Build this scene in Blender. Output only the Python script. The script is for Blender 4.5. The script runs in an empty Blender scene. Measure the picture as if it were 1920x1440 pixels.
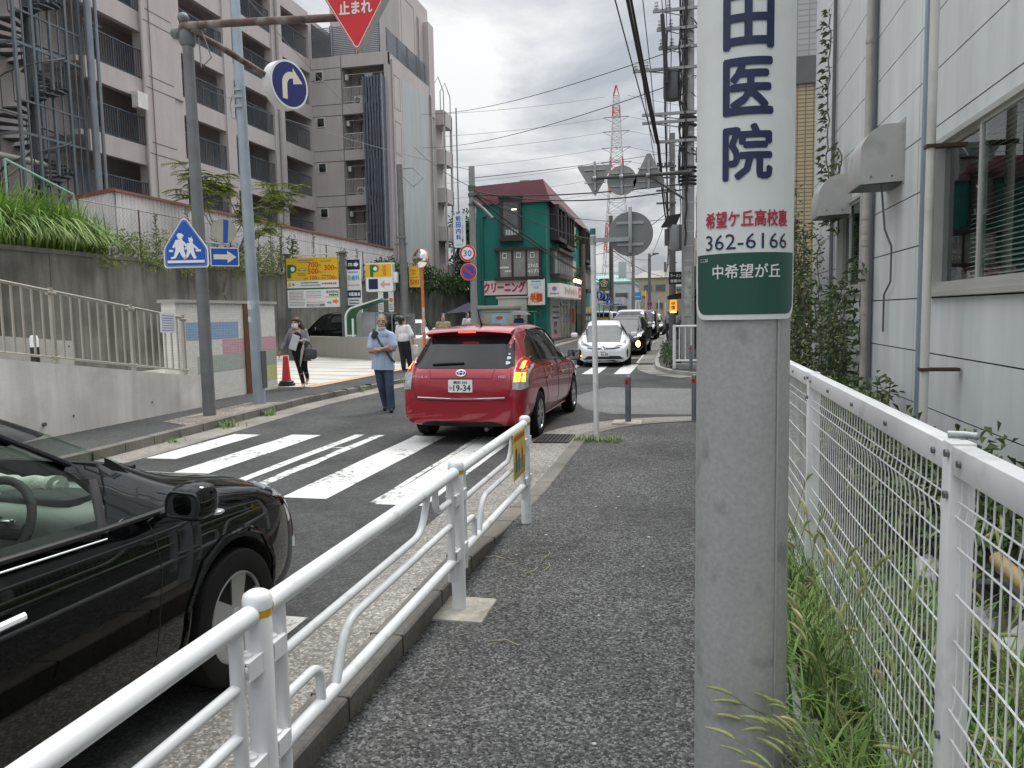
import bpy, bmesh, math, random
from mathutils import Matrix, Vector, Euler
from mathutils.bvhtree import BVHTree
from math import sin, cos, pi, radians
R_ = random.Random(7)
S = bpy.context.scene
COL = S.collection

# ------------------------------------------------------------------ camera
cam_d = bpy.data.cameras.new("camera")
cam = bpy.data.objects.new("camera", cam_d)
COL.objects.link(cam)
S.camera = cam
cam_d.sensor_width = 36
cam_d.lens = 36 * 1442 / 1920
cam_d.clip_start = .05
cam_d.clip_end = 5000
cr = Vector((.97555753, .21892805, -.01892118))
cu = Vector((-.00139788, .09228659, .99573151))
cf = Vector((-.21973973, .97136692, -.09033692))
cm = Matrix((cr, cu, -cf)).transposed().to_4x4()
cm.translation = (0, 0, 1.6)
cam.matrix_world = cm

# ------------------------------------------------------------------ light
S.view_settings.view_transform = 'Standard'
S.view_settings.look = 'None'
S.view_settings.gamma = 1
S.view_settings.exposure = 1.0
SUN_EL, SUN_AZ = radians(60), radians(22)     # azimuth from +Y towards +X: ahead and a little to the right, behind cloud
w = bpy.data.worlds.new("World")
S.world = w
w.use_nodes = True
nt = w.node_tree
nt.nodes.clear()
N, L = nt.nodes.new, nt.links.new
out = N('ShaderNodeOutputWorld')
bg = N('ShaderNodeBackground')
sky = N('ShaderNodeTexSky')
sky.sky_type = 'NISHITA'
sky.sun_disc = False
sky.sun_elevation = SUN_EL
sky.sun_rotation = SUN_AZ
sky.air_density = 1.0
sky.dust_density = 3.0
bg.inputs[1].default_value = .05
L(sky.outputs[0], bg.inputs[0])
tc = N('ShaderNodeTexCoord')
sep = N('ShaderNodeSeparateXYZ')
L(tc.outputs['Generated'], sep.inputs[0])
def mth(op, a, b=None, clamp=False):
    n = N('ShaderNodeMath'); n.operation = op; n.use_clamp = clamp
    for i, x in enumerate((a, b)):
        if x is None: continue
        if isinstance(x, (int, float)): n.inputs[i].default_value = x
        else: L(x, n.inputs[i])
    return n.outputs[0]
zc = mth('MAXIMUM', sep.outputs[2], 0.0)
den = mth('ADD', zc, .22)
cx = mth('DIVIDE', sep.outputs[0], den)
cy = mth('DIVIDE', sep.outputs[1], den)
cmb = N('ShaderNodeCombineXYZ')
L(cx, cmb.inputs[0]); L(cy, cmb.inputs[1]); L(mth('MULTIPLY', zc, 1.2), cmb.inputs[2])
nz = N('ShaderNodeTexNoise')
nz.inputs['Scale'].default_value = 1.5
nz.inputs['Detail'].default_value = 8
nz.inputs['Roughness'].default_value = .58
nz.inputs['Distortion'].default_value = .35
L(cmb.outputs[0], nz.inputs['Vector'])
rp = N('ShaderNodeValToRGB')
rp.color_ramp.elements[0].position = .37
rp.color_ramp.elements[0].color = (.245, .26, .285, 1)
rp.color_ramp.elements[1].position = .63
rp.color_ramp.elements[1].color = (.52, .525, .52, 1)
e = rp.color_ramp.elements.new(.50); e.color = (.36, .375, .39, 1)
L(nz.outputs[0], rp.inputs[0])
# overcast: brighter towards the zenith, greyer blue towards the horizon
mr = N('ShaderNodeMapRange'); mr.inputs[1].default_value = 0; mr.inputs[2].default_value = .30
mr.inputs[3].default_value = .78; mr.inputs[4].default_value = 1.0
L(zc, mr.inputs[0])
mr2 = N('ShaderNodeMapRange'); mr2.inputs[1].default_value = .38; mr2.inputs[2].default_value = 1.0
mr2.inputs[3].default_value = 0; mr2.inputs[4].default_value = 2.7
L(zc, mr2.inputs[0])
bg2 = N('ShaderNodeBackground')
L(rp.outputs[0], bg2.inputs[0])
L(mth('ADD', mr.outputs[0], mr2.outputs[0]), bg2.inputs[1])
mx = N('ShaderNodeMixShader')
mx.inputs[0].default_value = .90
L(bg.outputs[0], mx.inputs[1]); L(bg2.outputs[0], mx.inputs[2])
L(mx.outputs[0], out.inputs[0])

sl = bpy.data.lights.new("sun", 'SUN')
sl.energy = 1.0
sl.angle = radians(16)
sl.color = (1, .96, .9)
so = bpy.data.objects.new("sun", sl)
COL.objects.link(so)
sd = Vector((sin(SUN_AZ) * cos(SUN_EL), cos(SUN_AZ) * cos(SUN_EL), sin(SUN_EL)))
so.rotation_euler = (-sd).to_track_quat('-Z', 'Y').to_euler()

# ------------------------------------------------------------------ materials
MATS = {}
def P(name, col, r=.6, met=0, var=.12, vs=2.5, fv=0, fs=60, bump=0, bs=90, streak=0, coat=0, spec=.5, emit=0, dirt=0, ds=1.2, dcol=(.05, .05, .045), dt=(.52, .68)):
    if name in MATS: return MATS[name]
    m = bpy.data.materials.new(name); m.use_nodes = True
    t = m.node_tree; b = t.nodes['Principled BSDF']; n = t.nodes.new; l = t.links.new
    b.inputs['Roughness'].default_value = r
    b.inputs['Metallic'].default_value = met
    b.inputs['Specular IOR Level'].default_value = spec
    b.inputs['Coat Weight'].default_value = coat
    b.inputs['Coat Roughness'].default_value = .03
    c4 = (*col, 1)
    b.inputs['Base Color'].default_value = c4
    m.diffuse_color = c4
    tx = n('ShaderNodeTexCoord')
    cur = None
    def mul(val_socket, a, bb, lo=.3, hi=.7):
        nonlocal cur
        q = n('ShaderNodeMapRange'); q.inputs[1].default_value = lo; q.inputs[2].default_value = hi
        q.inputs[3].default_value = a; q.inputs[4].default_value = bb
        l(val_socket, q.inputs[0])
        if cur is None: cur = q.outputs[0]
        else:
            k = n('ShaderNodeMath'); k.operation = 'MULTIPLY'; l(cur, k.inputs[0]); l(q.outputs[0], k.inputs[1]); cur = k.outputs[0]
    def noise(sc, det=4, stretch=None):
        z = n('ShaderNodeTexNoise'); z.inputs['Scale'].default_value = sc; z.inputs['Detail'].default_value = det
        if stretch:
            mp = n('ShaderNodeMapping'); mp.inputs['Scale'].default_value = stretch
            l(tx.outputs['Object'], mp.inputs['Vector']); l(mp.outputs[0], z.inputs['Vector'])
        else: l(tx.outputs['Object'], z.inputs['Vector'])
        return z.outputs[0]
    if var: mul(noise(vs), 1 - var, 1 + var)
    if fv: mul(noise(fs, 3), 1 - fv, 1 + fv)
    if streak: mul(noise(3.2, 5, (1, 1, .09)), 1 - streak, 1 + streak * .6)
    src = None
    if cur is not None:
        h = n('ShaderNodeHueSaturation'); h.inputs['Color'].default_value = c4
        l(cur, h.inputs['Value']); src = h.outputs[0]
    if dirt:
        q = n('ShaderNodeMapRange'); q.inputs[1].default_value = dt[0]; q.inputs[2].default_value = dt[1]
        q.inputs[3].default_value = 0; q.inputs[4].default_value = dirt
        l(noise(ds, 7), q.inputs[0])
        x = n('ShaderNodeMix'); x.data_type = 'RGBA'
        l(q.outputs[0], x.inputs[0]); x.inputs[7].default_value = (*dcol, 1)
        if src: l(src, x.inputs[6])
        else: x.inputs[6].default_value = c4
        src = x.outputs[2]
    if src: l(src, b.inputs['Base Color'])
    if bump:
        bp = n('ShaderNodeBump'); bp.inputs['Strength'].default_value = bump; bp.inputs['Distance'].default_value = .01
        l(noise(bs, 4), bp.inputs['Height']); l(bp.outputs[0], b.inputs['Normal'])
    if emit:
        b.inputs['Emission Color'].default_value = c4; b.inputs['Emission Strength'].default_value = emit
    MATS[name] = m
    return m

def stone(name, lo, hi, cell, big=.25, bump=.5, tint=(1, 1, 1), br=.9, patch=.0):
    """speckled aggregate surface (asphalt, washed concrete)"""
    m = bpy.data.materials.new(name); m.use_nodes = True
    t = m.node_tree; b = t.nodes['Principled BSDF']; n = t.nodes.new; l = t.links.new
    b.inputs['Roughness'].default_value = br
    b.inputs['Specular IOR Level'].default_value = .3
    tx = n('ShaderNodeTexCoord')
    v = n('ShaderNodeTexVoronoi'); v.inputs['Scale'].default_value = 1 / cell; v.inputs['Randomness'].default_value = 1
    l(tx.outputs['Object'], v.inputs['Vector'])
    sp = n('ShaderNodeSeparateColor'); l(v.outputs['Color'], sp.inputs[0])
    rp = n('ShaderNodeValToRGB')
    rp.color_ramp.elements[0].position = 0; rp.color_ramp.elements[0].color = (*[lo * x for x in tint], 1)
    rp.color_ramp.elements[1].position = 1; rp.color_ramp.elements[1].color = (*[hi * x for x in tint], 1)
    e = rp.color_ramp.elements.new(.7); mid = lo + (hi - lo) * .42; e.color = (*[mid * x for x in tint], 1)
    l(sp.outputs[0], rp.inputs[0])
    z = n('ShaderNodeTexNoise'); z.inputs['Scale'].default_value = .9; z.inputs['Detail'].default_value = 6
    l(tx.outputs['Object'], z.inputs['Vector'])
    z2 = n('ShaderNodeTexNoise'); z2.inputs['Scale'].default_value = 9; z2.inputs['Detail'].default_value = 4
    l(tx.outputs['Object'], z2.inputs['Vector'])
    q = n('ShaderNodeMapRange'); q.inputs[1].default_value = .3; q.inputs[2].default_value = .7; q.inputs[3].default_value = 1 - big; q.inputs[4].default_value = 1 + big
    l(z.outputs[0], q.inputs[0])
    q2 = n('ShaderNodeMapRange'); q2.inputs[1].default_value = .3; q2.inputs[2].default_value = .7; q2.inputs[3].default_value = 1 - big * .6; q2.inputs[4].default_value = 1 + big * .6
    l(z2.outputs[0], q2.inputs[0])
    k = n('ShaderNodeMath'); k.operation = 'MULTIPLY'; l(q.outputs[0], k.inputs[0]); l(q2.outputs[0], k.inputs[1])
    h = n('ShaderNodeHueSaturation'); l(rp.outputs[0], h.inputs['Color']); l(k.outputs[0], h.inputs['Value'])
    l(h.outputs[0], b.inputs['Base Color'])
    bp = n('ShaderNodeBump'); bp.inputs['Strength'].default_value = bump; bp.inputs['Distance'].default_value = .006
    iv = n('ShaderNodeMath'); iv.operation = 'SUBTRACT'; iv.inputs[0].default_value = 1; l(v.outputs['Distance'], iv.inputs[1])
    l(iv.outputs[0], bp.inputs['Height']); l(bp.outputs[0], b.inputs['Normal'])
    return m

def worn_paint(name, col, under, wear=.58, sc=14):
    """road paint worn through to the asphalt in places"""
    m = bpy.data.materials.new(name); m.use_nodes = True
    t = m.node_tree; b = t.nodes['Principled BSDF']; n = t.nodes.new; l = t.links.new
    b.inputs['Roughness'].default_value = .75
    tx = n('ShaderNodeTexCoord')
    z = n('ShaderNodeTexNoise'); z.inputs['Scale'].default_value = sc; z.inputs['Detail'].default_value = 9; z.inputs['Roughness'].default_value = .7
    l(tx.outputs['Object'], z.inputs['Vector'])
    z1 = n('ShaderNodeTexNoise'); z1.inputs['Scale'].default_value = 1.1; z1.inputs['Detail'].default_value = 3
    l(tx.outputs['Object'], z1.inputs['Vector'])
    ad = n('ShaderNodeMath'); ad.operation = 'MULTIPLY_ADD'; l(z1.outputs[0], ad.inputs[0]); ad.inputs[1].default_value = .5; l(z.outputs[0], ad.inputs[2])
    q = n('ShaderNodeMapRange'); q.inputs[1].default_value = wear + .25; q.inputs[2].default_value = wear + .31
    q.inputs[3].default_value = 0; q.inputs[4].default_value = .85
    l(ad.outputs[0], q.inputs[0])
    g = n('ShaderNodeTexNoise'); g.inputs['Scale'].default_value = 3; g.inputs['Detail'].default_value = 6
    l(tx.outputs['Object'], g.inputs['Vector'])
    rp = n('ShaderNodeMix'); rp.data_type = 'RGBA'; l(g.outputs[0], rp.inputs[0])
    rp.inputs[6].default_value = (*[c * .8 for c in col], 1); rp.inputs[7].default_value = (*[min(1, c * 1.12) for c in col], 1)
    x = n('ShaderNodeMix'); x.data_type = 'RGBA'; l(q.outputs[0], x.inputs[0]); l(rp.outputs[2], x.inputs[6]); x.inputs[7].default_value = (*under, 1)
    l(x.outputs[2], b.inputs['Base Color'])
    return m

def tint_glass(name, tint, refl=1.5):
    m = bpy.data.materials.new(name); m.use_nodes = True
    t = m.node_tree; t.nodes.clear(); n = t.nodes.new; l = t.links.new
    o = n('ShaderNodeOutputMaterial'); mx = n('ShaderNodeMixShader'); fr = n('ShaderNodeFresnel'); fr.inputs[0].default_value = refl
    tr = n('ShaderNodeBsdfTransparent'); tr.inputs[0].default_value = (*tint, 1)
    gl = n('ShaderNodeBsdfGlossy'); gl.inputs['Roughness'].default_value = .01
    ge = n('ShaderNodeNewGeometry'); iv = n('ShaderNodeMath'); iv.operation = 'SUBTRACT'; iv.inputs[0].default_value = 1; l(ge.outputs['Backfacing'], iv.inputs[1])
    k = n('ShaderNodeMath'); k.operation = 'MULTIPLY'; l(fr.outputs[0], k.inputs[0]); l(iv.outputs[0], k.inputs[1])
    l(k.outputs[0], mx.inputs[0]); l(tr.outputs[0], mx.inputs[1]); l(gl.outputs[0], mx.inputs[2]); l(mx.outputs[0], o.inputs[0])
    return m

# ------------------------------------------------------------------ mesh builder
_tx = {}
def text_geo(body):
    key = body
    if key not in _tx:
        c = bpy.data.curves.new('t', 'FONT'); c.body = body; c.resolution_u = 2
        o = bpy.data.objects.new('t', c); COL.objects.link(o)
        bpy.context.view_layer.update()
        me = o.evaluated_get(bpy.context.evaluated_depsgraph_get()).to_mesh()
        vs = [v.co.copy() for v in me.vertices]; fs = [list(p.vertices) for p in me.polygons]
        bpy.data.objects.remove(o); bpy.data.curves.remove(c)
        _tx[key] = (vs, fs)
    return _tx[key]

class MB:
    def __init__(s): s.v = []; s.f = []; s.mi = []; s.sm = []; s.k = 0
    def m(s, k): s.k = k; return s
    def raw(s, vs, fs, sm=False):
        b = len(s.v)
        s.v += [tuple(v) for v in vs]
        for f in fs: s.f.append([b + i for i in f]); s.mi.append(s.k); s.sm.append(sm)
        return s
    def box(s, x0, x1, y0, y1, z0, z1):
        v = [(x, y, z) for z in (z0, z1) for y in (y0, y1) for x in (x0, x1)]
        return s.raw(v, [(0, 2, 3, 1), (4, 5, 7, 6), (0, 1, 5, 4), (2, 6, 7, 3), (0, 4, 6, 2), (1, 3, 7, 5)])
    def bbox(s, x0, x1, y0, y1, z0, z1, b=.01):
        """bevelled box"""
        bm = bmesh.new(); bmesh.ops.create_cube(bm, size=1)
        for v in bm.verts: v.co = Vector(((x0 + x1) / 2 + v.co.x * (x1 - x0), (y0 + y1) / 2 + v.co.y * (y1 - y0), (z0 + z1) / 2 + v.co.z * (z1 - z0)))
        bmesh.ops.bevel(bm, geom=bm.edges[:], offset=b, segments=2, profile=.5, affect='EDGES')
        return s.bm(bm)
    def bm(s, bm, sm=True):
        bm.verts.index_update()
        s.raw([v.co for v in bm.verts], [[v.index for v in f.verts] for f in bm.faces], sm); bm.free(); return s
    def tube(s, pts, r, n=8, r1=None, closed=False, flat=1.0):
        pts = [Vector(p) for p in pts]; k = len(pts)
        vs = []; up = None
        for i, p in enumerate(pts):
            if closed: d = pts[(i + 1) % k] - pts[i - 1]
            else: d = pts[min(i + 1, k - 1)] - pts[max(i - 1, 0)]
            d.normalize()
            if up is None: up = Vector((0, 0, 1)) if abs(d.z) < .9 else Vector((1, 0, 0))
            a = d.cross(up)
            if a.length < 1e-5: a = d.cross(Vector((1, 0, 0)))
            a.normalize(); c = a.cross(d).normalized(); up = c
            if isinstance(r, (list, tuple)): rr = r[i]
            else: rr = r if r1 is None else r + (r1 - r) * i / (k - 1)
            for j in range(n):
                t = 2 * pi * (j + .5) / n
                vs.append(p + a * (rr * cos(t)) + c * (rr * flat * sin(t)))
        fs = []
        for i in range(k if closed else k - 1):
            for j in range(n):
                i2 = (i + 1) % k
                fs.append((i * n + j, i * n + (j + 1) % n, i2 * n + (j + 1) % n, i2 * n + j))
        s.raw(vs, fs, n > 4)
        if not closed:
            s.raw(vs[:n], [list(range(n))[::-1]]); s.raw(vs[-n:], [list(range(n))])
        return s
    def cyl(s, p0, p1, r, r1=None, n=12): return s.tube([p0, p1], r, n, r1)
    def prism(s, poly, a, b, ax='y'):
        f = {'x': lambda u, v, t: (t, u, v), 'y': lambda u, v, t: (u, t, v), 'z': lambda u, v, t: (u, v, t)}[ax]
        k = len(poly)
        vs = [f(u, v, a) for u, v in poly] + [f(u, v, b) for u, v in poly]
        fs = [list(range(k)), list(range(k, 2 * k))[::-1]] + [(i, i + k, (i + 1) % k + k, (i + 1) % k) for i in range(k)]
        return s.raw(vs, fs)
    def lathe(s, prof, c=(0, 0, 0), n=20, ax='z', sm=True, caps=True):
        vs = []; k = len(prof)
        for r, h in prof:
            for j in range(n):
                t = 2 * pi * j / n; a, b = r * cos(t), r * sin(t)
                vs.append({'z': (c[0] + a, c[1] + b, c[2] + h), 'x': (c[0] + h, c[1] + a, c[2] + b), 'y': (c[0] + a, c[1] + h, c[2] + b)}[ax])
        fs = [(i * n + j, i * n + (j + 1) % n, (i + 1) * n + (j + 1) % n, (i + 1) * n + j) for i in range(k - 1) for j in range(n)]
        s.raw(vs, fs, sm)
        if caps and prof[0][0] > 1e-4: s.raw(vs[:n], [list(range(n))[::-1]])
        if caps and prof[-1][0] > 1e-4: s.raw(vs[-n:], [list(range(n))])
        return s
    def ell(s, c, r, M=None, n=14):
        bm = bmesh.new(); bmesh.ops.create_uvsphere(bm, u_segments=n, v_segments=max(6, n * 2 // 3), radius=1)
        M = M or Matrix()
        for v in bm.verts: v.co = Vector(c) + (M.to_3x3() @ Vector((v.co.x * r[0], v.co.y * r[1], v.co.z * r[2])))
        return s.bm(bm)
    def sup(s, c, r, e=.45, n=16, M=None):
        """superellipsoid: rounded box"""
        bm = bmesh.new(); bmesh.ops.create_uvsphere(bm, u_segments=n, v_segments=n * 3 // 4, radius=1)
        g = lambda t: math.copysign(abs(t) ** e, t)
        for v in bm.verts:
            q = v.co.normalized(); th = math.atan2(q.y, q.x); ph = math.asin(max(-1, min(1, q.z)))
            q = Vector((g(cos(ph)) * g(cos(th)) * r[0], g(cos(ph)) * g(sin(th)) * r[1], g(sin(ph)) * r[2]))
            v.co = Vector(c) + (M.to_3x3() @ q if M else q)
        return s.bm(bm)
    def text(s, body, M, w=None, h=None, bold=.0, lift=0.0):
        """flat lettering fitted into a w x h box centred on M's origin, in M's XY plane"""
        vs, fs = text_geo(body)
        x0, x1 = min(v.x for v in vs), max(v.x for v in vs); y0, y1 = min(v.y for v in vs), max(v.y for v in vs)
        sx = w / (x1 - x0) if w else None; sy = h / (y1 - y0) if h else None
        sx = sx or sy; sy = sy or sx
        # heavier lettering: the strokes laid over each other, each copy a hair above the last
        for i, (ox, oy) in enumerate([(0, 0)] + ([(bold * cos(a), bold * sin(a)) for a in [pi / 4 + k * pi / 3 for k in range(6)]] if bold else [])):
            s.raw([M @ Vector(((v.x - (x0 + x1) / 2 + ox) * sx, (v.y - (y0 + y1) / 2 + oy) * sy, lift + i * .00025)) for v in vs], fs)
        return s
    def poly(s, pts, M, lift=0.0):
        return s.raw([M @ Vector((p[0], p[1], lift)) for p in pts], [list(range(len(pts)))])
    def rect(s, x0, x1, y0, y1, M, lift=0.0): return s.poly([(x0, y0), (x1, y0), (x1, y1), (x0, y1)], M, lift)
    def slab(s, pts, M, t):
        """2-D outline in M's XY plane, from z=-t to 0"""
        k = len(pts)
        vs = [M @ Vector((p[0], p[1], 0)) for p in pts] + [M @ Vector((p[0], p[1], -t)) for p in pts]
        return s.raw(vs, [list(range(k)), list(range(k, 2 * k))[::-1]] + [(i, i + k, (i + 1) % k + k, (i + 1) % k) for i in range(k)])
    def xf(s, M):
        s.v = [tuple(M @ Vector(v)) for v in s.v]; return s
    def mesh(s, name, mats, off=None):
        me = bpy.data.meshes.new(name)
        vs = s.v if off is None else [tuple(off @ Vector(v)) for v in s.v]
        me.from_pydata(vs, [], s.f)
        for m in (mats if isinstance(mats, (list, tuple)) else [mats]): me.materials.append(m)
        me.polygons.foreach_set('material_index', s.mi)
        me.polygons.foreach_set('use_smooth', s.sm)
        if any(s.sm): me.set_sharp_from_angle(angle=radians(40))
        me.update()
        return me
    def build(s, name, mats, parent=None, label=None):
        """link as ONE object; world-space vertices are put into the parent's space"""
        off = WM[parent.name].inverted() if parent is not None else None
        o = bpy.data.objects.new(name, s.mesh(name, mats, off)); COL.objects.link(o)
        if parent is not None:
            o.parent = parent; WM[o.name] = WM[parent.name]
        if label: o['label'] = label
        return o
    def solo(s, name, mats, label, cat, loc=(0, 0, 0), group=None, kind=None):
        """a thing that is one mesh, with its origin at loc"""
        o = bpy.data.objects.new(name, s.mesh(name, mats, Matrix.Translation(loc).inverted())); COL.objects.link(o)
        o.location = loc; WM[o.name] = Matrix.Translation(loc)
        if kind: o['kind'] = kind
        if label: o['label'] = label
        if cat: o['category'] = cat
        if group: o['group'] = group
        return o
WM = {}
def thing(name, label, cat, loc=(0, 0, 0), rz=0, group=None):
    o = bpy.data.objects.new(name, None); COL.objects.link(o)
    o.empty_display_size = .2
    o.location = loc; o.rotation_euler = (0, 0, rz)
    WM[o.name] = Matrix.Translation(loc) @ Matrix.Rotation(rz, 4, 'Z')
    o['label'] = label; o['category'] = cat
    if group: o['group'] = group
    return o
def structure(mb, name, mats): return mb.solo(name, mats, None, None, kind='structure')
def copy_tree(o, parent=None):
    c = o.copy(); COL.objects.link(c)
    if parent is not None: c.parent = parent
    for ch in o.children: copy_tree(ch, c)
    return c
def frame(o, right, up=(0, 0, 1)):
    r = Vector(right).normalized(); u = Vector(up).normalized(); n = r.cross(u).normalized(); u = n.cross(r)
    M = Matrix((r, u, n)).transposed().to_4x4(); M.translation = o
    return M
def circ(r, n=32, c=(0, 0), a0=0, a1=2 * pi):
    full = abs(a1 - a0 - 2 * pi) < 1e-6
    return [(c[0] + r * cos(a0 + (a1 - a0) * i / (n if full else n - 1)), c[1] + r * sin(a0 + (a1 - a0) * i / (n if full else n - 1))) for i in range(n)]
def rrect(x0, x1, y0, y1, r, n=6):
    p = []
    for cx_, cy_, a in ((x1 - r, y1 - r, 0), (x0 + r, y1 - r, pi / 2), (x0 + r, y0 + r, pi), (x1 - r, y0 + r, 3 * pi / 2)):
        p += circ(r, n, (cx_, cy_), a, a + pi / 2)
    return p
def rpoly(pts, r, n=5):
    """polygon with rounded corners"""
    out = []; k = len(pts)
    for i in range(k):
        p = Vector(pts[i]); a = Vector(pts[i - 1]) - p; b = Vector(pts[(i + 1) % k]) - p
        t = min(r, a.length * .45, b.length * .45)
        A = p + a.normalized() * t; B = p + b.normalized() * t
        for j in range(n):
            u = j / (n - 1); out.append(tuple((1 - u) ** 2 * A + 2 * u * (1 - u) * p + u * u * B))
    return out
def scribble(mb, x0, x1, y, h, M, lift, n=None):
    """a line of print too small to read: short strokes"""
    x = x0
    while x < x1:
        ww = R_.uniform(.5, 1.1) * h
        mb.rect(x, min(x + ww * .8, x1), y - h * R_.uniform(.3, .5), y + h * R_.uniform(.3, .5), M, lift); x += ww
def catenary(a, b, sag, n=18):
    a, b = Vector(a), Vector(b)
    return [a.lerp(b, i / n) - Vector((0, 0, sag * 4 * (i / n) * (1 - i / n))) for i in range(n + 1)]

WHITE = P('white_coated_steel', (.73, .74, .75), .34, var=.06, vs=6, dirt=.55, ds=7, dcol=(.40, .38, .34), dt=(.60, .70))
GALV = P('galvanised_steel', (.36, .38, .39), .45, .55, var=.15, vs=12)
DGREY = P('dark_grey_metal', (.11, .115, .12), .5, .2)
BLACK = P('black_plastic', (.012, .012, .013), .4, var=0)
RUBBER = P('tyre_rubber', (.009, .009, .009), .85, var=.1, spec=.2)
SIGNW = P('sign_white', (.78, .79, .78), .35, var=.04)
SIGNB = P('sign_blue', (.012, .085, .42), .35, var=.06)
SIGNR = P('sign_red', (.62, .022, .028), .35, var=.06)
CONC = P('plain_concrete', (.34, .335, .32), .85, var=.15, vs=2, fv=.08, fs=50, bump=.15, dirt=.25, ds=1.6, dcol=(.2, .195, .18))
CONCP = P('pole_concrete', (.27, .275, .27), .8, var=.12, vs=4, fv=.1, fs=70, streak=.12, bump=.12)
CHROME = P('chrome', (.75, .76, .77), .08, 1, var=0)
NAVY = P('navy_print', (.012, .02, .075), .4, var=0)
YEL = P('sign_yellow', (.78, .47, .02), .4, var=.05)
GREENP = P('sign_green', (.01, .16, .075), .4, var=.06)
# ------------------------------------------------------------------ ground
ASPH = stone('road_asphalt', .04, .098, .012, .3, .3)
ASPHW = stone('sidewalk_asphalt', .022, .20, .0105, .24, .9, (1, 1, .985))
ASPHL = stone('left_sidewalk_asphalt', .045, .105, .012, .2, .4)
GUT = stone('gutter_concrete', .14, .44, .012, .22, .5, (1, .95, .87))
GUTL = stone('left_gutter_concrete', .17, .34, .01, .25, .4, (1, .93, .82))
KERB = P('kerb_concrete', (.16, .148, .13), .9, var=.25, vs=2.2, fv=.2, fs=45, bump=.3, bs=60, dirt=.5, ds=1.4, dcol=(.07, .065, .055))
ROADP = worn_paint('road_paint', (.62, .62, .60), (.085, .085, .085), .585, 13)
ROADPW = worn_paint('worn_road_paint', (.62, .62, .6), (.08, .08, .08), .52, 11)

RZ = -.12
g = MB(); g.raw([(-900, -60, -.2), (900, -60, -.2), (900, 3000, -.2), (-900, 3000, -.2)], [(0, 1, 2, 3)])
structure(g, 'ground', P('far_ground', (.12, .12, .11), .9))
g = MB()
g.raw([(-60, -12, RZ), (26, -12, RZ), (26, 260, RZ), (-60, 260, RZ)], [(0, 1, 2, 3)])
structure(g, 'road', ASPH)
# newer, paler surface of the side street mouth
g = MB(); z = RZ + .004
g.raw([(-1.75, 13.6, z), (-1.2, 13.0, z), (6, 13.0, z), (6, 17.4, z), (.2, 17.35, z), (-1.75, 17.7, z), (-2.3, 15.6, z)], [(0, 1, 2, 3, 4, 5, 6)])
structure(g, 'side_street', stone('side_street_asphalt', .11, .24, .012, .12, .3))

def zsw(y):   # near sidewalk dips towards the crossing
    if y < 5.3: return 0.0
    if y > 7.2: return -.1
    t = (y - 5.3) / 1.9
    return -.1 * (3 * t * t - 2 * t ** 3)
def arc(c, r, a0, a1, n): return [(c[0] + r * cos(a0 + (a1 - a0) * i / n), c[1] + r * sin(a0 + (a1 - a0) * i / n)) for i in range(n + 1)]
# outer kerb line of the near sidewalk: straight, then rounding into the side street
ys = [-3 + .3 * i for i in range(44)]
inner = [(-1.30, y) for y in ys if y < 10.2] + arc((.6, 10.2), 1.9, pi, pi * .62, 8)[0:] + [(.7, 12.35), (2, 12.5), (6, 12.6)]
outer = [(-1.46, y) for y in ys if y < 10.2] + arc((.6, 10.2), 2.06, pi, pi * .62, 8)[0:] + [(.7, 12.5), (2, 12.65), (6, 12.75)]
gut = [(-2.07, y) for y in ys if y < 9.4] + [(-2.07, 10.2)] * (len([y for y in ys if 9.4 <= y < 10.2])) + arc((.6, 10.2), 2.67, pi, pi * .62, 8) + [(.7, 12.95), (2, 13.05), (6, 13.1)]
sw = MB()
vs = []; fs = []
for i, (x, y) in enumerate(inner):
    vs += [(x, y, zsw(y)), (max(.42, x + .3), y, zsw(y))]
for i in range(len(inner) - 1): fs.append((2 * i, 2 * i + 1, 2 * i + 3, 2 * i + 2))
sw.raw(vs, fs)
structure(sw, 'sidewalk', ASPHW)
# kerb: stands above the sidewalk behind the guardrail, then drops flush
def zk(y):
    if y < 4.5: return .10
    if y > 5.6: return zsw(y) + .012
    t = (y - 4.5) / 1.1
    return .10 + (zsw(5.6) + .012 - .10) * (3 * t * t - 2 * t ** 3)
kb = MB()
vs = []; fs = []
for (xi, yi), (xo, yo) in zip(inner, outer):
    h = zk(yi)
    vs += [(xi, yi, zsw(yi) - .05), (xi, yi, h - .008), (xi - (xi - xo) * .06, yi, h), (xi + (xo - xi) * .94, yi + (yo - yi) * .94, h), (xo, yo, h - .01), (xo, yo, RZ - .02)]
for i in range(len(inner) - 1):
    for j in range(5): fs.append((6 * i + j, 6 * i + j + 1, 6 * i + j + 7, 6 * i + j + 6))
kb.raw(vs, fs)
kb.m(1)
for k in range(18):
    y = -2.7 + .6 * k
    if y < 10: kb.box(-1.4625, -1.2975, y, y + .008, zk(y) - .11, zk(y) + .0015)
structure(kb, 'kerb', [KERB, P('joint_dark', (.04, .037, .03), .9)])
gm = MB(); vs = []; fs = []
for (xo, yo), (xg, yg) in zip(outer, gut):
    vs += [(xo, yo, RZ + .012), (xg, yg, RZ + .004)]
for i in range(len(outer) - 1): fs.append((2 * i, 2 * i + 1, 2 * i + 3, 2 * i + 2))
gm.raw(vs, fs)
structure(gm, 'gutter', GUT)
# soil strip by the mesh fence and behind it
SOIL = P('dry_soil', (.085, .07, .05), .95, var=.35, vs=5, fv=.3, fs=40, bump=.6, bs=30)
g = MB()
g.box(.42, .50, -3, 12.2, -.2, .025)
structure(g, 'edging', CONC)
g = MB(); g.raw([(.5, -3, .0), (7, -3, .0), (7, 12.2, -.05), (.5, 12.2, -.05)], [(0, 1, 2, 3)])
structure(g, 'soil', SOIL)

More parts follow.
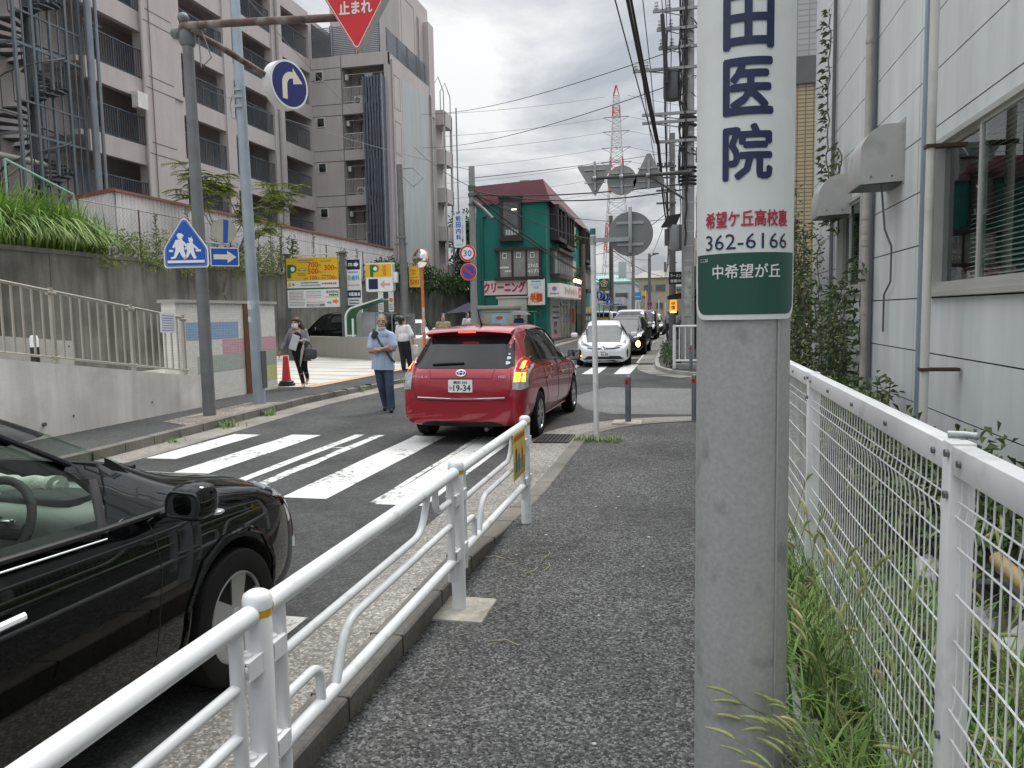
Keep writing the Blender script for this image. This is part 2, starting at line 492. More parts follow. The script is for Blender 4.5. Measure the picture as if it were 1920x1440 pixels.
# zebra crossing
z = RZ + .004
mk = MB()
def stripe(x0, x1, y0, y1, wob=.02):
    n = 9; a = []; b = []
    for i in range(n):
        t = i / (n - 1); y = y0 + (y1 - y0) * t
        a.append((x0 + R_.uniform(-wob, wob) * .4, y, z)); b.append((x1 + R_.uniform(-wob, wob) * .4, y, z))
    mk.raw(a + b, [(i, n + i, n + i + 1, i + 1) for i in range(n - 1)])
for x0, x1, y0, y1 in ((-6.62, -6.18, 8.3, 10.25), (-5.68, -5.22, 7.55, 10.3), (-3.80, -3.33, 6.62, 10.4), (-2.78, -2.30, 6.5, 10.4)):
    stripe(x0, x1, y0, y1)
stripe(-4.72, -4.58, 7.1, 10.4); 
mk.m(1); stripe(-4.40, -4.26, 6.95, 10.4, .05); stripe(-2.86, -2.79, 6.55, 10.4, .03)
mk.m(0); mk.box(-4.58, -4.40, 9.3, 9.34, z - .002, z + .001)
structure(mk, 'crossing_stripes', [ROADP, ROADPW])
mk = MB()
for x0, x1 in ((-7.6, -7.15), (-6.65, -6.2), (-5.7, -5.25), (-4.75, -4.3), (-3.8, -3.35), (-2.85, -2.4), (-1.95, -1.5)): stripe(x0, x1, 21.5, 25.4)
for k, (a, b) in enumerate(((26.2, 31.5), (33, 34.2), (36, 37), (38.5, 39.5), (42, 46), (50, 76), (84, 140))):
    x = lambda y: -1.62 - (y - 26) * .009
    mk.raw([(x(a), a, z), (x(a) + .17, a, z), (x(b) + .17, b, z), (x(b), b, z)], [(0, 1, 2, 3)])
mk.raw([(-6.4, 26, z), (-6.25, 26, z), (-7.6, 70, z), (-7.75, 70, z)], [(0, 1, 2, 3)])
mk.raw([(-2.6, 28.9, z), (-1.6, 28.9, z), (-1.6, 29.15, z), (-2.6, 29.15, z)], [(0, 1, 2, 3)])
# stop line beside the black car
mk.raw([(-5.0, 3.62, z), (-2.12, 3.62, z), (-2.12, 3.92, z), (-5.0, 3.92, z)], [(0, 1, 2, 3)])
structure(mk, 'lane_marking', [ROADP])
# asphalt repair joint
# far right sidewalk with its rounded kerb
fk = [(8, 19.9), (2.4, 20.0), (1.2, 20.15), (.3, 20.6), (-.4, 21.5), (-.85, 23.2), (-1.0, 26.0), (-1.35, 60), (-1.9, 120)]
g = MB()
k = len(fk)
g.raw([(x, y, -.02) for x, y in fk] + [(9, 120, -.02)], [list(range(k + 1))])
g.m(1)
for (x0, y0), (x1, y1) in zip(fk, fk[1:]):
    d = Vector((x1 - x0, y1 - y0, 0)).normalized(); nn = Vector((-d.y, d.x, 0)) * .13
    g.raw([(x0, y0, -.016), (x1, y1, -.016), (x1 - nn.x, y1 - nn.y, -.016), (x0 - nn.x, y0 - nn.y, -.016),
           (x0, y0, RZ), (x1, y1, RZ)], [(0, 1, 2, 3), (0, 4, 5, 1)])
g.m(2)
for (x0, y0), (x1, y1) in zip(fk[1:8], fk[2:8]):
    d = Vector((x1 - x0, y1 - y0, 0)).normalized(); nn = Vector((-d.y, d.x, 0)) * -.55
    g.raw([(x0, y0, RZ + .005), (x1, y1, RZ + .005), (x1 - nn.x, y1 - nn.y, RZ + .006), (x0 - nn.x, y0 - nn.y, RZ + .006)], [(0, 1, 2, 3)])
structure(g, 'far_sidewalk', [ASPHL, CONC, GUT])
# drain gratings
def grating(x0, x1, y0, y1, zz, label):
    t = thing('drain_grate', label, 'drain grate', ((x0 + x1) / 2, (y0 + y1) / 2, zz))
    MB().box(x0, x1, y0, y1, zz - .03, zz + .003).build('pit', P('pit_black', (.008, .008, .008), .9), t)
    b = MB()
    b.box(x0, x1, y0, y0 + .03, zz, zz + .012).box(x0, x1, y1 - .03, y1, zz, zz + .012)
    b.box(x0, x0 + .03, y0 + .03, y1 - .03, zz, zz + .012).box(x1 - .03, x1, y0 + .03, y1 - .03, zz, zz + .012)
    n = 9
    for i in range(1, n):
        x = x0 + (x1 - x0) * i / n
        b.box(x - .008, x + .008, y0 + .031, y1 - .031, zz - .002, zz + .010)
    b.box(x0 + .031, x1 - .031, (y0 + y1) / 2 - .01, (y0 + y1) / 2 + .01, zz - .004, zz + .011)
    b.build('bars', P('rusty_iron', (.07, .06, .052), .6, .5, var=.3, vs=20), t)
grating(-1.98, -1.5, 9.95, 10.6, RZ + .016, 'black iron drain grate in the gutter beside the red car')
grating(-1.5, -1.02, 25.3, 25.8, RZ + .016, 'drain grate at the end of the far edge line by the planter')

# left sidewalk and paving
g = MB()
lk = [(-6.95, -6), (-7.05, 2), (-7.15, 8.5), (-7.42, 14), (-7.25, 17.5), (-7.05, 19), (-7.1, 60), (-7.8, 140)]
k = len(lk)
g.raw([(x - .15, y, 0 if y < 17 else -.03) for x, y in lk] + [(-40, 140, -.0), (-40, -6, 0)], [list(range(k + 2))])
structure(g, 'left_sidewalk', ASPHL)
g = MB()
for i, ((x0, y0), (x1, y1)) in enumerate(zip(lk, lk[1:])):
    h0, h1 = (.012 if y0 < 16 else -.02), (.012 if y1 < 16 else -.02)
    g.m(0).raw([(x0, y0, RZ - .02), (x1, y1, RZ - .02), (x1, y1, h1), (x0, y0, h0), (x1 - .15, y1, h1), (x0 - .15, y0, h0)], [(0, 1, 2, 3), (3, 2, 4, 5)])
    g.m(1).raw([(x0, y0, RZ + .010), (x1, y1, RZ + .010), (x1 + .5, y1, RZ + .005), (x0 + .5, y0, RZ + .005)], [(0, 3, 2, 1)])
g.m(2)
for q in range(22):
    y = 5 + .6 * q
    x = -7.15 - (y - 8.5) * .049 if y < 14 else -7.42 + (y - 14) * .05
    g.box(x - .149, x + .0025, y, y + .01, RZ + .02, .0135)
structure(g, 'left_kerb', [KERB, GUTL, MATS.get('joint_dark') or P('joint_dark', (.04, .037, .03), .9)])
# unpaved stony square round the sign posts
g = MB(); g.raw([(-7.32, 10.2, .006), (-7.5, 13.4, .006), (-8.2, 13.2, .006), (-8.1, 10.6, .006)], [(0, 1, 2, 3)])
structure(g, 'tree_pit', stone('pit_gravel', .12, .42, .02, .35, .9, (1, .88, .75)))
# pale plaza paving with joints, with an orange border
g = MB()
g.raw([(-8.62, 16.3, .008), (-8.2, 30, .008), (-17, 34, .008), (-17, 16.3, .008)], [(0, 1, 2, 3)])
g.m(1)
for q in range(10):
    y = 17 + q * 1.25
    g.raw([(-8.7, y, .011), (-8.7, y + .12, .011), (-17, y + 1.72, .011), (-17, y + 1.6, .011)], [(0, 1, 2, 3)])
g.m(2).raw([(-8.36, 16.2, .012), (-8.0, 30, .012), (-8.2, 30, .012), (-8.7, 16.2, .012)], [(0, 1, 2, 3)])
structure(g, 'plaza', [P('pale_paving', (.50, .48, .44), .8, var=.1, vs=.8, fv=.08, fs=30), P('brown_joint', (.30, .25, .2), .85), P('orange_paving', (.5, .33, .2), .85, var=.1, fv=.1)])
# ------------------------------------------------------------------ guardrail (white pipes) between sidewalk and road
GX = -1.2
gr = thing('guardrail', 'white pipe guardrail along the kerb between the sidewalk and the black car', 'guardrail', (GX, 3.9, 0))
posts = [-.1, 1.93, 3.90, 5.72]
for y in posts:
    b = MB()
    b.lathe([(.038, -.05), (.038, .775), (.036, .782)], (GX, y, 0), 24)
    b.lathe([(.042, .775), (.043, .80), (.038, .815), (.024, .824), (0, .827)], (GX, y, 0), 24)
    p = b.build('post', WHITE, gr)
    MB().lathe([(.0388, .752), (.0388, .774)], (GX, y, 0), 24).build('reflector_band', P('amber_band', (.72, .38, .01), .35, var=.1), p)
    for zz in (.60, .30):
        for s in (-1, 1):
            b = MB()
            b.box(GX - .03, GX + .03, min(y + s * .03, y + s * .105), max(y + s * .03, y + s * .105), zz, zz + .006)
            b.box(GX - .03, GX + .03, min(y + s * .03, y + s * .105), max(y + s * .03, y + s * .105), zz + .05, zz + .056)
            b.box(GX + .024, GX + .03, min(y + s * .034, y + s * .1), max(y + s * .034, y + s * .1), zz + .0062, zz + .0498)
            b.lathe([(.016, 0), (.016, .008), (.008, .012), (0, .012)], (GX, y + s * .068, zz + .056), 10)
            b.build('clamp', WHITE, gr)
for i, (a, c) in enumerate(zip(posts, posts[1:])):
    y0, y1 = a + .115, c - .115
    b = MB()
    TR, BR, MR = .030, .024, .017
    ZT, ZB = .765, .30
    # top rail with its end bends into the posts
    b.tube([(GX, a + .04, ZT - .0), (GX, c - .04, ZT - .0)], TR, 16)
    b.tube([(GX, a + .045, ZB), (GX, c - .045, ZB)], BR, 14)
    for yy in (y0, y1): b.tube([(GX, yy, .20), (GX, yy, ZT)], .021, 12)
    def bend(pts, r=.07, n=6):
        out = [pts[0]]
        for p, q, s in zip(pts, pts[1:], pts[2:]):
            p, q, s = Vector(p), Vector(q), Vector(s)
            A = q + (p - q).normalized() * r; B = q + (s - q).normalized() * r
            out += [((1 - t) ** 2 * A + 2 * t * (1 - t) * q + t * t * B) for t in [j / n for j in range(n + 1)]]
        out.append(pts[-1]); return out
    ln = y1 - y0
    if i == 0:
        for zz in (.59, .45): b.tube([(GX, y0, zz), (GX, y1, zz)], MR, 12)
    else: b.tube(bend([(GX, y0, .585), (GX, y0 + ln * .74, .585), (GX, y0 + ln * .80, ZT)], .10), MR, 12)
    if i: b.tube(bend([(GX, y1, .50), (GX, y0 + ln * .26, .50), (GX, y0 + ln * .20, ZB)], .10), MR, 12)
    if i: b.tube(bend([(GX, y0, .44), (GX, y0 + ln * .14, .44), (GX, y0 + ln * .14, ZB)], .07), MR, 12)
    if i: b.tube(bend([(GX, y1, .63), (GX, y1 - ln * .14, .63), (GX, y1 - ln * .14, ZT)], .07), MR, 12)
    b.build('rail_panel', WHITE, gr)
for y in posts[2:3]:
    MB().bbox(GX - .17, GX + .17, y - .17, y + .17, -.04, .012, .008).solo('post_footing', [P('footing_concrete', (.36, .34, .29), .9, var=.2, vs=6, fv=.15, bump=.3, dirt=.5, ds=9, dcol=(.16, .13, .09))],
        'square concrete footing at the foot of the middle guardrail post', 'concrete footing', (GX, y, 0))
# small yellow notice wired to the last bay
ny0, ny1 = 5.17, 5.56
M = frame((GX + .033, (ny0 + ny1) / 2, .595), (0, 1, 0))
b = MB()
hw, hh = (ny1 - ny0) / 2, .165
b.slab(rrect(-hw, hw, -hh, hh, .012), M, .004)
b.m(1).rect(-hw + .02, hw - .02, hh - .055, hh - .02, M, .001)
b.m(2).rect(-hw + .015, hw - .015, -hh + .035, -hh + .13, M, .001)
for fx, hgt, kk in ((-.11, .17, 4), (-.02, .12, 3), (.09, .15, 1)):
    b.m(kk).poly(rrect(fx - .028, fx + .028, -hh + .05, -hh + .05 + hgt, .02), M, .0015)
    b.m(5).poly(circ(.022, 14, (fx, -hh + .05 + hgt + .018)), M, .002)
b.m(1); scribble(b, -hw + .03, hw - .03, -hh + .02, .014, M, .0015)
b.solo('guardrail_notice', [P('notice_yellow', (.62, .50, .06), .5), P('notice_red', (.45, .08, .05), .5), P('notice_green', (.2, .33, .12), .5), P('notice_blue', (.05, .1, .3), .5), P('notice_navy', (.05, .06, .12), .5), P('notice_skin', (.6, .38, .25), .5)],
    'small weathered yellow notice with figures tied to the far guardrail bay', 'notice', (GX, 5.36, .6))

# ------------------------------------------------------------------ foreground pole with the curved clinic sign
PX, PY, PR = .1825, 2.62, .147
b = MB()
b.lathe([(PR + .004, -.2), (PR + .002, .5), (PR - .002, 2.0), (PR - .008, 9)], (PX, PY, 0), 56)
b.lathe([(PR - .006, 9), (PR * .8, 9.05), (0, 9.06)], (PX, PY, 0), 56)
b.m(1).box(PX + .0965, PX + .102, PY - .117, PY - .111, -.1, 8)
pole = b.solo('sign_pole', [P('spun_concrete', (.37, .375, .365), .62, var=.05, vs=3.5, fv=.10, fs=60, streak=.16, bump=.08, bs=60, dirt=.75, ds=7, dcol=(.22, .225, .22), dt=(.585, .69)), P('pole_seam', (.34, .345, .34), .7)],
    'thick grey concrete pole in the foreground carrying a curved white sign', 'pole', (PX, PY, 0))
SR = PR + .010
camdir = math.atan2(-PX, PY)                       # the sign faces the sidewalk
def wrap(mb, r):
    """bend the flat sheet (x across, z up) round the pole"""
    out = []
    for x, d, zz in mb.v:
        a = x / SR
        rr = r + d
        dx, dy = rr * sin(a), -rr * cos(a)
        out.append((PX + dx, PY + dy, zz))
    mb.v = out
    return mb
def sheet(outline, d, k, mb):
    """flat outline cut into 1 cm strips so that it bends smoothly"""
    bm = bmesh.new(); vs = [bm.verts.new((x, d, zz)) for x, zz in outline]; bm.faces.new(vs)
    cut(bm); mb.m(k).bm(bm, False)
def cut(bm):
    xs = [v.co.x for v in bm.verts]; x = math.floor(min(xs) / .012) * .012
    while x < max(xs):
        bmesh.ops.bisect_plane(bm, geom=bm.verts[:] + bm.edges[:] + bm.faces[:], plane_co=(x, 0, 0), plane_no=(1, 0, 0)); x += .012
def ptext(mb, body, x, zz, wd, h, k, bold):
    t = MB(); t.text(body, frame((x, 0, zz), (1, 0, 0)), wd, h, bold)
    bm = bmesh.new(); vv = [bm.verts.new(v) for v in t.v]
    for f in t.f:
        try: bm.faces.new([vv[i] for i in f])
        except ValueError: pass
    for _ in range(4):
        bmesh.ops.triangulate(bm, faces=bm.faces[:])
        es = [e_ for e_ in bm.edges if abs(e_.verts[0].co.x - e_.verts[1].co.x) > .014]
        if not es: break
        bmesh.ops.subdivide_edges(bm, edges=es, cuts=1)
    bmesh.ops.triangulate(bm, faces=bm.faces[:])
    for v in bm.verts: v.co.y = .0022 - v.co.y
    mb.m(k).bm(bm, False)
ZS0 = 1.570                                        # bottom edge of the sheet
b = MB()
HW = .192
sheet(rrect(-HW, HW, ZS0, 3.1, .05), 0, 0, b)
sheet(rrect(-HW + .014, HW - .014, ZS0 + .016, ZS0 + .203, .04) , .0012, 2, b)
sheet([(-HW + .014, ZS0 + .12), (HW - .014, ZS0 + .12), (HW - .014, ZS0 + .2035), (-HW + .014, ZS0 + .2035)], .0016, 2, b)
for ch, zz in (('院', 2.073), ('医', 2.265), ('田', 2.456)): ptext(b, ch, 0, zz, .140, .157, 1, .028)
ptext(b, '希望ケ丘高校裏', 0, 1.876, .267, .049, 3, .022)
ptext(b, '362-6166', 0, 1.808, .267, .047, 1, .0)
ptext(b, 'ここは', -.141, ZS0 + .186, .034, .0105, 4, .01)
ptext(b, '中希望が丘', 0, ZS0 + .148, .211, .043, 4, .012)
wrap(b, SR)
b.solo('clinic_sign', [P('sheet_white', (.72, .745, .72), .38, var=.04, vs=5, streak=.05, dirt=.12, ds=8, dcol=(.42, .44, .42)), NAVY, P('sheet_green', (.012, .075, .055), .35, var=.08, streak=.15), P('sheet_red', (.45, .03, .06), .4, var=0), SIGNW],
    'curved white clinic sign with dark blue characters wrapped round the thick pole', 'sign', (PX, PY, 2.2))

# ------------------------------------------------------------------ white mesh fence on the right
FX = .67
fp = [-2.2, -.05, 2.10, 4.35, 6.5, 8.6, 10.7]
fn = thing('mesh_fence', 'white welded mesh fence with square posts in front of the pale panelled wall', 'fence', (FX, 4, 0))
FW = P('fence_white', (.73, .74, .74), .42, var=.06, vs=5, dirt=.55, ds=6, dcol=(.42, .41, .37), dt=(.56, .70))
BOLT = P('zinc_bolt', (.2, .2, .21), .4, .8)
for y in fp:
    b = MB().bbox(FX - .03, FX + .03, y - .032, y + .032, -.1, 1.262, .004)
    p = b.build('post', FW, fn)
    for zz in (1.235, 1.13, .5): MB().tube([(FX - .029, y - .018, zz), (FX - .040, y - .018, zz)], .010, 8).build('bolt', BOLT, p)
def wire(b, pts, r=.0026): b.tube(pts, r, 5)
for a, c in zip(fp, fp[1:]):
    y0, y1 = a + .034, c - .034
    rl = MB().bbox(FX - .028, FX + .024, y0, y1, 1.185, 1.257, .004).build('top_rail', FW, fn)
    for t in (.03, .26, .5, .74, .97):
        yy = y0 + (y1 - y0) * t; MB().tube([(FX - .027, yy, 1.222), (FX - .036, yy, 1.222)], .009, 8).build('bolt', BOLT, rl)
    b = MB()
    xw = lambda zz: FX - .012 - (.028 if .98 < zz < 1.04 else 0)
    n = int((y1 - y0) / .05)
    prof = [(1.19, 0), (1.12, 0), (1.08, -.007), (1.04, 0), (.62, 0), (.58, -.007), (.54, 0), (.10, 0)]
    for i in range(n + 1):
        yy = y0 + .012 + (y1 - y0 - .024) * i / n
        wire(b, [(FX - .004 + dx, yy, zz) for zz, dx in prof], .0024)
    for zz in (1.115, 1.08, 1.0, .88, .76, .64, .58, .50, .38, .26, .14):
        dx = -.007 if zz in (1.08, .58) else 0
        wire(b, [(FX - .008 + dx, y0, zz), (FX - .008 + dx, y1, zz)], .0028)
    b.build('wire_panel', FW, fn)
    MB().box(FX - .018, FX + .018, y0, y1, .06, .098).build('bottom_rail', FW, fn)
b = MB()
b.tube([(FX + .0, 2.19, 1.267), (FX + .035, 2.175, 1.268), (FX + .058, 2.165, 1.266)], .009, 10); b.ell((FX + .058, 2.165, 1.266), (.010, .010, .010))
b.solo('fence_clamp', [GALV], 'small grey steel clamp pipe lying across the top of the nearest fence post', 'pipe clamp', (FX + .05, 2.1, 1.25))

# ------------------------------------------------------------------ pale panelled building on the right
WX = 2.4
pb = thing('panel_building', 'pale blue grey building with horizontal wall panels, windows and vent hoods', 'building', (WX, 8, 0))
PANEL = P('pale_wall_panel', (.67, .705, .705), .45, var=.05, vs=.8, streak=.13, dirt=.28, ds=1.6, dcol=(.46, .48, .45), dt=(.56, .72))
SEAM = P('panel_seam', (.02, .021, .023), .9)
b = MB()
y0, y1, top = -4, 15.9, 9.5
# wall openings: (ya, yb, za, zb)
win = [(6.05, 8.40, 1.74, 3.19), (11.62, 13.35, 1.84, 3.19)]
ZL = sorted([-.25] + [.02 + .555 * i for i in range(0, 18)])
seams_y = [9.05, 11.35, 13.75]
def wall_rect(ya, yb, za, zb): b.box(WX, WX + .2, ya, yb, za, zb)
# panels as separate boards with real 8 mm joints in between
cols_ = [y0, .5, 4.3, 9.05, 11.35, 13.75, y1]
for ya, yb in zip(cols_, cols_[1:]):
    for za, zb in zip(ZL, ZL[1:]):
        segs = [(ya + .007, yb - .007, za + .007, zb - .007)]
        for wa, wb, wza, wzb in win:
            ns = []
            for (a, c, e0, f0) in segs:
                if c <= wa or a >= wb or f0 <= wza or e0 >= wzb: ns.append((a, c, e0, f0)); continue
                if a < wa: ns.append((a, wa, e0, f0))
                if c > wb: ns.append((wb, c, e0, f0))
                aa, cc = max(a, wa), min(c, wb)
                if e0 < wza: ns.append((aa, cc, e0, wza))
                if f0 > wzb: ns.append((aa, cc, wzb, f0))
            segs = ns
        for (a, c, e0, f0) in segs: b.box(WX, WX + .06, a, c, e0, f0)
b.m(1)
segs = [(y0, win[0][0], -.3, top), (win[0][0], win[0][1], -.3, win[0][2]), (win[0][0], win[0][1], win[0][3], top), (win[0][1], win[1][0], -.3, top), (win[1][0], win[1][1], -.3, win[1][2]), (win[1][0], win[1][1], win[1][3], top), (win[1][1], y1, -.3, top)]
for a, c, e0, f0 in segs: b.box(WX + .012, WX + .2, a, c, e0, f0)
b.m(0).box(WX - .02, WX + 6, y0, y1 + .02, top, top + .25)
b.m(0).box(WX + .2005, 8, y1 - .12, y1, -.3, top)
b.build('wall', [PANEL, SEAM], pb)
ALU = P('brushed_alu', (.50, .50, .48), .4, .35, var=.06)
WG = tint_glass('window_glass', (.80, .86, .84), 1.6)
BLIND = P('blind_slat', (.80, .79, .75), .5, var=.05)
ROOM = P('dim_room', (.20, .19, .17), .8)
for wi, (ya, yb, za, zb) in enumerate(win):
    fr = MB()
    t = .05
    fr.box(WX - .035, WX + .1, ya - .03, ya + t, za, zb).box(WX - .035, WX + .1, yb - t, yb + .03, za, zb)
    fr.box(WX - .035, WX + .1, ya + t, yb - t, zb - t, zb).box(WX - .035, WX + .1, ya + t, yb - t, za, za + t)
    fr.box(WX - .06, WX + .1, ya - .04, yb + .05, za - .045, za - .002)
    mid = yb - (yb - ya) * .48
    fr.box(WX + .0, WX + .035, mid - .025, mid + .025, za + t, zb - t)
    fr.box(WX + .036, WX + .07, mid - .03 + .05, mid + .03 + .05, za + t, zb - t)
    for q0, q1, dx in ((ya + t, mid - .025, .0), (mid + .08, yb - t, .036)):
        fr.box(WX + dx, WX + dx + .034, q0, q1, za + t, za + t + .045).box(WX + dx, WX + dx + .034, q0, q1, zb - t - .035, zb - t)
    win_o = fr.build('window', ALU, pb)
    g = MB().box(WX + .014, WX + .018, ya + t, mid - .02, za + t + .04, zb - t - .03)
    g.box(WX + .052, WX + .056, mid + .02, yb - t, za + t + .04, zb - t - .03)
    g.build('pane', WG, win_o)
    bl = MB()
    zz = za + .12
    while zz < zb - .1:
        bl.raw([(WX + .10, ya + .05, zz), (WX + .10, yb - .62 if wi == 0 else yb - .1, zz), (WX + .165, yb - .62 if wi == 0 else yb - .1, zz + .026), (WX + .165, ya + .05, zz + .026)], [(0, 1, 2, 3)]); zz += .042
    bl.build('blind', BLIND, win_o)
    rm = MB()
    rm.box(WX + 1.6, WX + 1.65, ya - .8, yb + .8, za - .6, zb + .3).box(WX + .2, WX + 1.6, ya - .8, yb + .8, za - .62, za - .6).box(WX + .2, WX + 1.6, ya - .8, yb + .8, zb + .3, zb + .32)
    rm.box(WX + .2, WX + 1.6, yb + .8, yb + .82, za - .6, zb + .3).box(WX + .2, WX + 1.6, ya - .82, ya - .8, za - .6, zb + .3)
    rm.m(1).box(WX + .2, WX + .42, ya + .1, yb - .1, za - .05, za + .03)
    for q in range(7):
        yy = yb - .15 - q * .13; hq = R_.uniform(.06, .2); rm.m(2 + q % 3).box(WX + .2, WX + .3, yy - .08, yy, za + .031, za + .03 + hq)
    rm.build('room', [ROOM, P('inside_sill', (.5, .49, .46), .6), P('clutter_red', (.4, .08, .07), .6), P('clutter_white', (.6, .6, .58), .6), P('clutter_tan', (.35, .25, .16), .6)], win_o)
HOOD = P('vent_hood_steel', (.50, .50, .48), .45, .45, var=.08, vs=3, dirt=.6, ds=3, dcol=(.3, .29, .26), dt=(.54, .7))
for (ya, yb, z0, z1) in ((9.62, 10.3, 3.02, 3.66), (12.45, 13.1, 3.0, 3.58)):
    prof = [(WX - .005, z0 + .0), (WX - .46, z0 - .02), (WX - .47, z0 + .05)] + [(WX - .16 - .31 * cos(a), z1 - .40 + .40 * sin(a)) for a in [radians(20 + 70 * i / 8) for i in range(9)]] + [(WX - .005, z1)]
    b = MB(); b.prism(prof, ya, yb, 'y')
    b.m(1).box(WX - .43, WX - .03, ya + .03, yb - .03, z0 - .026, z0 - .012)
    b.m(0).box(WX - .008, WX - .002, ya - .05, yb + .05, z0 - .04, z1 + .05)
    b.m(2)
    for q in (.12, .34): b.tube([(WX - q, ya, z0 + .06), (WX - q, ya - .008, z0 + .06)], .012, 8)
    b.build('vent_hood', [HOOD, DGREY, BOLT], pb)
# pipes on the wall
PIPEW = P('ivory_pipe', (.62, .61, .56), .45, var=.05, dirt=.3, ds=3, dcol=(.36, .26, .17))
b = MB(); b.tube([(WX - .30, 7.55, -.2), (WX - .30, 7.55, 8.5)], .038, 14)
b.m(1)
for zz in (1.02, 2.98): b.box(WX - .345, WX - .02, 7.5, 7.6, zz, zz + .03)
b.build('drainpipe', [PIPEW, P('rusty_strap', (.06, .035, .025), .8, var=.3, vs=20)], pb)
b = MB(); b.box(WX - .075, WX - .012, 8.6, 8.68, -.25, 8.5)
b.build('steel_channel', [P('blue_grey_steel', (.27, .33, .40), .45, .3, var=.1, dirt=.3, ds=5, dcol=(.3, .22, .16))], pb)
b = MB(); b.tube([(WX - .06, 11.1, .2), (WX - .06, 11.1, 2.3), (WX - .06, 11.1, 8.5)], .055, 12)
for zz in (1.5, 2.4, 2.45, 2.55, 2.75, 3.6, 5.0): b.lathe([(.06, 0), (.068, .02), (.062, .07), (.06, .12)], (WX - .06, 11.1, zz), 12)
b.build('wrapped_duct', [P('duct_tape', (.46, .44, .40), .7, var=.12, vs=5, dirt=.4, ds=5, dcol=(.25, .21, .17))], pb)
b = MB(); b.tube([(WX - .035, 10.93, -.2), (WX - .035, 10.93, 8.5)], .028, 8)
b.tube([(WX - .05, 13.7, -.2), (WX - .05, 13.7, 8.5)], .03, 8)
b.build('downpipe', [P('dark_pipe', (.12, .13, .14), .5)], pb)
b = MB(); b.tube([(WX - .2, 9.75, 3.02), (WX - .14, 9.8, 2.5), (WX - .05, 9.85, 2.3), (WX - .04, 9.9, 1.9), (WX - .05, 10.15, 1.75), (WX - .04, 10.2, 1.3)], .012, 6)
b.build('cable', [P('grey_cable', (.13, .13, .13), .5)], pb)

# debris behind the fence: fallen bamboo pole, old roof tiles, broken blocks
b = MB(); b.tube([(1.35, .2, .30), (1.42, 3.9, .42)], .035, 10)
b.solo('bamboo_pole', [P('old_bamboo', (.42, .30, .13), .6, var=.25, vs=8)], 'weathered tan bamboo pole lying behind the mesh fence', 'pole', (1.4, 2, .3))
b = MB(); b.tube([(1.75, .8, .18), (1.62, 4.4, .22)], .03, 8)
b.solo('wooden_batten', [P('grey_wood', (.30, .27, .22), .8, var=.3, vs=9)], 'grey wooden batten on the ground below the wall', 'batten', (1.7, 2.5, .2))
for q in range(26):
    x, y = R_.uniform(1.15, 1.75), R_.uniform(1.4, 4.6); s_ = R_.uniform(.05, .13)
    M = Matrix.Translation((x, y, R_.uniform(.03, .24))) @ Euler((R_.uniform(-.6, .6), R_.uniform(-.6, .6), R_.uniform(0, 3))).to_matrix().to_4x4()
    b = MB(); b.bbox(-s_, s_, -s_ * .7, s_ * .7, -.018, .018, .006); b.xf(M)
    b.solo('roof_tile', [[P('tile_grey', (.33, .33, .32), .7, var=.3, vs=9), P('tile_pale', (.55, .54, .5), .7, var=.2, vs=9), P('tile_dark', (.13, .13, .13), .6, var=.3, vs=9)][q % 3]],
           'broken roof tile in the rubble behind the mesh fence', 'roof tile', tuple(M.translation), 'broken tiles behind the mesh fence')
# ------------------------------------------------------------------ left: ramp wall, handrail, tiled wall
CW = P('board_concrete', (.62, .60, .56), .85, var=.12, vs=1.2, fv=.06, fs=40, streak=.22, bump=.1, dirt=.3, ds=1.6, dcol=(.27, .25, .22))
zt = lambda y: 1.15 - (y - 8.29) * .138
b = MB()
vs = []
for y in (-4, 12.5):
    vs += [(-8.7, y, -.2), (-8.7, y, zt(y)), (-9.0, y, zt(y)), (-9.0, y, -.2)]
b.raw(vs, [(0, 1, 5, 4), (1, 2, 6, 5), (2, 3, 7, 6), (0, 3, 2, 1), (4, 5, 6, 7)])
b.m(1)
for y in (3.5, 5.2, 6.9, 8.6, 10.3): 
    for q in (-.2, .9):
        zz = q + (zt(y) - .75 if q > 0 else .45)
        b.tube([(-8.699, y + .85, zz), (-8.69, y + .85, zz)], .016, 8)
b.tube([(-8.70, 8.9, .20), (-8.66, 8.9, .20)], .028, 12)
b.solo('ramp_wall', [CW, P('tie_hole', (.12, .11, .1), .9)], 'bare concrete ramp wall with a sloping top below the beige handrail', 'wall', (-8.85, 8, 0))
g = MB(); g.raw([(-9.0, -4, zt(-4) - .25), (-9.0, 12.5, zt(12.5) - .25), (-14.6, 12.5, .5), (-14.6, -4, 2.3)], [(0, 1, 2, 3)])
structure(g, 'ramp_path', P('ramp_paving', (.46, .44, .41), .85, var=.1))
b = MB(); b.raw([(-14.6, -4, 3.0), (-14.6, 16, 1.15), (-14.6, 16, 0), (-14.6, -4, 0), (-14.8, -4, 3.0), (-14.8, 16, 1.15), (-14.8, 16, 0)], [(0, 1, 2, 3), (0, 4, 5, 1), (1, 5, 6, 2)])
b.solo('inner_ramp_wall', [P('inner_ramp_concrete', (.40, .385, .36), .85, var=.1, streak=.1)], 'low pale parapet wall on the far side of the ramp', 'wall', (-14.6, 8, 0))
HR = P('beige_steel', (.40, .375, .33), .4, .4, var=.08)
hf = thing('ramp_handrail', 'beige steel railing with upright bars on top of the sloping ramp wall', 'railing', (-8.85, 8, 1.2))
py = [-1.2, 1.0, 3.1, 5.2, 7.35, 9.35, 10.95, 12.28]
for y in py:
    z0 = zt(y)
    b = MB().box(-8.875, -8.825, y - .025, y + .025, z0 - .02, z0 + 1.10)
    for zz in (.10, 1.02): b.tube([(-8.85, y - .07, z0 + zz + .01), (-8.85, y + .07, z0 + zz - .01)], .034, 8)
    b.build('post', HR, hf)
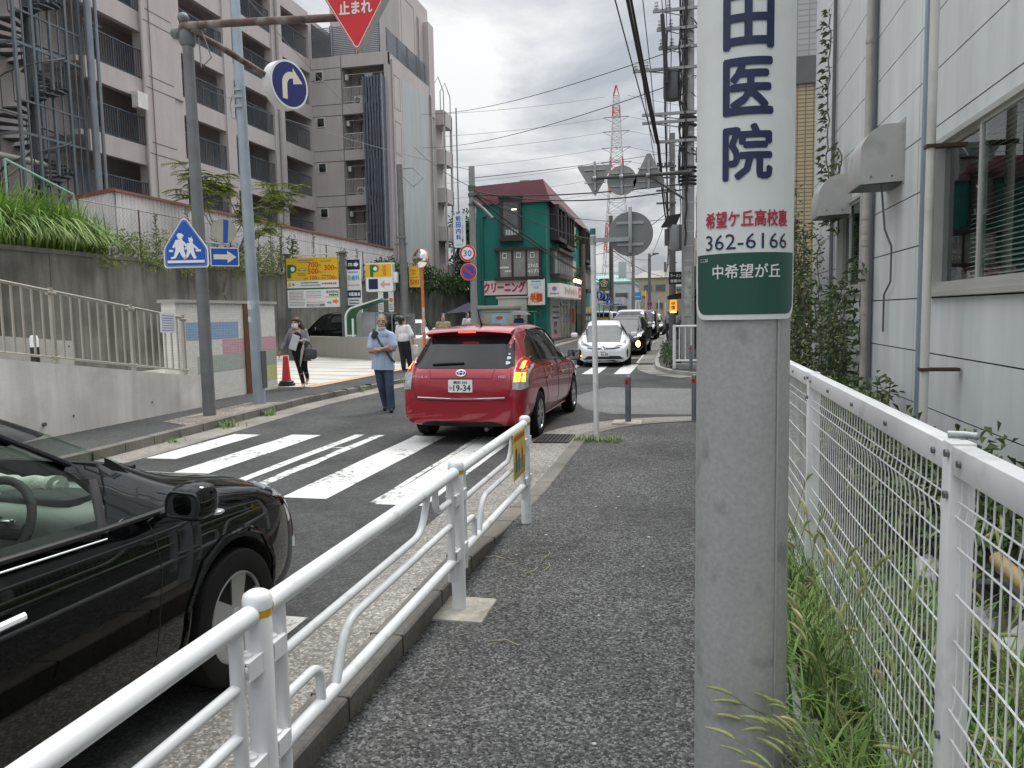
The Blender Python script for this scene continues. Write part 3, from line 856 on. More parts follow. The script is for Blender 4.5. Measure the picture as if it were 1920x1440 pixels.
for a, c in zip(py, py[1:]):
    b = MB()
    for zz, r in ((1.05, .022), (.10, .018)):
        b.tube([(-8.85, a, zt(a) + zz), (-8.85, c, zt(c) + zz)], r, 10)
    n = max(5, int((c - a) / .165))
    for i in range(1, n):
        y = a + (c - a) * i / n
        b.box(-8.862, -8.838, y - .011, y + .011, zt(y) + .10, zt(y) + 1.05)
    b.build('bar_panel', HR, hf)
b = MB(); M = frame((-8.805, 11.82, 1.56), (0, 1, -.05))
b.slab([(-.20, -.17), (.21, -.17), (.2, .18), (-.21, .17)], M, .006)
b.m(1)
for q in range(7): scribble(b, -.16, .17, .125 - q * .042, .02, M, .001)
b.solo('paper_notice', [P('notice_paper', (.70, .70, .74), .6, var=.05), P('notice_ink', (.2, .2, .42), .6)], 'wrinkled white paper notice tied to the end of the beige railing', 'notice', (-8.8, 11.8, 1.55))
lp = thing('bollard_lamp', 'short black lamp post with a white glass head behind the beige railing', 'lamp', (-11.5, 11.7, .75))
MB().lathe([(.075, 0), (.075, .42)], (-11.5, 11.7, .75), 16).build('stem', BLACK, lp)
b = MB().lathe([(.07, .42), (.072, .58), (.055, .63), (0, .64)], (-11.5, 11.7, .75), 16); b.build('lamp_head', P('frosted_glass', (.75, .77, .78), .2), lp)

def tile_mat(name, col, s=.05, grout=(.55, .54, .5), gw=.06):
    m = bpy.data.materials.new(name); m.use_nodes = True
    t = m.node_tree; bb = t.nodes['Principled BSDF']; n = t.nodes.new; l = t.links.new
    bb.inputs['Roughness'].default_value = .3
    tx = n('ShaderNodeTexCoord'); sp = n('ShaderNodeSeparateXYZ'); l(tx.outputs['Object'], sp.inputs[0])
    cb = n('ShaderNodeCombineXYZ'); l(sp.outputs[1], cb.inputs[0]); l(sp.outputs[2], cb.inputs[1])
    br = n('ShaderNodeTexBrick'); br.inputs['Scale'].default_value = 1; br.offset = 0
    br.inputs['Brick Width'].default_value = s * 2; br.inputs['Row Height'].default_value = s; br.inputs['Mortar Size'].default_value = s * gw
    br.inputs['Color1'].default_value = (*col, 1); br.inputs['Color2'].default_value = (*[c * .88 for c in col], 1); br.inputs['Mortar'].default_value = (*grout, 1)
    l(cb.outputs[0], br.inputs['Vector']); l(br.outputs['Color'], bb.inputs['Base Color'])
    return m
TX, TY0, TY1, TZ = -9.2, 12.58, 16.1, 1.93
tw = thing('tiled_wall', 'white mosaic tiled entrance wall with blue, pink, green and yellow blocks', 'wall', (TX, 14.3, 0))
b = MB()
b.box(TX - .3, TX, TY0, TY1, -.05, TZ)
cols2 = {1: (.22, .36, .55), 2: (.60, .32, .38), 3: (.36, .42, .36), 4: (.62, .60, .25)}
# flush colour fields, each 3 mm proud
for k, a, c, e0, f0 in ((1, 12.85, 14.6, 1.22, 1.56), (2, 14.0, 14.78, .90, 1.21), (2, 15.02, 16.1, .90, 1.21), (3, 13.15, 14.78, .56, .89), (3, 15.02, 16.1, .56, .89), (4, 15.02, 16.1, .22, .55)):
    b.m(k).box(TX + .0005, TX + .003, a, c, e0, f0)
b.build('tile_face', [tile_mat('tile_white', (.72, .71, .66)), tile_mat('tile_blue', cols2[1]), tile_mat('tile_pink', cols2[2]), tile_mat('tile_sage', cols2[3]), tile_mat('tile_lemon', cols2[4])], tw)
MB().box(TX - .34, TX + .04, TY0 - .06, TY1 + .05, TZ + .001, TZ + .06).build('coping', P('coping_grey', (.36, .35, .33), .7), tw)
b = MB()
for i in range(4): b.box(TX + .004, TX + .035, 14.80 + .055 * i, 14.845 + .055 * i, -.04, TZ - .002)
b.build('slat_strip', P('red_brown_slat', (.15, .06, .035), .6, var=.15), tw)
MB().box(TX + .0035, TX + .012, 16.12, 16.1, .2, .9)
# traffic cone by the wall
c0 = (-9.25, 16.6, .01)
cn = thing('traffic_cone', 'red traffic cone with a black weighted base at the end of the tiled wall', 'traffic cone', c0)
MB().lathe([(.115, .06), (.10, .2), (.062, .66), (.055, .70), (0, .705)], c0, 20).build('cone', P('cone_red', (.55, .03, .035), .5, var=.08), cn)
MB().lathe([(.2, 0), (.2, .05), (.17, .06), (.17, .10), (.13, .12), (.12, .125)], c0, 20).build('base', BLACK, cn)

# ------------------------------------------------------------------ retaining wall, corrugated fence
RW = P('stained_concrete', (.17, .165, .145), .95, var=.22, vs=.7, fv=.12, fs=25, streak=.45, bump=.25, bs=20, dirt=.8, ds=.55, dcol=(.055, .053, .045))
b = MB()
b.box(-17.4, -17, -6, 62, -.1, 3.5).box(-17.42, -16.94, -6, 62, 3.501, 3.62)
for y in range(0, 62, 6): b.box(-17.001, -16.985, y, y + .03, 0, 3.5)
b.solo('retaining_wall', [RW], 'tall dark weather-stained concrete retaining wall below the shrubs', 'retaining wall', (-17.2, 28, 0))
g = MB(); g.raw([(-17.3, -6, 3.55), (-17.3, 70, 3.55), (-60, 70, 4.6), (-60, -6, 4.6)], [(0, 1, 2, 3)])
structure(g, 'upper_ground', SOIL)
CF = P('corrugated_white', (.72, .69, .69), .45, var=.06, streak=.1, dirt=.2, ds=2, dcol=(.45, .42, .4))
def corr(b, p0, p1, z0, z1a, z1b, pitch=.19, amp=.045):
    p0, p1 = Vector(p0), Vector(p1); d = p1 - p0; ln = d.length; d.normalize(); nn = Vector((d.y, -d.x))
    n = int(ln / pitch) * 4; vs = []
    for i in range(n + 1):
        q = p0 + d * (ln * i / n) + nn * (amp * sin(i * pi / 2 + .785))
        zt_ = z1a + (z1b - z1a) * i / n
        vs += [(q.x, q.y, z0), (q.x, q.y, zt_)]
    b.raw(vs, [(2 * i, 2 * i + 2, 2 * i + 3, 2 * i + 1) for i in range(n)], True)
cf = thing('corrugated_fence', 'white corrugated metal fence with a red trim along its top above the retaining wall', 'fence', (-18, 34, 3.6))
b = MB(); corr(b, (-18, 21.9), (-18, 46.2), 3.6, 5.8, 5.8); corr(b, (-20.5, 22.9), (-18, 21.9), 3.6, 5.8, 5.8)
b.build('sheeting', CF, cf)
b = MB(); b.box(-18.12, -17.9, 21.8, 46.25, 5.78, 5.87)
M = frame((-19.3, 22.36, 5.78), (2.5, -1.0, 0)); b.slab([(-1.4, 0), (1.4, 0), (1.4, .13), (-1.4, .13)], M, .06)
b.build('red_trim', P('trim_red', (.25, .09, .08), .6, var=.1), cf)
# chain-link fence in front of it
b = MB()
cl = thing('chain_link_fence', 'chain link fence on rusty posts in front of the white corrugated fence', 'fence', (-17.5, 30, 3.6))
for y in (19.8, 22.4, 25.0, 27.6, 31.5, 36, 40.5, 45):
    MB().tube([(-17.55, y, 3.5), (-17.55, y, 5.25)], .028, 8).build('post', P('rusty_post', (.12, .08, .07), .7, .3, var=.25, vs=9), cl)
b = MB()
b.tube([(-17.55, 19.8, 5.22), (-17.55, 45, 5.22)], .018, 6)
y = 19.8
while y < 33:
    b.raw([(-17.55, y, 3.6), (-17.55, y + .008, 3.6), (-17.55, y + 1.608, 5.2), (-17.55, y + 1.6, 5.2)], [(0, 1, 2, 3)])
    b.raw([(-17.548, y + 1.6, 3.6), (-17.548, y + 1.608, 3.6), (-17.548, y + .008, 5.2), (-17.548, y, 5.2)], [(0, 1, 2, 3)]); y += .16
b.build('chain_mesh', P('mesh_grey', (.33, .33, .33), .6, .4), cl)
b = MB(); b.tube([(-17.6, 17.4, 5.95), (-17.6, 19.7, 5.35)], .035, 8); b.tube([(-17.6, 17.4, 3.5), (-17.6, 17.4, 5.95)], .03, 8); b.tube([(-17.6, 19.7, 3.5), (-17.6, 19.7, 5.35)], .03, 8)
b.solo('green_rail', [P('pale_green_rail', (.24, .40, .36), .5)], 'pale green rail above the big clump of grass', 'railing', (-17.6, 18, 4))

# ------------------------------------------------------------------ apartment building
AX = -24.0
AP = P('mauve_render', (.46, .415, .405), .8, var=.05, vs=.5, streak=.07, fv=.04, fs=20, dirt=.15, ds=.5, dcol=(.38, .345, .34))
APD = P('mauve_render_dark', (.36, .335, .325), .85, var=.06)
GRV = P('joint_groove', (.16, .145, .145), .9)
RAILC = P('slate_rail', (.085, .105, .13), .5, .3)
ap = thing('apartment_building', 'big mauve grey apartment block with open access corridors on the left', 'building', (AX, 38, 3.6))
ZB = [6.6 + 2.95 * k for k in range(-1, 5)]            # corridor floor levels
ROOF = 21.4
b = MB()
cols3 = [(31.5, 34.25), (37.95, 38.75), (43.0, 43.75)]
for zb in ZB: b.box(AX - .25, AX, 28.0, 47.9, zb - .86, zb)           # spandrel beams
b.box(AX - .3, AX + .02, 28.0, 47.9, ROOF - .86, ROOF)
b.box(AX - 9, AX - .3, 26, 60, ROOF - .3, ROOF - .02)
for a, c in cols3: b.box(AX - .45, AX + .07, a, c, 3, ROOF - .87)
for a, c in ((31.5, 34.25),):
    b.box(AX + .071, AX + .12, a + 0.02, c - .7, 3, ROOF - .9)
for zb in ZB: b.box(AX - 2.0, AX - .26, 27.8, 47.9, zb - .22, zb - .004)      # corridor slabs
b.box(AX - 2.2, AX - 2.0, 24, 47.9, 3, ROOF - .31)                    # back wall
b.box(AX - 2, AX + .03, 43.76, 44.3, 3, ROOF)
b.box(AX - 9, AX - .01, 47.91, 48.3, 3, ROOF - .31)
# left block (frame edge) with recessed panels
b.box(AX - 9, AX + .35, 8, 24.4, 3, ROOF + .5)
b.box(AX - 9, AX - 2.21, 24.41, 28, 3, ROOF)
b.m(1)
for zb in ZB:
    b.box(AX + .351, AX + .358, 8, 24.4, zb - .42, zb - .38)
    b.box(AX + .08, AX + .128, 31.52, 34.2, zb - .30, zb - .26)
    b.box(AX + .121, AX + .128, 31.7, 33.5, zb + .22, zb + .26)
for y in (12.5, 16.5, 20.5, 23.2): b.box(AX + .351, AX + .357, y, y + .05, 3, ROOF)
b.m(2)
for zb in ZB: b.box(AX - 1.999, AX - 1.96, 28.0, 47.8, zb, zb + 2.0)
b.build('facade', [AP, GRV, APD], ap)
# corridor railings, one per bay and floor
bays = [(28.05, 31.48), (34.27, 37.93), (38.77, 42.98), (44.32, 47.6)]
def railing(b, y0, y1, z0, x, h=1.3, gap=.14):
    b.box(x - .03, x + .03, y0, y1, z0 + h - .05, z0 + h)
    b.box(x - .02, x + .02, y0, y1, z0 + .06, z0 + .09)
    n = int((y1 - y0) / gap)
    for i in range(n + 1):
        y = y0 + (y1 - y0) * i / n
        b.box(x - .012, x + .012, y - .012, y + .012, z0 + .0901, z0 + h - .0501)
    for t in (.5,): b.box(x - .026, x + .026, y0 + (y1 - y0) * t - .025, y0 + (y1 - y0) * t + .025, z0, z0 + h)
for zb in ZB[1:]:
    for a, c in bays:
        b = MB(); railing(b, a, c, zb, AX - .08); b.build('railing', RAILC, ap)
DOOR = P('door_grey', (.24, .26, .29), .5); DOORF = P('door_dark', (.03, .032, .035), .4)
for zb in ZB[1:]:
    for y in (29.2, 35.3, 39.7, 45.2):
        b = MB(); b.box(AX - 1.955, AX - 1.93, y, y + .85, zb, zb + 1.95); b.m(1).box(AX - 1.958, AX - 1.935, y + 1.2, y + 1.9, zb + .9, zb + 1.8)
        b.build('door', [DOOR, DOORF], ap)
for y, zb in ((36.0, 18.4), (40.9, 18.4), (45.9, 9.55), (36, 9.55), (29.9, 12.5)):
    MB().box(AX - 1.2, AX - 1.1, y - .5, y + .5, zb + 2.02, zb + 2.08).build('ceiling_lamp', P('lamp_case', (.75, .75, .72), .4), ap)
# vertical rain pipes
for y, m_, r in ((31.35, AP, .07), (43.5, P('pipe_grey', (.34, .33, .31), .5), .1), (31.9, GRV, .02)):
    b = MB(); b.tube([(AX + .16, y, 3), (AX + .16, y, 22)], r, 10); b.build('rain_pipe', m_, ap)
MB().box(AX + .08, AX + .4, 30.55, 31.2, 11.05, 11.75).build('junction_box', P('box_white', (.66, .65, .62), .5), ap)
# steel spiral stair in its cage, in front of the left block
st = thing('spiral_staircase', 'dark grey steel spiral staircase inside an open cage against the apartment block', 'staircase', (-22.6, 25.9, 3.6))
CG = P('cage_steel', (.12, .145, .165), .5, .35)
b = MB()
for y in (24.6, 25.35, 26.1, 26.85, 27.5): b.box(-21.75, -21.66, y - .05, y + .05, 3.6, 23)
for y in (24.6, 27.5): b.box(-23.6, -23.5, y - .05, y + .05, 3.6, 23)
for y in (24.95, 25.7, 26.5, 27.2): b.box(-21.73, -21.68, y - .025, y + .025, 3.6, 23)
for k in range(7):
    zz = 5.0 + 2.95 * k
    b.box(-21.74, -21.67, 24.65, 27.45, zz, zz + .09).box(-21.74, -21.67, 24.65, 27.45, zz + 1.1, zz + 1.16)
    b.box(-23.5, -21.75, 24.57, 24.63, zz, zz + .09).box(-23.5, -21.75, 27.47, 27.53, zz, zz + .09)
b.build('cage', CG, st)
b = MB(); b.tube([(-22.6, 26.05, 3.6), (-22.6, 26.05, 23)], .1, 10)
nst = 15
for k in range(int(19.4 / 2.95 * nst)):
    a0 = 2 * pi * k / nst; a1 = a0 + 2 * pi / nst * 1.15; zz = 3.8 + 2.95 * k / nst
    p = [(-22.6, 26.05)] + [(-22.6 + 1.15 * cos(a), 26.05 + 1.15 * sin(a)) for a in (a0, (a0 + a1) / 2, a1)]
    b.prism(p, zz, zz + .05, 'z')
    b.box(-22.6 + 1.13 * cos(a0) - .012, -22.6 + 1.13 * cos(a0) + .012, 26.05 + 1.13 * sin(a0) - .012, 26.05 + 1.13 * sin(a0) + .012, zz + .05, zz + 1.0)
pts = [(-22.6 + 1.15 * cos(t), 26.05 + 1.15 * sin(t), 4.85 + 2.95 * t / (2 * pi)) for t in [i * .3 for i in range(int(2 * pi * 6.3 / .3))]]
b.tube(pts, .03, 6)
b.build('steps', P('stair_steel', (.07, .08, .09), .55, .3), st)
b = MB(); b.tube([(-21.5, 27.75, 3.6), (-21.5, 27.75, 23)], .13, 10); b.tube([(-21.55, 28.2, 3.6), (-21.55, 28.2, 23)], .07, 8)
b.build('conduit', P('conduit_grey', (.20, .22, .25), .45, .3), st)
b = MB(); b.tube([(-22.6, 12, 7.2), (-22.6, 24.2, 7.3)], .12, 10); b.tube([(-23.6, 23.2, 6.7), (-22.6, 23.2, 7.2)], .05, 6)
b.solo('roof_duct', [P('duct_beige', (.45, .43, .38), .5)], 'beige horizontal pipe with spikes bracketed to the left block of the apartments', 'pipe', (-22.6, 20, 7))

st.location.y -= 2.4

# second wing: gable with small windows, balconies with a slatted screen, long side wall
W2 = thing('apartment_wing', 'mauve grey apartment wing end with small windows, balconies and a slatted screen', 'building', (-21.5, 52, 3.6))
YF, XL, XR, RF = 48.0, -24.0, -18.6, 18.5
BX = -21.85                                         # balcony recess starts here
fl = [15.45 - 2.93 * k for k in range(5)]           # balcony floor levels
b = MB()
b.box(XL, BX, YF, YF + .3, 3, RF)                   # blind wall left of the balconies (windows set on it)
for z in fl: b.box(BX + .001, XR - .3, YF - .001, YF + .3, z - .66, z)
b.box(BX + .001, XR, YF - .002, YF + .3, 17.75, RF)
b.box(XR - .3, XR, YF, YF + 1.6, 3, RF - .002)
b.box(BX - .001, XR - .301, YF + 1.6, YF + 1.9, 3, RF)
b.box(BX - .2, BX - .002, YF + .3, YF + 1.6, 3, RF)
for z in fl + [18.3]: b.box(BX, XR - .301, YF + .301, YF + 1.6, z - .2, z - .01)
# side wall with recessed bays
b.box(XR - .5, XR, YF + 1.6, 56.9, 3, RF)
b.box(XL, XR - .5, YF + 1.9, 57, RF - .3, RF - .01)
b.box(XR - 5, XR - .3, 56.91, 57.5, 3, RF - .8)
b.m(1)
for z in [17.75] + fl:
    b.box(XL + .01, BX, YF - .006, YF, z - .72, z - .66); b.box(XL + .01, BX, YF - .006, YF, z + .0, z + .05)
for x in (BX - .03,): b.box(x, x + .06, YF - .007, YF - .0005, 3, RF)
for y in (49.2, 50.25):
    pass
for z in fl + []:
    for a, c in ((48.9, 50.0),):
        b.box(XR + .0005, XR + .006, a, a + .04, z - .2, z + 1.9); b.box(XR + .0005, XR + .006, c, c + .04, z - .2, z + 1.9)
        b.box(XR + .0005, XR + .006, a, c, z + 1.86, z + 1.9); b.box(XR + .0005, XR + .006, a, c, z - .24, z - .2)
b.m(2).box(XR + .0005, XR + .012, 50.35, 55.5, 3.6, 17.5)
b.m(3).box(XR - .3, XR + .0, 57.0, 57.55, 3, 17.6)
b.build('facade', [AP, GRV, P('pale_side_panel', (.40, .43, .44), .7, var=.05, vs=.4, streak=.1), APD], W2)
for z in fl + [5.2 - 2.93]:
    if z < 3: continue
    b = MB(); x0, x1 = -23.70, -23.12; zz = z + 1.55
    b.box(x0, x1, YF - .04, YF + .02, zz, zz + .64)
    o = b.build('window', P('window_white', (.62, .62, .6), .4), W2)
    MB().box(x0 + .06, x1 - .06, YF - .055, YF - .041, zz + .06, zz + .58).build('pane', P('dark_glass', (.02, .024, .026), .05, spec=.8, var=.2), o)
# balconies
for i, z in enumerate(fl):
    b = MB(); x0, x1 = BX + .05, XR - .35
    b.box(x0, x1, YF + .06, YF + .10, z + 1.03, z + 1.08).box(x0, x1, YF + .065, YF + .095, z + .12, z + .15)
    n = 26
    for q in range(n + 1):
        x = x0 + (x1 - x0) * q / n; b.box(x - .012, x + .012, YF + .068, YF + .092, z + .1501, z + 1.03)
    b.build('balcony_railing', P('ivory_rail', (.52, .50, .46), .5), W2)
    b = MB(); b.box(BX + .5, XR - 1.0, YF + 1.55, YF + 1.6, z + .02, z + 2.05)
    b.m(1)
    for q in range(3): b.box(BX + .55 + q * .58, BX + .58 + q * .58, YF + 1.52, YF + 1.549, z + .02, z + 2.05)
    b.m(2).box(BX + .65, BX + 1.0, YF + 1.52, YF + 1.549, z + .1, z + 2.0)
    b.build('balcony_window', [P('dark_glass', (.02, .024, .026), .05, spec=.8), P('window_white', (.62, .62, .6), .4), P('curtain', (.45, .43, .4), .8)], W2)
    u0 = x0 + .55 + .5 * (i % 2)
    b = MB(); b.bbox(u0, u0 + .75, YF + .5, YF + .85, z + .02, z + .6, .02)
    b.m(1).lathe([(.2, 0), (.2, -.008), (0, -.01)], (u0 + .26, YF + .499, z + .31), 16, 'y')
    b.build('air_conditioner', [P('ac_white', (.62, .62, .6), .5), DGREY], W2)
    b = MB(); b.tube([(BX + .1, YF + .4, z + 1.95), (XR - .4, YF + .4, z + 1.95)], .02, 6); b.bbox(BX + .1, BX + .3, YF + .3, YF + .5, z + 1.6, z + 1.95, .02)
    if i == 0:
        b.m(1).box(BX + 1.45, BX + 2.0, YF + .39, YF + .41, z + 1.1, z + 1.93)
    b.build('drying_pole', [P('window_white', (.62, .62, .6), .4), P('laundry', (.45, .52, .6), .8)], W2)
SC = P('slate_screen', (.12, .14, .18), .5, .2)
sc = MB()
sx0, sx1, sy = -20.15, -18.95, YF - .55
for q in range(7):
    x = sx0 + (sx1 - sx0) * q / 6; sc.box(x - .045, x + .045, sy, sy + .05, 5.4, 16.95)
for z in fl + [17.0]: sc.box(sx0 - .05, sx1 + .05, sy + .051, sy + .10, z - .75, z - .15)
for q in range(10):
    x = sx0 + .1 + q * .11; sc.box(x, x + .05, sy + .051, sy + .058, 5.4, 16.9)
sc.m(1).box(sx0, sx1, sy + .22, sy + .25, 5.4, 16.6)
sc.m(0).box(sx1 + .06, sx1 + .1, sy - .02, YF - .003, 5.4, 16.95)
sc.m(2).box(sx1 + .055, sx1 + .105, sy - .06, sy - .021, 3.4, 17.05)
sc.box(sx0 - .05, sx1 + .1, sy, YF - .01, 5.2, 5.4)
sc.build('slatted_screen', [SC, P('screen_back', (.02, .022, .03), .7), P('screen_edge', (.35, .37, .40), .4, .4)], W2)
# roof terrace screens and penthouse
b = MB()
for (x0, x1) in ((-23.9, -22.6), (-22.45, -20.9), (-20.75, -19.2)):
    z = RF + .1
    while z < RF + 1.9: b.box(x0, x1, YF + .1, YF + .13, z, z + .06); z += .115
    for x in (x0, x1): b.box(x - .03, x + .03, YF + .14, YF + .2, RF, RF + 2.0)
for (a, c) in ((48.3, 50.1), (50.2, 52.0), (52.1, 53.9), (54.0, 55.8)):
    z = RF + .1
    while z < RF + 1.5: b.box(XR - .13, XR - .1, a, c, z, z + .05); z += .105
    for y in (a, c): b.box(XR - .2, XR - .14, y - .03, y + .03, RF, RF + 1.6)
b.build('terrace_screen', P('terrace_slat', (.13, .16, .19), .5, .3), W2)
b = MB(); b.box(-24, XR - .35, 51.2, 57.3, RF, 24.4); b.box(XR - .349, XR + .05, 56.2, 57.4, RF - 2, 23.2)
b.m(1)
b.box(XR - .349, XR - .343, 51.6, 54.2, 20.1, 20.16); b.box(XR - .349, XR - .343, 51.6, 54.2, 23.4, 23.46); b.box(XR - .349, XR - .343, 51.6, 51.66, 20.1, 23.4); b.box(XR - .349, XR - .343, 54.2, 54.26, 20.1, 23.4)
b.build('penthouse', [AP, GRV], W2)
b = MB()
b.tube([(XR + .1, 48.35, 3.3), (XR + .1, 48.35, 18.1)], .06, 8); b.tube([(XR + .12, 56.2, 3.3), (XR + .12, 56.2, 17.8), (XR - .1, 56.2, 18.1)], .07, 8)
b.tube([(XR - .25, 54.9, 18.6), (XR - .25, 54.9, 22.9), (XR - .4, 54.9, 23.2)], .06, 8)
b.build('rain_pipe', P('pipe_mauve', (.30, .275, .27), .5), W2)
# stair landings at the back edge
b = MB()
for k in range(5):
    z = 17.3 - 2.93 * k
    b.box(XR - .6, XR + .5, 58.0, 60.2, z - 1.1, z)
    b.box(XR - .6, XR - .3, 58.0, 60.2, z - 2.93, z - 1.1)
for x, y in ((XR + .5, 58.2), (XR + .5, 60.0)): b.box(x - .15, x, y, y + .18, 3, 17.2)
b.m(1).tube([(XR + .8, 60.4, 3), (XR + .8, 60.4, 18)], .06, 6)
b.m(1)
for y in (58.1, 59.8): b.tube([(XR - .3, y, 17.3), (XR - .3, y, 19.2), (XR + .1, y, 19.8), (XR + .5, y, 18.7), (XR + .5, y, 17.3)], .04, 6)
b.build('stair_tower', [AP, P('stair_pipe', (.30, .28, .27), .5)], W2)
# ------------------------------------------------------------------ sign posts at the crossing
PG = P('grey_post_paint', (.17, .175, .18), .55, .2, var=.15, vs=3, dirt=.3, ds=5, dcol=(.11, .10, .095))
RUST = P('rusty_arm', (.14, .095, .08), .8, .2, var=.4, vs=7, dirt=.7, ds=4, dcol=(.34, .33, .31))
SF = (1, 0, 0)
t = thing('sign_post', 'dark grey sign post leaning slightly, with two rusty arms at its top', 'sign post', (-7.8, 11.4, 0))
b = MB(); b.tube([(-7.80, 11.4, -.1), (-7.83, 11.4, 6.35)], [.105, .085], 18)
b.tube([(-7.81, 11.4, 2.05), (-7.812, 11.4, 2.1)], .104, 18)
b.build('pole', PG, t)
b = MB(); b.tube([(-7.95, 11.38, 6.15), (-7.83, 11.3, 6.28), (-6.5, 11.25, 6.20), (-4.7, 11.25, 6.10)], .058, 10)
b.tube([(-7.86, 11.35, 6.28), (-7.6, 12.0, 6.15), (-7.3, 12.9, 5.92), (-7.22, 13.1, 5.85)], .055, 10)
b.build('arm', RUST, t)
b = MB(); b.lathe([(.1, 6.0), (.13, 6.05), (.13, 6.3), (.1, 6.34)], (-7.83, 11.4, 0), 14); b.ell((-7.85, 11.35, 6.42), (.09, .09, .09)); b.ell((-7.99, 11.36, 6.2), (.1, .1, .09)); b.ell((-7.62, 11.38, 6.22), (.14, .1, .06))
b.tube([(-7.5, 11.3, 6.2), (-7.35, 11.3, 5.75), (-7.55, 11.32, 5.62), (-7.6, 11.36, 6.1)], .012, 6)
b.build('joint', PG, t)
# stop sign (a thick lit box, point down)
t = thing('stop_sign', 'red triangular stop sign with white Japanese characters hanging at the end of the rusty arm', 'sign', (-4.73, 11.1, 5.9))
cxs, czs = -4.74, 6.08
M = frame((cxs, 11.0, czs), (1, .06, 0))
tri = lambda s_, r: rpoly([(-.62 * s_, .45 * s_), (0, -.58 * s_), (.62 * s_, .45 * s_)], r, 6)
b = MB(); b.slab(tri(1.0, .10), M, .17); b.build('case', P('case_grey', (.55, .58, .56), .45, var=.1, dirt=.3, ds=5, dcol=(.35, .36, .34)), t)
b = MB(); b.poly(tri(.985, .095), M, .003); b.m(1).poly(tri(.945, .08), M, .005); b.m(0).poly(tri(.90, .07), M, .007)
b.m(1).text('止まれ', M @ Matrix.Translation((0, .06, .009)), .50, .18, .035)
b.build('face', [SIGNR, P('sign_cream', (.75, .70, .66), .4, var=.04)], t)
# turn arrow sign (round lit drum facing the side street)
t = thing('turn_sign', 'round blue drum sign with a white right turn arrow on the second rusty arm', 'sign', (-7.05, 13.2, 5.8))
M = frame((-7.0, 13.15, 5.82), (.36, .93, 0))
b = MB(); b.slab(circ(.43, 48), M, .22); b.build('case', P('drum_white', (.68, .70, .68), .3, var=.1, vs=3, dirt=.3, ds=4, dcol=(.42, .43, .38)), t)
b = MB(); b.m(1).poly(circ(.425, 48), M, .003); b.m(0).poly(circ(.39, 48), M, .005)
pth = [(-.17, -.27), (-.06, -.27)] + [(.08 + .14 * cos(a), -.02 + .14 * sin(a)) for a in [pi - i * pi / 2 / 6 for i in range(7)]] + [(.08, .02), (.30, .075), (.08, .31), (.08, .22)] + [(.06 + .23 * cos(a), 0 + .23 * sin(a)) for a in [pi / 2 + i * pi / 2 / 6 for i in range(7)]]
b.m(2).poly(pth, M, .007)
b.build('face', [P('drum_navy', (.012, .02, .14), .3, var=.1), SIGNW, P('arrow_cream', (.72, .66, .56), .4, var=.05)], t)
# school crossing sign
def ped_sign(name, M, s_, label, loc, detail=True):
    b = MB(); out = [(-.40, -.44), (.40, -.44), (.43, -.40), (.43, -.12), (.40, -.04), (.05, .47), (0, .49), (-.05, .47), (-.40, -.04), (-.43, -.12), (-.43, -.40)]
    sc_ = lambda k: [(x * s_ * k, y * s_ * k) for x, y in out]
    b.m(1).slab(sc_(1), M, .02); b.m(0).poly(sc_(.95), M, .003); b.m(1).poly(sc_(.91), M, .004); b.m(0).poly(sc_(.90), M, .005)
    b.m(1).rect(-.36 * s_, .36 * s_, -.35 * s_, -.30 * s_, M, .007)
    b.rect(-.32 * s_, -.24 * s_, -.14 * s_, -.10 * s_, M, .007); b.rect(.20 * s_, .30 * s_, -.14 * s_, -.10 * s_, M, .007)
    def child(cx_, k, hat):
        q = lambda pts: [(s_ * (cx_ + k * x), s_ * (-.26 + k * y)) for x, y in pts]
        b.poly(q(circ(.062, 16, (.02, .475))), M, .007)
        if hat: b.poly(q([(-.06, .49), (.11, .47), (.10, .50), (.06, .54), (-.02, .55)]), M, .008)
        else: b.poly(q([(-.05, .56), (0, .53), (.05, .58), (.04, .50), (-.04, .50)]), M, .008)
        b.poly(q([(-.09, .40), (.07, .42), (.10, .20), (.05, .14), (-.10, .16)]), M, .0075)
        b.poly(q([(-.10, .18), (.0, .16), (-.10, .0), (-.20, -.02), (-.22, .02), (-.14, .04)]), M, .007)
        b.poly(q([(-.02, .17), (.09, .2), (.12, .08), (.16, .0), (.09, -.03), (.03, .06)]), M, .007)
        b.poly(q([(.06, .40), (.22, .25), (.19, .22), (.05, .32)]), M, .0072)
        b.poly(q([(-.08, .40), (-.17, .24), (-.13, .22), (-.05, .32)]), M, .0072)
    if detail: child(-.11, .86, True); child(.10, .70, False)
    else: child(0, .8, True)
    b.solo(name, [SIGNB, SIGNW], label, 'sign', loc)
ped_sign('school_crossing_sign', frame((-7.98, 11.26, 2.84), (1, .18, 0)), .86, 'blue pentagonal school crossing sign with two white walking children on the dark grey post', (-7.98, 11.27, 2.8))
t = thing('one_way_sign', 'blue rectangular one way sign with a white right arrow beside the grey post', 'sign', (-7.35, 11.4, 2.6))
M = frame((-7.33, 11.35, 2.62), (.80, .6, 0))
b = MB(); b.m(1).slab([(-.22, -.15), (.22, -.15), (.22, .15), (-.22, .15)], M, .015); b.m(0).rect(-.205, .205, -.135, .135, M, .003)
b.m(2).poly([(-.17, -.04), (.04, -.04), (.04, -.10), (.18, 0), (.04, .10), (.04, .04), (-.17, .04)], M, .005)
b.build('plate', [SIGNB, SIGNW, P('arrow_cream', (.72, .66, .56), .4)], t)
b = MB(); b.tube([(-7.75, 11.4, 2.88), (-7.3, 11.42, 2.82)], .015, 6); b.build('bracket', GALV, t)
t = thing('faded_round_sign', 'faded round sign with a blue diagonal bar above the one way sign', 'sign', (-7.35, 11.4, 3.0))
M = frame((-7.31, 11.33, 3.03), (.76, .65, 0))
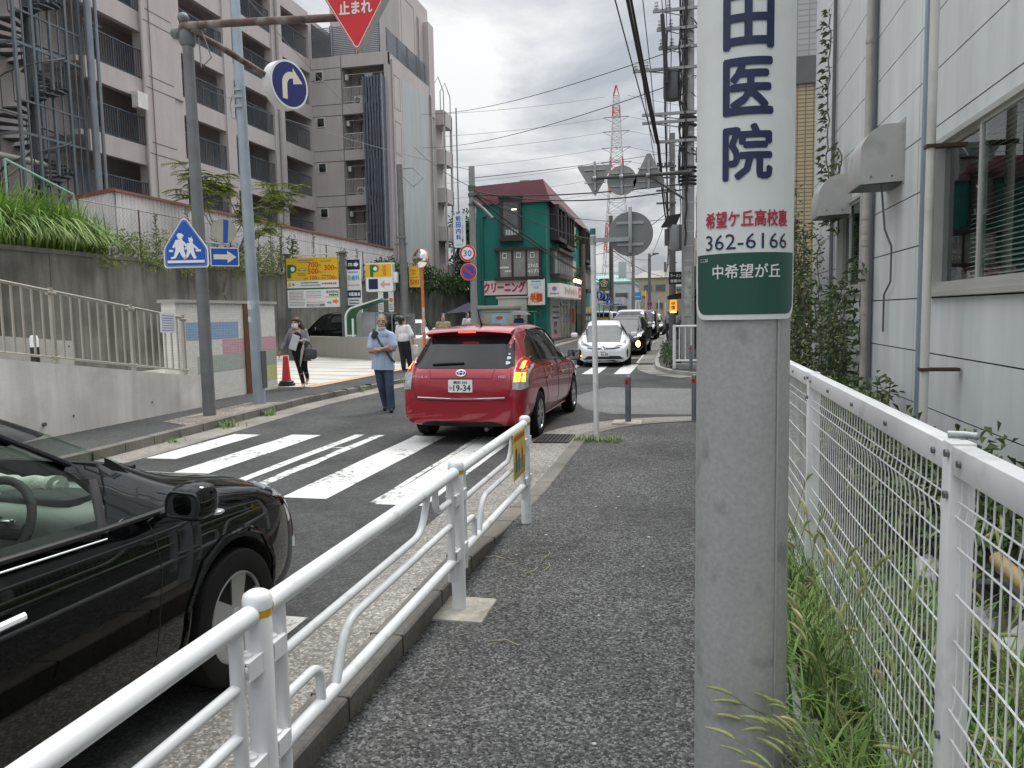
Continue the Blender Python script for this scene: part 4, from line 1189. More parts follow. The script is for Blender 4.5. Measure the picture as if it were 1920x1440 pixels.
b = MB(); b.m(1).slab(circ(.20, 28), M, .015); b.m(0).poly(circ(.19, 28), M, .003); b.m(2).poly([(-.02, -.19), (.05, -.185), (.08, .175), (.0, .19)], M, .005)
b.build('plate', [P('faded_beige', (.40, .37, .29), .6, var=.1), GALV, SIGNB], t)
# light pole
t = thing('light_pole', 'pale blue grey steel lamp post standing by the tiled wall', 'lamp post', (-7.88, 13.09, 0))
b = MB(); b.tube([(-7.87, 13.09, -.1), (-7.93, 13.09, 3.5), (-8.0, 13.09, 9)], [.115, .10, .08], 20); b.build('pole', P('blue_grey_post', (.34, .40, .45), .45, .35, var=.1, vs=3, dirt=.2, ds=4, dcol=(.2, .22, .24)), t)
b = MB()
for zz, hh in ((1.78, .16), (1.55, .1)): b.lathe([(.108, zz), (.107, zz + hh)], (-7.905, 13.09, 0), 20)
b.build('sticker', P('sticker_white', (.6, .62, .65), .5, var=.2, vs=20), t)
b = MB()
for zz in (5.45, 5.62, 5.75): b.box(-8.05, -7.87, 12.97, 13.0, zz, zz + .05)
b.tube([(-8.06, 13.0, 5.7), (-8.12, 12.98, 5.5), (-8.1, 13, 5.3), (-8.05, 13, 5.25)], .015, 6)
b.build('strap', GALV, t)
b = MB(); b.box(-7.86, -7.755, 13.05, 13.2, .3, 1.0); b.build('hatch', DGREY, t)

# ------------------------------------------------------------------ parking lot
PY_ = 28.3
t = thing('low_wall', 'smooth beige low wall in front of the parking lot', 'wall', (-12, 27.5, 0))
b = MB(); M = frame((-12.05, 27.2, 0), (4.1, -3.0, 0)); b.slab([(-4.4, -.02), (5.4, -.02), (5.4, .84), (-4.4, .84)], M, .25)
b.build('wall_face', P('beige_wall', (.40, .38, .335), .8, var=.05, vs=.7, streak=.05), t)
YS = [YEL, P('price_red', (.50, .05, .02), .4), GREENP, SIGNW, P('print_grey', (.22, .22, .22), .5), P('orange_print', (.75, .22, .03), .5), NAVY, P('print_pink', (.7, .35, .42), .5), P('sky_print', (.10, .35, .65), .5)]
def big_p(b, M, x, zz, h, k=2, lift=.004):
    w_ = h * .72
    b.m(k).text('P', M @ Matrix.Translation((x, zz, lift)), w_, h, .05)
    b.m(3).poly(circ(h * .19, 20, (x + w_ * .10, zz + h * .19)), M, lift + .002)
t = thing('parking_sign', 'wide yellow parking price board above a white notice panel between two grey posts', 'sign', (-14.4, PY_, .8))
M = frame((-14.45, PY_, 3.0), (1, 0, 0))
b = MB(); b.m(0).slab([(-1.10, .10), (1.10, .10), (1.10, .98), (-1.10, .98)], M, .1)
big_p(b, M, -.86, .46, .48)
b.m(4); scribble(b, -.60, .1, .88, .06, M, .004); scribble(b, -.55, -.15, .81, .05, M, .004); scribble(b, .4, .85, .83, .05, M, .004); scribble(b, -.6, -.25, .30, .05, M, .004); scribble(b, -.6, -.3, .36, .05, M, .004); scribble(b, .4, .8, .27, .05, M, .004)
b.m(1)
for s_, x, y, w_, h in (('700', .05, .70, .44, .21), ('円', .34, .66, .09, .09), ('500', .05, .45, .44, .21), ('円', .34, .41, .09, .09), ('300', .75, .57, .42, .20), ('円', 1.02, .53, .09, .09), ('20分', -.27, .17, .2, .09), ('100', .06, .19, .30, .14), ('円', .27, .16, .07, .07), ('60分', .50, .17, .2, .09), ('100', .82, .19, .30, .14), ('円', 1.02, .16, .07, .07)): b.text(s_, M @ Matrix.Translation((x, y, .004)), w_, h, .02)
b.m(2).poly(rrect(-.58, -.24, .47, .56, .04), M, .004); b.m(3); scribble(b, -.54, -.27, .515, .05, M, .006)
b.m(4).rect(-.60, 1.06, .385, .39, M, .004)
b.build('price_board', YS, t)
b = MB(); b.m(3).slab([(-1.10, -.20), (1.10, -.20), (1.10, .09), (-1.10, .09)], M, .1)
b.m(0).rect(-1.05, -.93, -.14, .0, M, .003); b.m(4).poly(circ(.05, 12, (-.83, -.06)), M, .003)
b.m(2); scribble(b, -.5, .25, .0, .06, M, .003); b.m(4); scribble(b, -.5, .35, -.1, .06, M, .003); b.m(1); scribble(b, .4, 1.05, -.05, .09, M, .003)
b.m(2).rect(-1.10, .55, -.265, -.215, M, .0)
b.build('phone_board', YS, t)
b = MB(); b.m(3).slab([(-1.10, -.98), (1.12, -.98), (1.12, -.27), (-1.10, -.27)], M, .1)
for q in range(10):
    b.m(7 if q in (6,) else 4); scribble(b, -1.03, -.4 + R_.uniform(-.05, .05), -.35 - q * .06, .03, M, .003)
for q in range(4): b.m(7 if q % 2 else 4); scribble(b, -.28, .35, -.36 - q * .08, .035, M, .003)
b.m(7).rect(-.28, .5, -.79, -.76, M, .003); b.m(4).rect(-.28, .5, -.94, -.84, M, .003); b.m(3); scribble(b, -.2, .3, -.89, .05, M, .005)
b.m(0).rect(.55, 1.12, -.60, -.56, M, .003); b.m(4); scribble(b, .58, 1.1, -.38, .11, M, .003); b.m(2); scribble(b, .7, 1.1, -.5, .1, M, .003); b.m(5).poly([(.85, -.82), (.98, -.82), (.98, -.88), (1.1, -.76), (.98, -.64), (.98, -.70), (.85, -.70)], M, .003); b.m(4); scribble(b, .6, .8, -.8, .08, M, .003)
b.build('notice_board', YS, t)
for x in (-15.6, -13.22):
    b = MB(); b.box(x - .09, x + .09, PY_ + .12, PY_ + .28, -.02, 4.12); b.box(x - .2, x + .2, PY_ + .05, PY_ + .3, 4.121, 4.17)
    b.build('post', P('sign_post_grey', (.15, .16, .16), .5, .3), t)
b = MB(); b.tube([(-15.2, PY_ - .05, 4.06), (-13.6, PY_ - .05, 4.1)], .03, 8); b.build('lamp_tube', P('alu_tube', (.6, .6, .6), .35, .5), t)
t = thing('dental_banner', 'tall narrow white and navy dental clinic board behind the grey post', 'sign', (-12.95, 28.9, .8))
M = frame((-12.98, 28.95, 2.9), (1, 0, 0))
b = MB(); b.m(3).slab([(-.28, -1.02), (.30, -1.02), (.30, 1.02), (-.28, 1.02)], M, .08)
b.m(6).rect(-.28, .29, .60, 1.0, M, .002); b.rect(-.28, .29, -.52, -.22, M, .002); b.rect(-.28, .29, -1.02, -.82, M, .002)
b.m(3).poly([(.02, .74), (.12, .74), (.12, .68), (.24, .8), (.12, .92), (.12, .86), (.02, .86)], M, .005); b.text('m', M @ Matrix.Translation((-.12, .8, .005)), .16, .12, .03)
b.m(8).text('歯科', M @ Matrix.Translation((.08, .27, .004)), .34, .2, .03); b.m(8); scribble(b, -.2, .2, .5, .08, M, .004); b.m(8).text('る', M @ Matrix.Translation((-.19, .27, .004)), .14, .18, .03)
b.m(7); scribble(b, -.25, .25, -.02, .09, M, .004); b.m(3); scribble(b, -.22, .25, -.37, .17, M, .004); b.m(6)
for q in range(2): scribble(b, -.2, .2, -.62 - q * .12, .06, M, .004)
b.build('panel', YS, t)
MB().box(-13.2, -12.65, 28.9, 29.0, .3, 1.87).build('leg', SIGNW, t)
t = thing('ticket_canopy', 'green curved canopy with white edges over the parking ticket machine', 'canopy', (-12.6, 28.2, 0))
def can(off, th): return [(-12.95 + off, 0.0), (-12.95 + off, 1.55)] + [(-12.45 + (-.5 + off) * cos(a), 1.55 + (.5 - off) * sin(a)) for a in [i * radians(62) / 6 for i in range(7)]] + [(-11.45, 2.32 - off * .6)]
o_ = can(0, 0); i_ = can(.07, 0)
b = MB(); b.prism(i_ + [(x + .035, z - .035) for x, z in i_[::-1]], 27.95, 28.75, 'y'); b.build('shell', P('canopy_green', (.01, .17, .07), .4), t)
b = MB(); b.prism(o_ + i_[::-1], 27.9, 27.96, 'y'); b.prism(o_ + i_[::-1], 28.74, 28.8, 'y')
b.prism([(x + .30, z) for x, z in o_[:3]] + [(x + .30, z) for x, z in i_[:3][::-1]], 27.89, 27.95, 'y'); b.prism([(-12.9, .86), (-12.5, .86), (-12.5, .92), (-12.9, .92)], 27.9, 27.949, 'y')
b.build('edge', SIGNW, t)
t = thing('ticket_machine', 'grey parking payment machine with a teal strip under the green canopy', 'machine', (-12.1, 28.5, 0))
MB().bbox(-12.4, -11.85, 28.3, 28.7, 0, 1.78, .02).build('body', P('machine_grey', (.34, .34, .36), .5), t)
b = MB(); b.box(-11.845, -11.62, 28.3, 28.7, 0, 1.72).m(1).box(-11.8, -11.66, 28.285, 28.299, .3, 1.6); b.build('front', [P('machine_teal', (.08, .34, .34), .5), P('machine_print', (.5, .55, .45), .6, var=.4, vs=9)], t)
MB().box(-11.85, -11.82, 28.28, 28.299, .2, 1.6)
t = thing('parking_direction_sign', 'yellow and white illuminated parking sign with a pink left arrow', 'sign', (-11.5, 28.2, 2.6))
M = frame((-11.53, 28.1, 3.12), (1, .04, 0))
b = MB(); b.m(4).slab(rrect(-.56, .56, -.56, .56, .08), M, .24); b.build('case', [YS[0]] * 4 + [P('case_silver', (.5, .5, .48), .4)], t)
b = MB(); b.m(3).poly(rrect(-.54, .54, -.54, .54, .07), M, .003); b.m(0).rect(-.54, .50, 0, .50, M, .005)
big_p(b, M, -.18, .25, .42, 2, .008); b.m(5).text('時', M @ Matrix.Translation((.22, .38, .008)), .13, .13, .05); b.text('間', M @ Matrix.Translation((.22, .25, .008)), .13, .13, .05); b.text('貸', M @ Matrix.Translation((.22, .12, .008)), .13, .13, .05)
b.m(7).poly([(.44, -.23), (.20, -.23), (.20, -.11), (.02, -.28), (.20, -.45), (.20, -.33), (.44, -.33)], M, .006)
b.m(6).rect(-.44, -.06, -.46, -.06, M, .006)
b.build('face', YS, t)
MB().bbox(-10.96, -10.82, 28.1, 28.3, 2.9, 3.3, .01).build('lamp_box', SIGNW, t)
t = thing('steel_gantry', 'dark grey steel pole and bracket beside the parking direction sign', 'pole', (-10.7, 28.5, 0))
b = MB(); b.tube([(-10.68, 28.5, 0), (-10.68, 28.5, 3.0), (-10.72, 28.5, 7.4)], [.16, .15, .11], 14); b.build('pole', PG, t)
b = MB(); b.box(-10.55, -10.3, 28.4, 28.6, 0, 1.7); b.box(-11.0, -10.5, 28.45, 28.55, 4.35, 4.42); b.tube([(-11.0, 28.4, 1.6), (-10.4, 28.4, 1.6)], .05, 8); b.box(-10.9, -10.5, 28.35, 28.42, 4.6, 4.66)
b.tube([(-10.6, 28.3, 7.2), (-10.1, 28.3, 7.2), (-9.7, 28.3, 6.8), (-10.1, 28.3, 6.5), (-10.5, 28.3, 6.9)], .02, 6)
b.build('bracket', PG, t)
for x, s0 in ((-12.75 + .55, 'a'), (-11.75, 'b')):
    tt = thing('lot_number_sign', 'small white rules board on a thin post behind the green canopy' if s0 == 'a' else 'small white rules board with an orange mark on a thin post behind the standing man', 'sign', (x, 29.8, 0))
    M = frame((x, 29.8, 2.15), (1, 0, 0)); b = MB(); b.m(3).slab([(-.11, -.35), (.11, -.35), (.11, .45), (-.11, .45)], M, .02); b.m(5 if s0 == 'b' else 2).rect(-.08, .08, .05, .2, M, .003); b.m(4)
    for q in range(4): scribble(b, -.08, .08, -.05 - .07 * q, .04, M, .003)
    b.build('board', YS, tt); MB().tube([(x, 29.83, 0), (x, 29.83, 1.8)], .025, 6).build('post', GALV, tt)
t = thing('yellow_price_sign', 'narrow yellow sign with a red 500 beside the convex mirror', 'sign', (-10.2, 29.0, 2.9))
M = frame((-10.42, 29.0, 3.15), (1, 0, 0)); b = MB(); b.m(4).slab([(-.24, -.42), (.24, -.42), (.24, .42), (-.24, .42)], M, .08); b.m(0).rect(-.21, .21, -.40, .40, M, .003)
b.m(1).text('Max.', M @ Matrix.Translation((-.03, .25, .005)), .26, .09, .01); b.text('24h', M @ Matrix.Translation((-.03, .12, .005)), .2, .08, .01); b.text('500', M @ Matrix.Translation((0, -.22, .005)), .36, .2, .02); b.m(4); scribble(b, -.17, .15, -.03, .05, M, .004)
b.build('panel', YS, t)
t = thing('convex_mirror', 'orange post with a round convex traffic mirror', 'traffic mirror', (-8.45, 24.3, 0))
b = MB(); b.tube([(-8.45, 24.3, 0), (-8.47, 24.3, 3.3)], [.055, .05], 14); b.m(1).tube([(-8.447, 24.28, 1.05), (-8.452, 24.28, 1.9)], .042, 8)
b.build('pole', [P('mirror_orange', (.62, .16, .03), .5, var=.1, dirt=.4, ds=5, dcol=(.55, .35, .25)), P('peeled_sticker', (.5, .45, .42), .6, var=.4, vs=14)], t)
M = frame((-8.47, 24.2, 3.48), (.96, -.28, 0))
b = MB(); b.slab(circ(.315, 36), M, .06); b.build('mirror_back', P('mirror_orange_back', (.6, .18, .05), .5), t)
b = MB(); vs = [M @ Vector((0, 0, .09))]; fs = []; n = 36
for k in range(1, 6):
    r = .295 * k / 5
    for j in range(n): vs.append(M @ Vector((r * cos(2 * pi * j / n), r * sin(2 * pi * j / n), .09 * (1 - (k / 5) ** 2) + .004)))
for j in range(n): fs.append((0, 1 + j, 1 + (j + 1) % n))
for k in range(4): fs += [(1 + k * n + j, 1 + (k + 1) * n + j, 1 + (k + 1) * n + (j + 1) % n, 1 + k * n + (j + 1) % n) for j in range(n)]
b.raw(vs, fs, True); b.build('mirror_face', P('mirror_glass', (.8, .8, .8), .02, 1, var=0), t)
MB().bbox(-8.6, -7.9, 25.2, 25.6, 0, .22, .02).bbox(-8.55, -7.95, 25.19, 25.199, .1, .2, .0).solo('teal_kerb_block', [P('teal_block', (.03, .28, .26), .6)], 'low teal painted block on the pavement behind the orange mirror post', 'kerb block', (-8.25, 25.4, 0))
b = MB()
for q in range(7): b.bbox(-17 + q * .0 + 0, -16.4, 33 + q * 4, 36.8 + q * 4, 0, .45, .02)
b.solo('block_kerb', [CONC], 'row of low concrete blocks along the foot of the dark retaining wall', 'kerb', (-16.7, 45, 0))

# ------------------------------------------------------------------ clinic pole in the middle distance
t = thing('concrete_pole', 'grey concrete pole carrying the white clinic board and two round signs', 'pole', (-8.28, 30, 0))
b = MB(); b.tube([(-8.3, 30, 0), (-8.26, 30, 7.45)], [.15, .12], 16); b.build('pole', CONCP, t)
b = MB()
for zz in (5.9, 6.25, 6.5, 6.6): b.lathe([(.125, zz), (.16, zz + .02), (.16, zz + .1), (.125, zz + .12)], (-8.265, 30, 0), 12)
b.box(-8.4, -7.9, 29.85, 29.95, 6.3, 6.4); b.tube([(-8.2, 29.9, 6.1), (-7.7, 29.6, 5.7), (-7.3, 29.4, 5.3)], .07, 8)
b.build('fittings', DGREY, t)
M = frame((-8.78, 29.85, 4.95), (1, 0, 0))
b = MB(); b.slab(rpoly([(-.20, -.66), (.20, -.66), (.25, -.58), (.25, .58), (.20, .66), (-.20, .66), (-.25, .58), (-.25, -.58)], .03), M, .05)
b.m(1)
for q, ch in enumerate('前田内科'): b.text(ch, M @ Matrix.Translation((-.04, .48 - .245 * q, .004)), .19, .2, .03)
b.m(2)
for q in range(9): scribble(b, .11, .16, .2 - q * .075, .05, M, .004)
b.poly([(.13, -.30), (.19, -.38), (.15, -.38), (.15, -.46), (.11, -.46), (.11, -.38), (.07, -.38)], M, .004); b.m(3); scribble(b, -.15, .15, -.55, .06, M, .004); scribble(b, .1, .16, .45, .05, M, .004)
b.solo('clinic_board', [P('board_pale', (.62, .70, .74), .4, var=.04), SIGNB, P('board_red', (.6, .1, .12), .5), P('board_cyan', (.3, .5, .65), .5)], 'narrow pale board with blue vertical characters on the grey concrete pole', 'sign', (-8.78, 29.85, 4.95))
def round_sign(name, label, o, r, kind):
    M = frame(o, (1, 0, 0)); b = MB()
    b.m(1).slab(circ(r, 32), M, .02)
    if kind == 'speed':
        b.m(2).poly(circ(r * .97, 32), M, .003); b.m(1).poly(circ(r * .74, 32), M, .005); b.m(0).text('30', M @ Matrix.Translation((0, 0, .007)), r * 1.0, r * .72, .012)
    else:
        b.m(2).poly(circ(r * .97, 32), M, .003); b.m(0).poly(circ(r * .74, 32), M, .005); d = r * .09
        q = r * .56; b.m(2).poly([(-q - d, q - d), (-q + d, q + d), (q + d, -q + d), (q - d, -q - d)], M, .007)
    b.solo(name, [SIGNB, SIGNW, SIGNR], label, 'sign', tuple(o))
round_sign('speed_limit_sign', 'round white speed limit sign reading 30 with a red rim on the concrete pole', (-8.46, 29.83, 4.05), .33, 'speed')
round_sign('no_parking_sign', 'round blue no parking sign with a red rim and slash under the 30 sign', (-8.43, 29.83, 3.32), .34, 'nop')

# ------------------------------------------------------------------ green building
gb = thing('green_building', 'three storey dark green shop building with a maroon mansard roof', 'building', (-9.8, 54, 0))
GX0, GX1, GY0, GY1 = -11.9, -7.8, 44.0, 64.0
GRN = P('green_stucco', (.012, .16, .13), .85, var=.08, vs=.6, bump=.12, bs=14, streak=.06)
b = MB(); b.box(GX0, GX1, GY0, GY1, 0, 8.05)
b.build('wall', GRN, gb)
b = MB()
r0, r1, zz0, zz1 = .18, .75, 7.95, 9.2
vs = [(GX0 - r0, GY0 - r0, zz0), (GX1 + r0 + .15, GY0 - r0, zz0), (GX1 + r0 + .15, GY1, zz0), (GX0 - r0, GY1, zz0), (GX0 - .05, GY0 + .1, zz1 - .15), (GX1 - .15, GY0 + .1, zz1 + .05), (GX1 - .55, GY1, zz1), (GX0, GY1, zz1)]
b.raw(vs, [(0, 1, 5, 4), (1, 2, 6, 5), (3, 0, 4, 7), (4, 5, 6, 7), (0, 3, 2, 1), (2, 3, 7, 6)])
b.m(1).box(-9.9, -9.3, 47, 47.5, 9.2, 9.75)
b.build('roof', [P('maroon_roof', (.135, .03, .045), .45, var=.1, vs=1), P('chimney_grey', (.3, .3, .28), .7)], gb)
BRN = P('dark_brown_frame', (.035, .026, .026), .6, var=.1)
GLS = P('dim_window', (.10, .10, .095), .08, spec=.7, var=.3, vs=1.5)
def bay(b, x0, x1, z0, z1, y):
    b.m(0).box(x0, x1, y - .3, y + .0, z0, z0 + .2).box(x0, x1, y - .3, y, z1 - .2, z1).box(x0, x0 + .16, y - .28, y, z0 + .2, z1 - .2).box(x1 - .16, x1, y - .28, y, z0 + .2, z1 - .2)
    b.m(1).box(x0 + .16, x1 - .16, y - .2, y - .15, z0 + .2, z1 - .2)
w_ = MB(); bay(w_, -10.42, -9.18, 5.9, 8.25, GY0); w_.m(0).box(-10.5, -9.1, GY0 - .36, GY0, 8.251, 8.38).box(-10.5, -9.1, GY0 - .36, GY0, 5.78, 5.899)
w_.m(2).box(-9.75, -9.45, GY0 - .21, GY0 - .204, 7.55, 7.62); w_.m(3)
for q in range(5): w_.box(-10.1 + q * .16, -10.0 + q * .16, GY0 - .215, GY0 - .201, 6.15, 6.15 + R_.uniform(.2, .6))
w_.build('window', [BRN, GLS, P('tube_lit', (1, .95, .8), .5, emit=1.2), P('things_white', (.5, .52, .55), .6, var=.3)], gb)
w_ = MB(); x0, x1 = -10.6, -8.1
w_.box(x0 - .2, x1 + .2, GY0 - .3, GY0, 5.25, 5.42).box(x0 - .2, x1 + .2, GY0 - .35, GY0, 3.55, 3.75)
for x in (x0, x0 + .80, x0 + 1.62, x1 - .06): w_.box(x, x + .10, GY0 - .25, GY0, 3.751, 5.249)
w_.m(1)
for q in range(3): w_.box(x0 + .10 + .81 * q, x0 + .80 + .81 * q - (.0 if q < 2 else .02), GY0 - .18, GY0 - .1, 3.76, 5.24)
M = frame((-9.35, GY0 - .182, 4.5), (1, 0, 0))
for q, ch in enumerate('美容室'):
    w_.m(2).rect(-.86 + .82 * q - .17, -.86 + .82 * q + .17, .28, .68, M, .002); w_.m(3).rect(-.86 + .82 * q - .14, -.86 + .82 * q + .14, .31, .65, M, .004); w_.m(2).text(ch, M @ Matrix.Translation((-.86 + .82 * q, .48, .006)), .22, .24, .02)
w_.m(3).text('2365', M @ Matrix.Translation((.80, -.13, .003)), .62, .2, .02); w_.text('4171', M @ Matrix.Translation((.80, -.44, .003)), .62, .2, .02); scribble(w_, -1.2, -.6, -.2, .12, M, .003); scribble(w_, -.85, -.5, -.42, .12, M, .003)
w_.build('window', [BRN, P('salon_glass', (.27, .27, .25), .15, var=.15), P('black_print', (.02, .02, .02), .5), SIGNW], gb)
M = frame((-10.27, GY0 - .12, 3.17), (1, 0, 0))
b = MB(); b.slab([(-1.33, -.44), (1.33, -.44), (1.33, .44), (-1.33, .44)], M, .1); b.m(1).text('クリーニング', M @ Matrix.Translation((0, 0, .004)), 2.45, .58, .06)
b.build('cleaning_sign', [P('pale_pink', (.70, .58, .57), .5, var=.05), P('rose_print', (.42, .02, .10), .5)], gb)
M = frame((-8.35, GY0 - .35, 2.85), (1, 0, 0))
b = MB(); b.slab([(-.5, -.75), (.5, -.75), (.5, .75), (-.5, .75)], M, .06)
b.m(2); star = []
for i in range(24): a = 2 * pi * i / 24; star.append(((.42 if i % 2 else .33) * cos(a), -.32 + (.36 if i % 2 else .28) * sin(a)))
b.poly(star, M, .003); b.m(1).text('半額', M @ Matrix.Translation((0, -.32, .006)), .72, .46, .04)
b.m(3); scribble(b, -.28, .28, .60, .1, M, .003); b.text('クリーニング', M @ Matrix.Translation((0, .42, .003)), .6, .13, .02); b.text('料金', M @ Matrix.Translation((0, .24, .003)), .3, .13, .02)
b.build('half_price_banner', [SIGNW, P('flame_red', (.65, .05, .02), .5), P('flame_yellow', (.8, .45, .08), .5), P('sky_print', (.10, .35, .65), .5)], gb)
# side facing the street
def sbay(y0, y1, z0, z1, n, nm='window'):
    w_ = MB()
    w_.box(GX1, GX1 + .55, y0, y1, z0, z0 + .22).box(GX1, GX1 + .55, y0, y1, z1 - .2, z1)
    for i in range(n + 1):
        y = y0 + (y1 - y0 - .18) * i / n; w_.box(GX1, GX1 + .5, y, y + .18, z0 + .22, z1 - .2)
    w_.m(1).box(GX1, GX1 + .35, y0 + .18, y1 - .18, z0 + .22, z1 - .2)
    w_.build(nm, [BRN, GLS], gb)
sbay(45.4, 48.2, 5.9, 8.0, 2); sbay(48.6, 52.2, 5.7, 7.95, 3); sbay(58.2, 62.5, 5.4, 7.9, 3)
def sgrid(y0, y1, z0, z1, n):
    w_ = MB(); w_.box(GX1, GX1 + .6, y0, y1, z0, z0 + .2).box(GX1, GX1 + .6, y0, y1, z1 - .18, z1)
    w_.m(2)
    for i in range(n + 1):
        y = y0 + .1 + (y1 - y0 - .3) * i / n; w_.box(GX1 + .3, GX1 + .42, y, y + .1, z0 + .2, z1 - .18)
    w_.m(1).box(GX1, GX1 + .3, y0, y1, z0 + .2, z1 - .18)
    w_.build('window', [BRN, GLS, P('grid_white', (.45, .45, .43), .5)], gb)
sgrid(45.2, 52, 3.75, 5.45, 7); sgrid(58.4, 62.6, 3.2, 5.2, 4)
b = MB(); b.box(GX1, GX1 + .25, 53.2, 54.6, 6.0, 7.6).box(GX1, GX1 + .25, 53.2, 54.6, 2.9, 5.2); b.build('downpipe_box', P('cream_column', (.45, .45, .34), .7), gb)
# shop front
b = MB()
b.box(GX1, GX1 + .06, 44.6, 53, 0, 2.55)
b.m(1).box(GX1 + .061, GX1 + .09, 44.8, 48.4, .1, 2.5)
b.m(2)
for y in (48.6, 50.0, 51.4): b.box(GX1 + .061, GX1 + .12, y, y + .1, .05, 2.4)
b.box(GX1 + .061, GX1 + .12, 48.6, 51.5, 2.1, 2.2)
b.m(3).box(GX1 + .061, GX1 + .08, 53.1, 55, 0.05, 2.5); b.m(4).box(GX1 + .081, GX1 + .2, 53.6, 54.6, 1.0, 1.9)
b.m(5).box(GX1 + .061, GX1 + .08, 56, 60, 0.05, 2.6)
M = frame((GX1 + .095, 46.6, 1.2), (0, 1, 0)); b.m(6).text('378', M @ Matrix.Translation((-.2, -.25, .003)), 1.1, .3, .02); b.text('396', M @ Matrix.Translation((-.2, -.72, .003)), 1.1, .3, .02)
for q in range(3): scribble(b, -1.2, 1.2, .8 - q * .33, .12, M, .003)
b.m(7).rect(-1.7, 1.7, -1.05, -.8, M, .002)
b.build('shopfront', [P('shop_glass', (.22, .22, .21), .15, var=.15), P('shop_poster', (.33, .32, .33), .4, var=.08), ALU, P('shop_grey', (.25, .24, .22), .6), P('post_red', (.45, .09, .06), .5), P('shop_dark', (.015, .05, .04), .4), P('price_print', (.05, .02, .06), .5), P('poster_pink', (.55, .30, .33), .5)], gb)
b = MB(); b.box(GX1, GX1 + .75, 44.3, 55.5, 2.56, 3.35); b.m(1).box(GX1 + .751, GX1 + .76, 52, 55, 2.62, 3.3)
b.m(2); M = frame((GX1 + .762, 48.9, 2.95), (0, 1, 0))
for q in range(9): b.rect(-2.9 + q * .6, -2.9 + q * .6 + .32, -.2 + .1 * (q % 2), .22 - .07 * (q % 3), M, .0)
b.m(3); M = frame((GX1 + .4, 44.298, 2.95), (1, 0, 0)); scribble(b, -.25, .25, -.2, .12, M, .002); b.poly(circ(.14, 16, (0, .08)), M, .002)
b.m(4); M = frame((GX1 + .764, 53.5, 2.95), (0, 1, 0)); scribble(b, -1.1, 1.1, 0, .3, M, .0)
b.build('fascia', [P('fascia_white', (.62, .58, .55), .4, emit=.12), P('fascia_red', (.55, .05, .05), .4, emit=.1), P('fascia_print', (.55, .30, .30), .5), P('fascia_mauve', (.3, .27, .4), .5), SIGNW], gb)
for y in (49.2, 50.2, 51.2, 52.2):
    b = MB(); b.tube([(GX1 + .1, y, 3.75), (GX1 + .8, y, 3.75)], .03, 6); b.m(1).ell((GX1 + .95, y, 3.66), (.15, .15, .12))
    b.build('spot_lamp', [DGREY, P('lamp_warm', (1, .80, .42), .3, emit=2.2)], gb)
b = MB(); b.tube([(GX0 + .35, GY0 - .1, 0), (GX0 + .35, GY0 - .1, 7.2), (GX0 + .6, GY0 - .1, 7.3)], .08, 8); b.tube([(GX0 + .2, GY0 - .1, 3.6), (-8.9, GY0 - .1, 3.75), (-8.7, GY0 - .1, 3.5), (-8.7, GY0 - .1, .2)], .06, 8)
b.build('downpipe', P('green_pipe', (.012, .11, .09), .5), gb)
# sheds, board, awning in front of it
t = thing('utility_shed', 'beige metal storage sheds in front of the green building', 'shed', (-10, 42.6, 0))
b = MB(); b.bbox(-11.5, -9.3, 41.6, 43.5, 0, 1.9, .02).bbox(-11.55, -9.25, 41.5, 43.55, 1.9, 2.1, .02); b.bbox(-10.6, -8.9, 43.55, 43.95, 0, 2.5, .02).bbox(-10.7, -8.8, 43.5, 43.96, 2.5, 2.62, .02); b.build('cabinet', P('shed_beige', (.42, .41, .36), .6, var=.05), t)
b = MB(); M = frame((-10.05, 41.58, 1.05), (1, 0, 0)); b.slab([(-.45, -.5), (.45, -.5), (.45, .55), (-.45, .55)], M, .02); b.m(1).poly([(x * 1.5, .36 + y * .8) for x, y in circ(.13, 20)], M, .003); b.rect(-.38, .38, -.08, .02, M, .003); b.rect(-.38, .38, -.24, -.14, M, .003); b.m(2).rect(-.4, .4, -.48, -.3, M, .003)
b.build('poster', [P('poster_sky', (.38, .6, .7), .5), P('poster_red', (.6, .12, .1), .5), P('poster_blue', (.2, .42, .62), .5)], t)
b = MB()
for x in (-12.6, -11.7, -9, -7.9): b.tube([(x, 40.8, 0), (x, 40.8, 1.75)], .03, 6)
b.tube([(-12.7, 40.8, 1.72), (-7.8, 40.8, 1.72)], .025, 6); b.tube([(-12.7, 40.8, .9), (-7.8, 40.8, .9)], .02, 6)
b.solo('green_fence', [P('fence_teal', (.03, .22, .18), .5)], 'thin teal pipe fence in front of the beige sheds', 'fence', (-10, 40.8, 0))
t = thing('shade_awning', 'dark navy fabric awning beside the beige sheds', 'awning', (-12.2, 41.5, 0))
b = MB(); b.raw([(-12.9, 40.6, 1.7), (-11.2, 40.6, 1.8), (-11.0, 43, 2.0), (-11.9, 41.8, 2.3), (-12.9, 43, 1.9)], [(0, 1, 3), (1, 2, 3), (2, 4, 3), (4, 0, 3)]); b.build('fabric', P('awning_navy', (.05, .05, .085), .85), t)
b = MB()
for x, y in ((-12.8, 40.7), (-11.25, 40.7), (-12.8, 42.9)): b.tube([(x, y, 0), (x, y, 1.85)], .03, 6)
b.build('leg', DGREY, t)

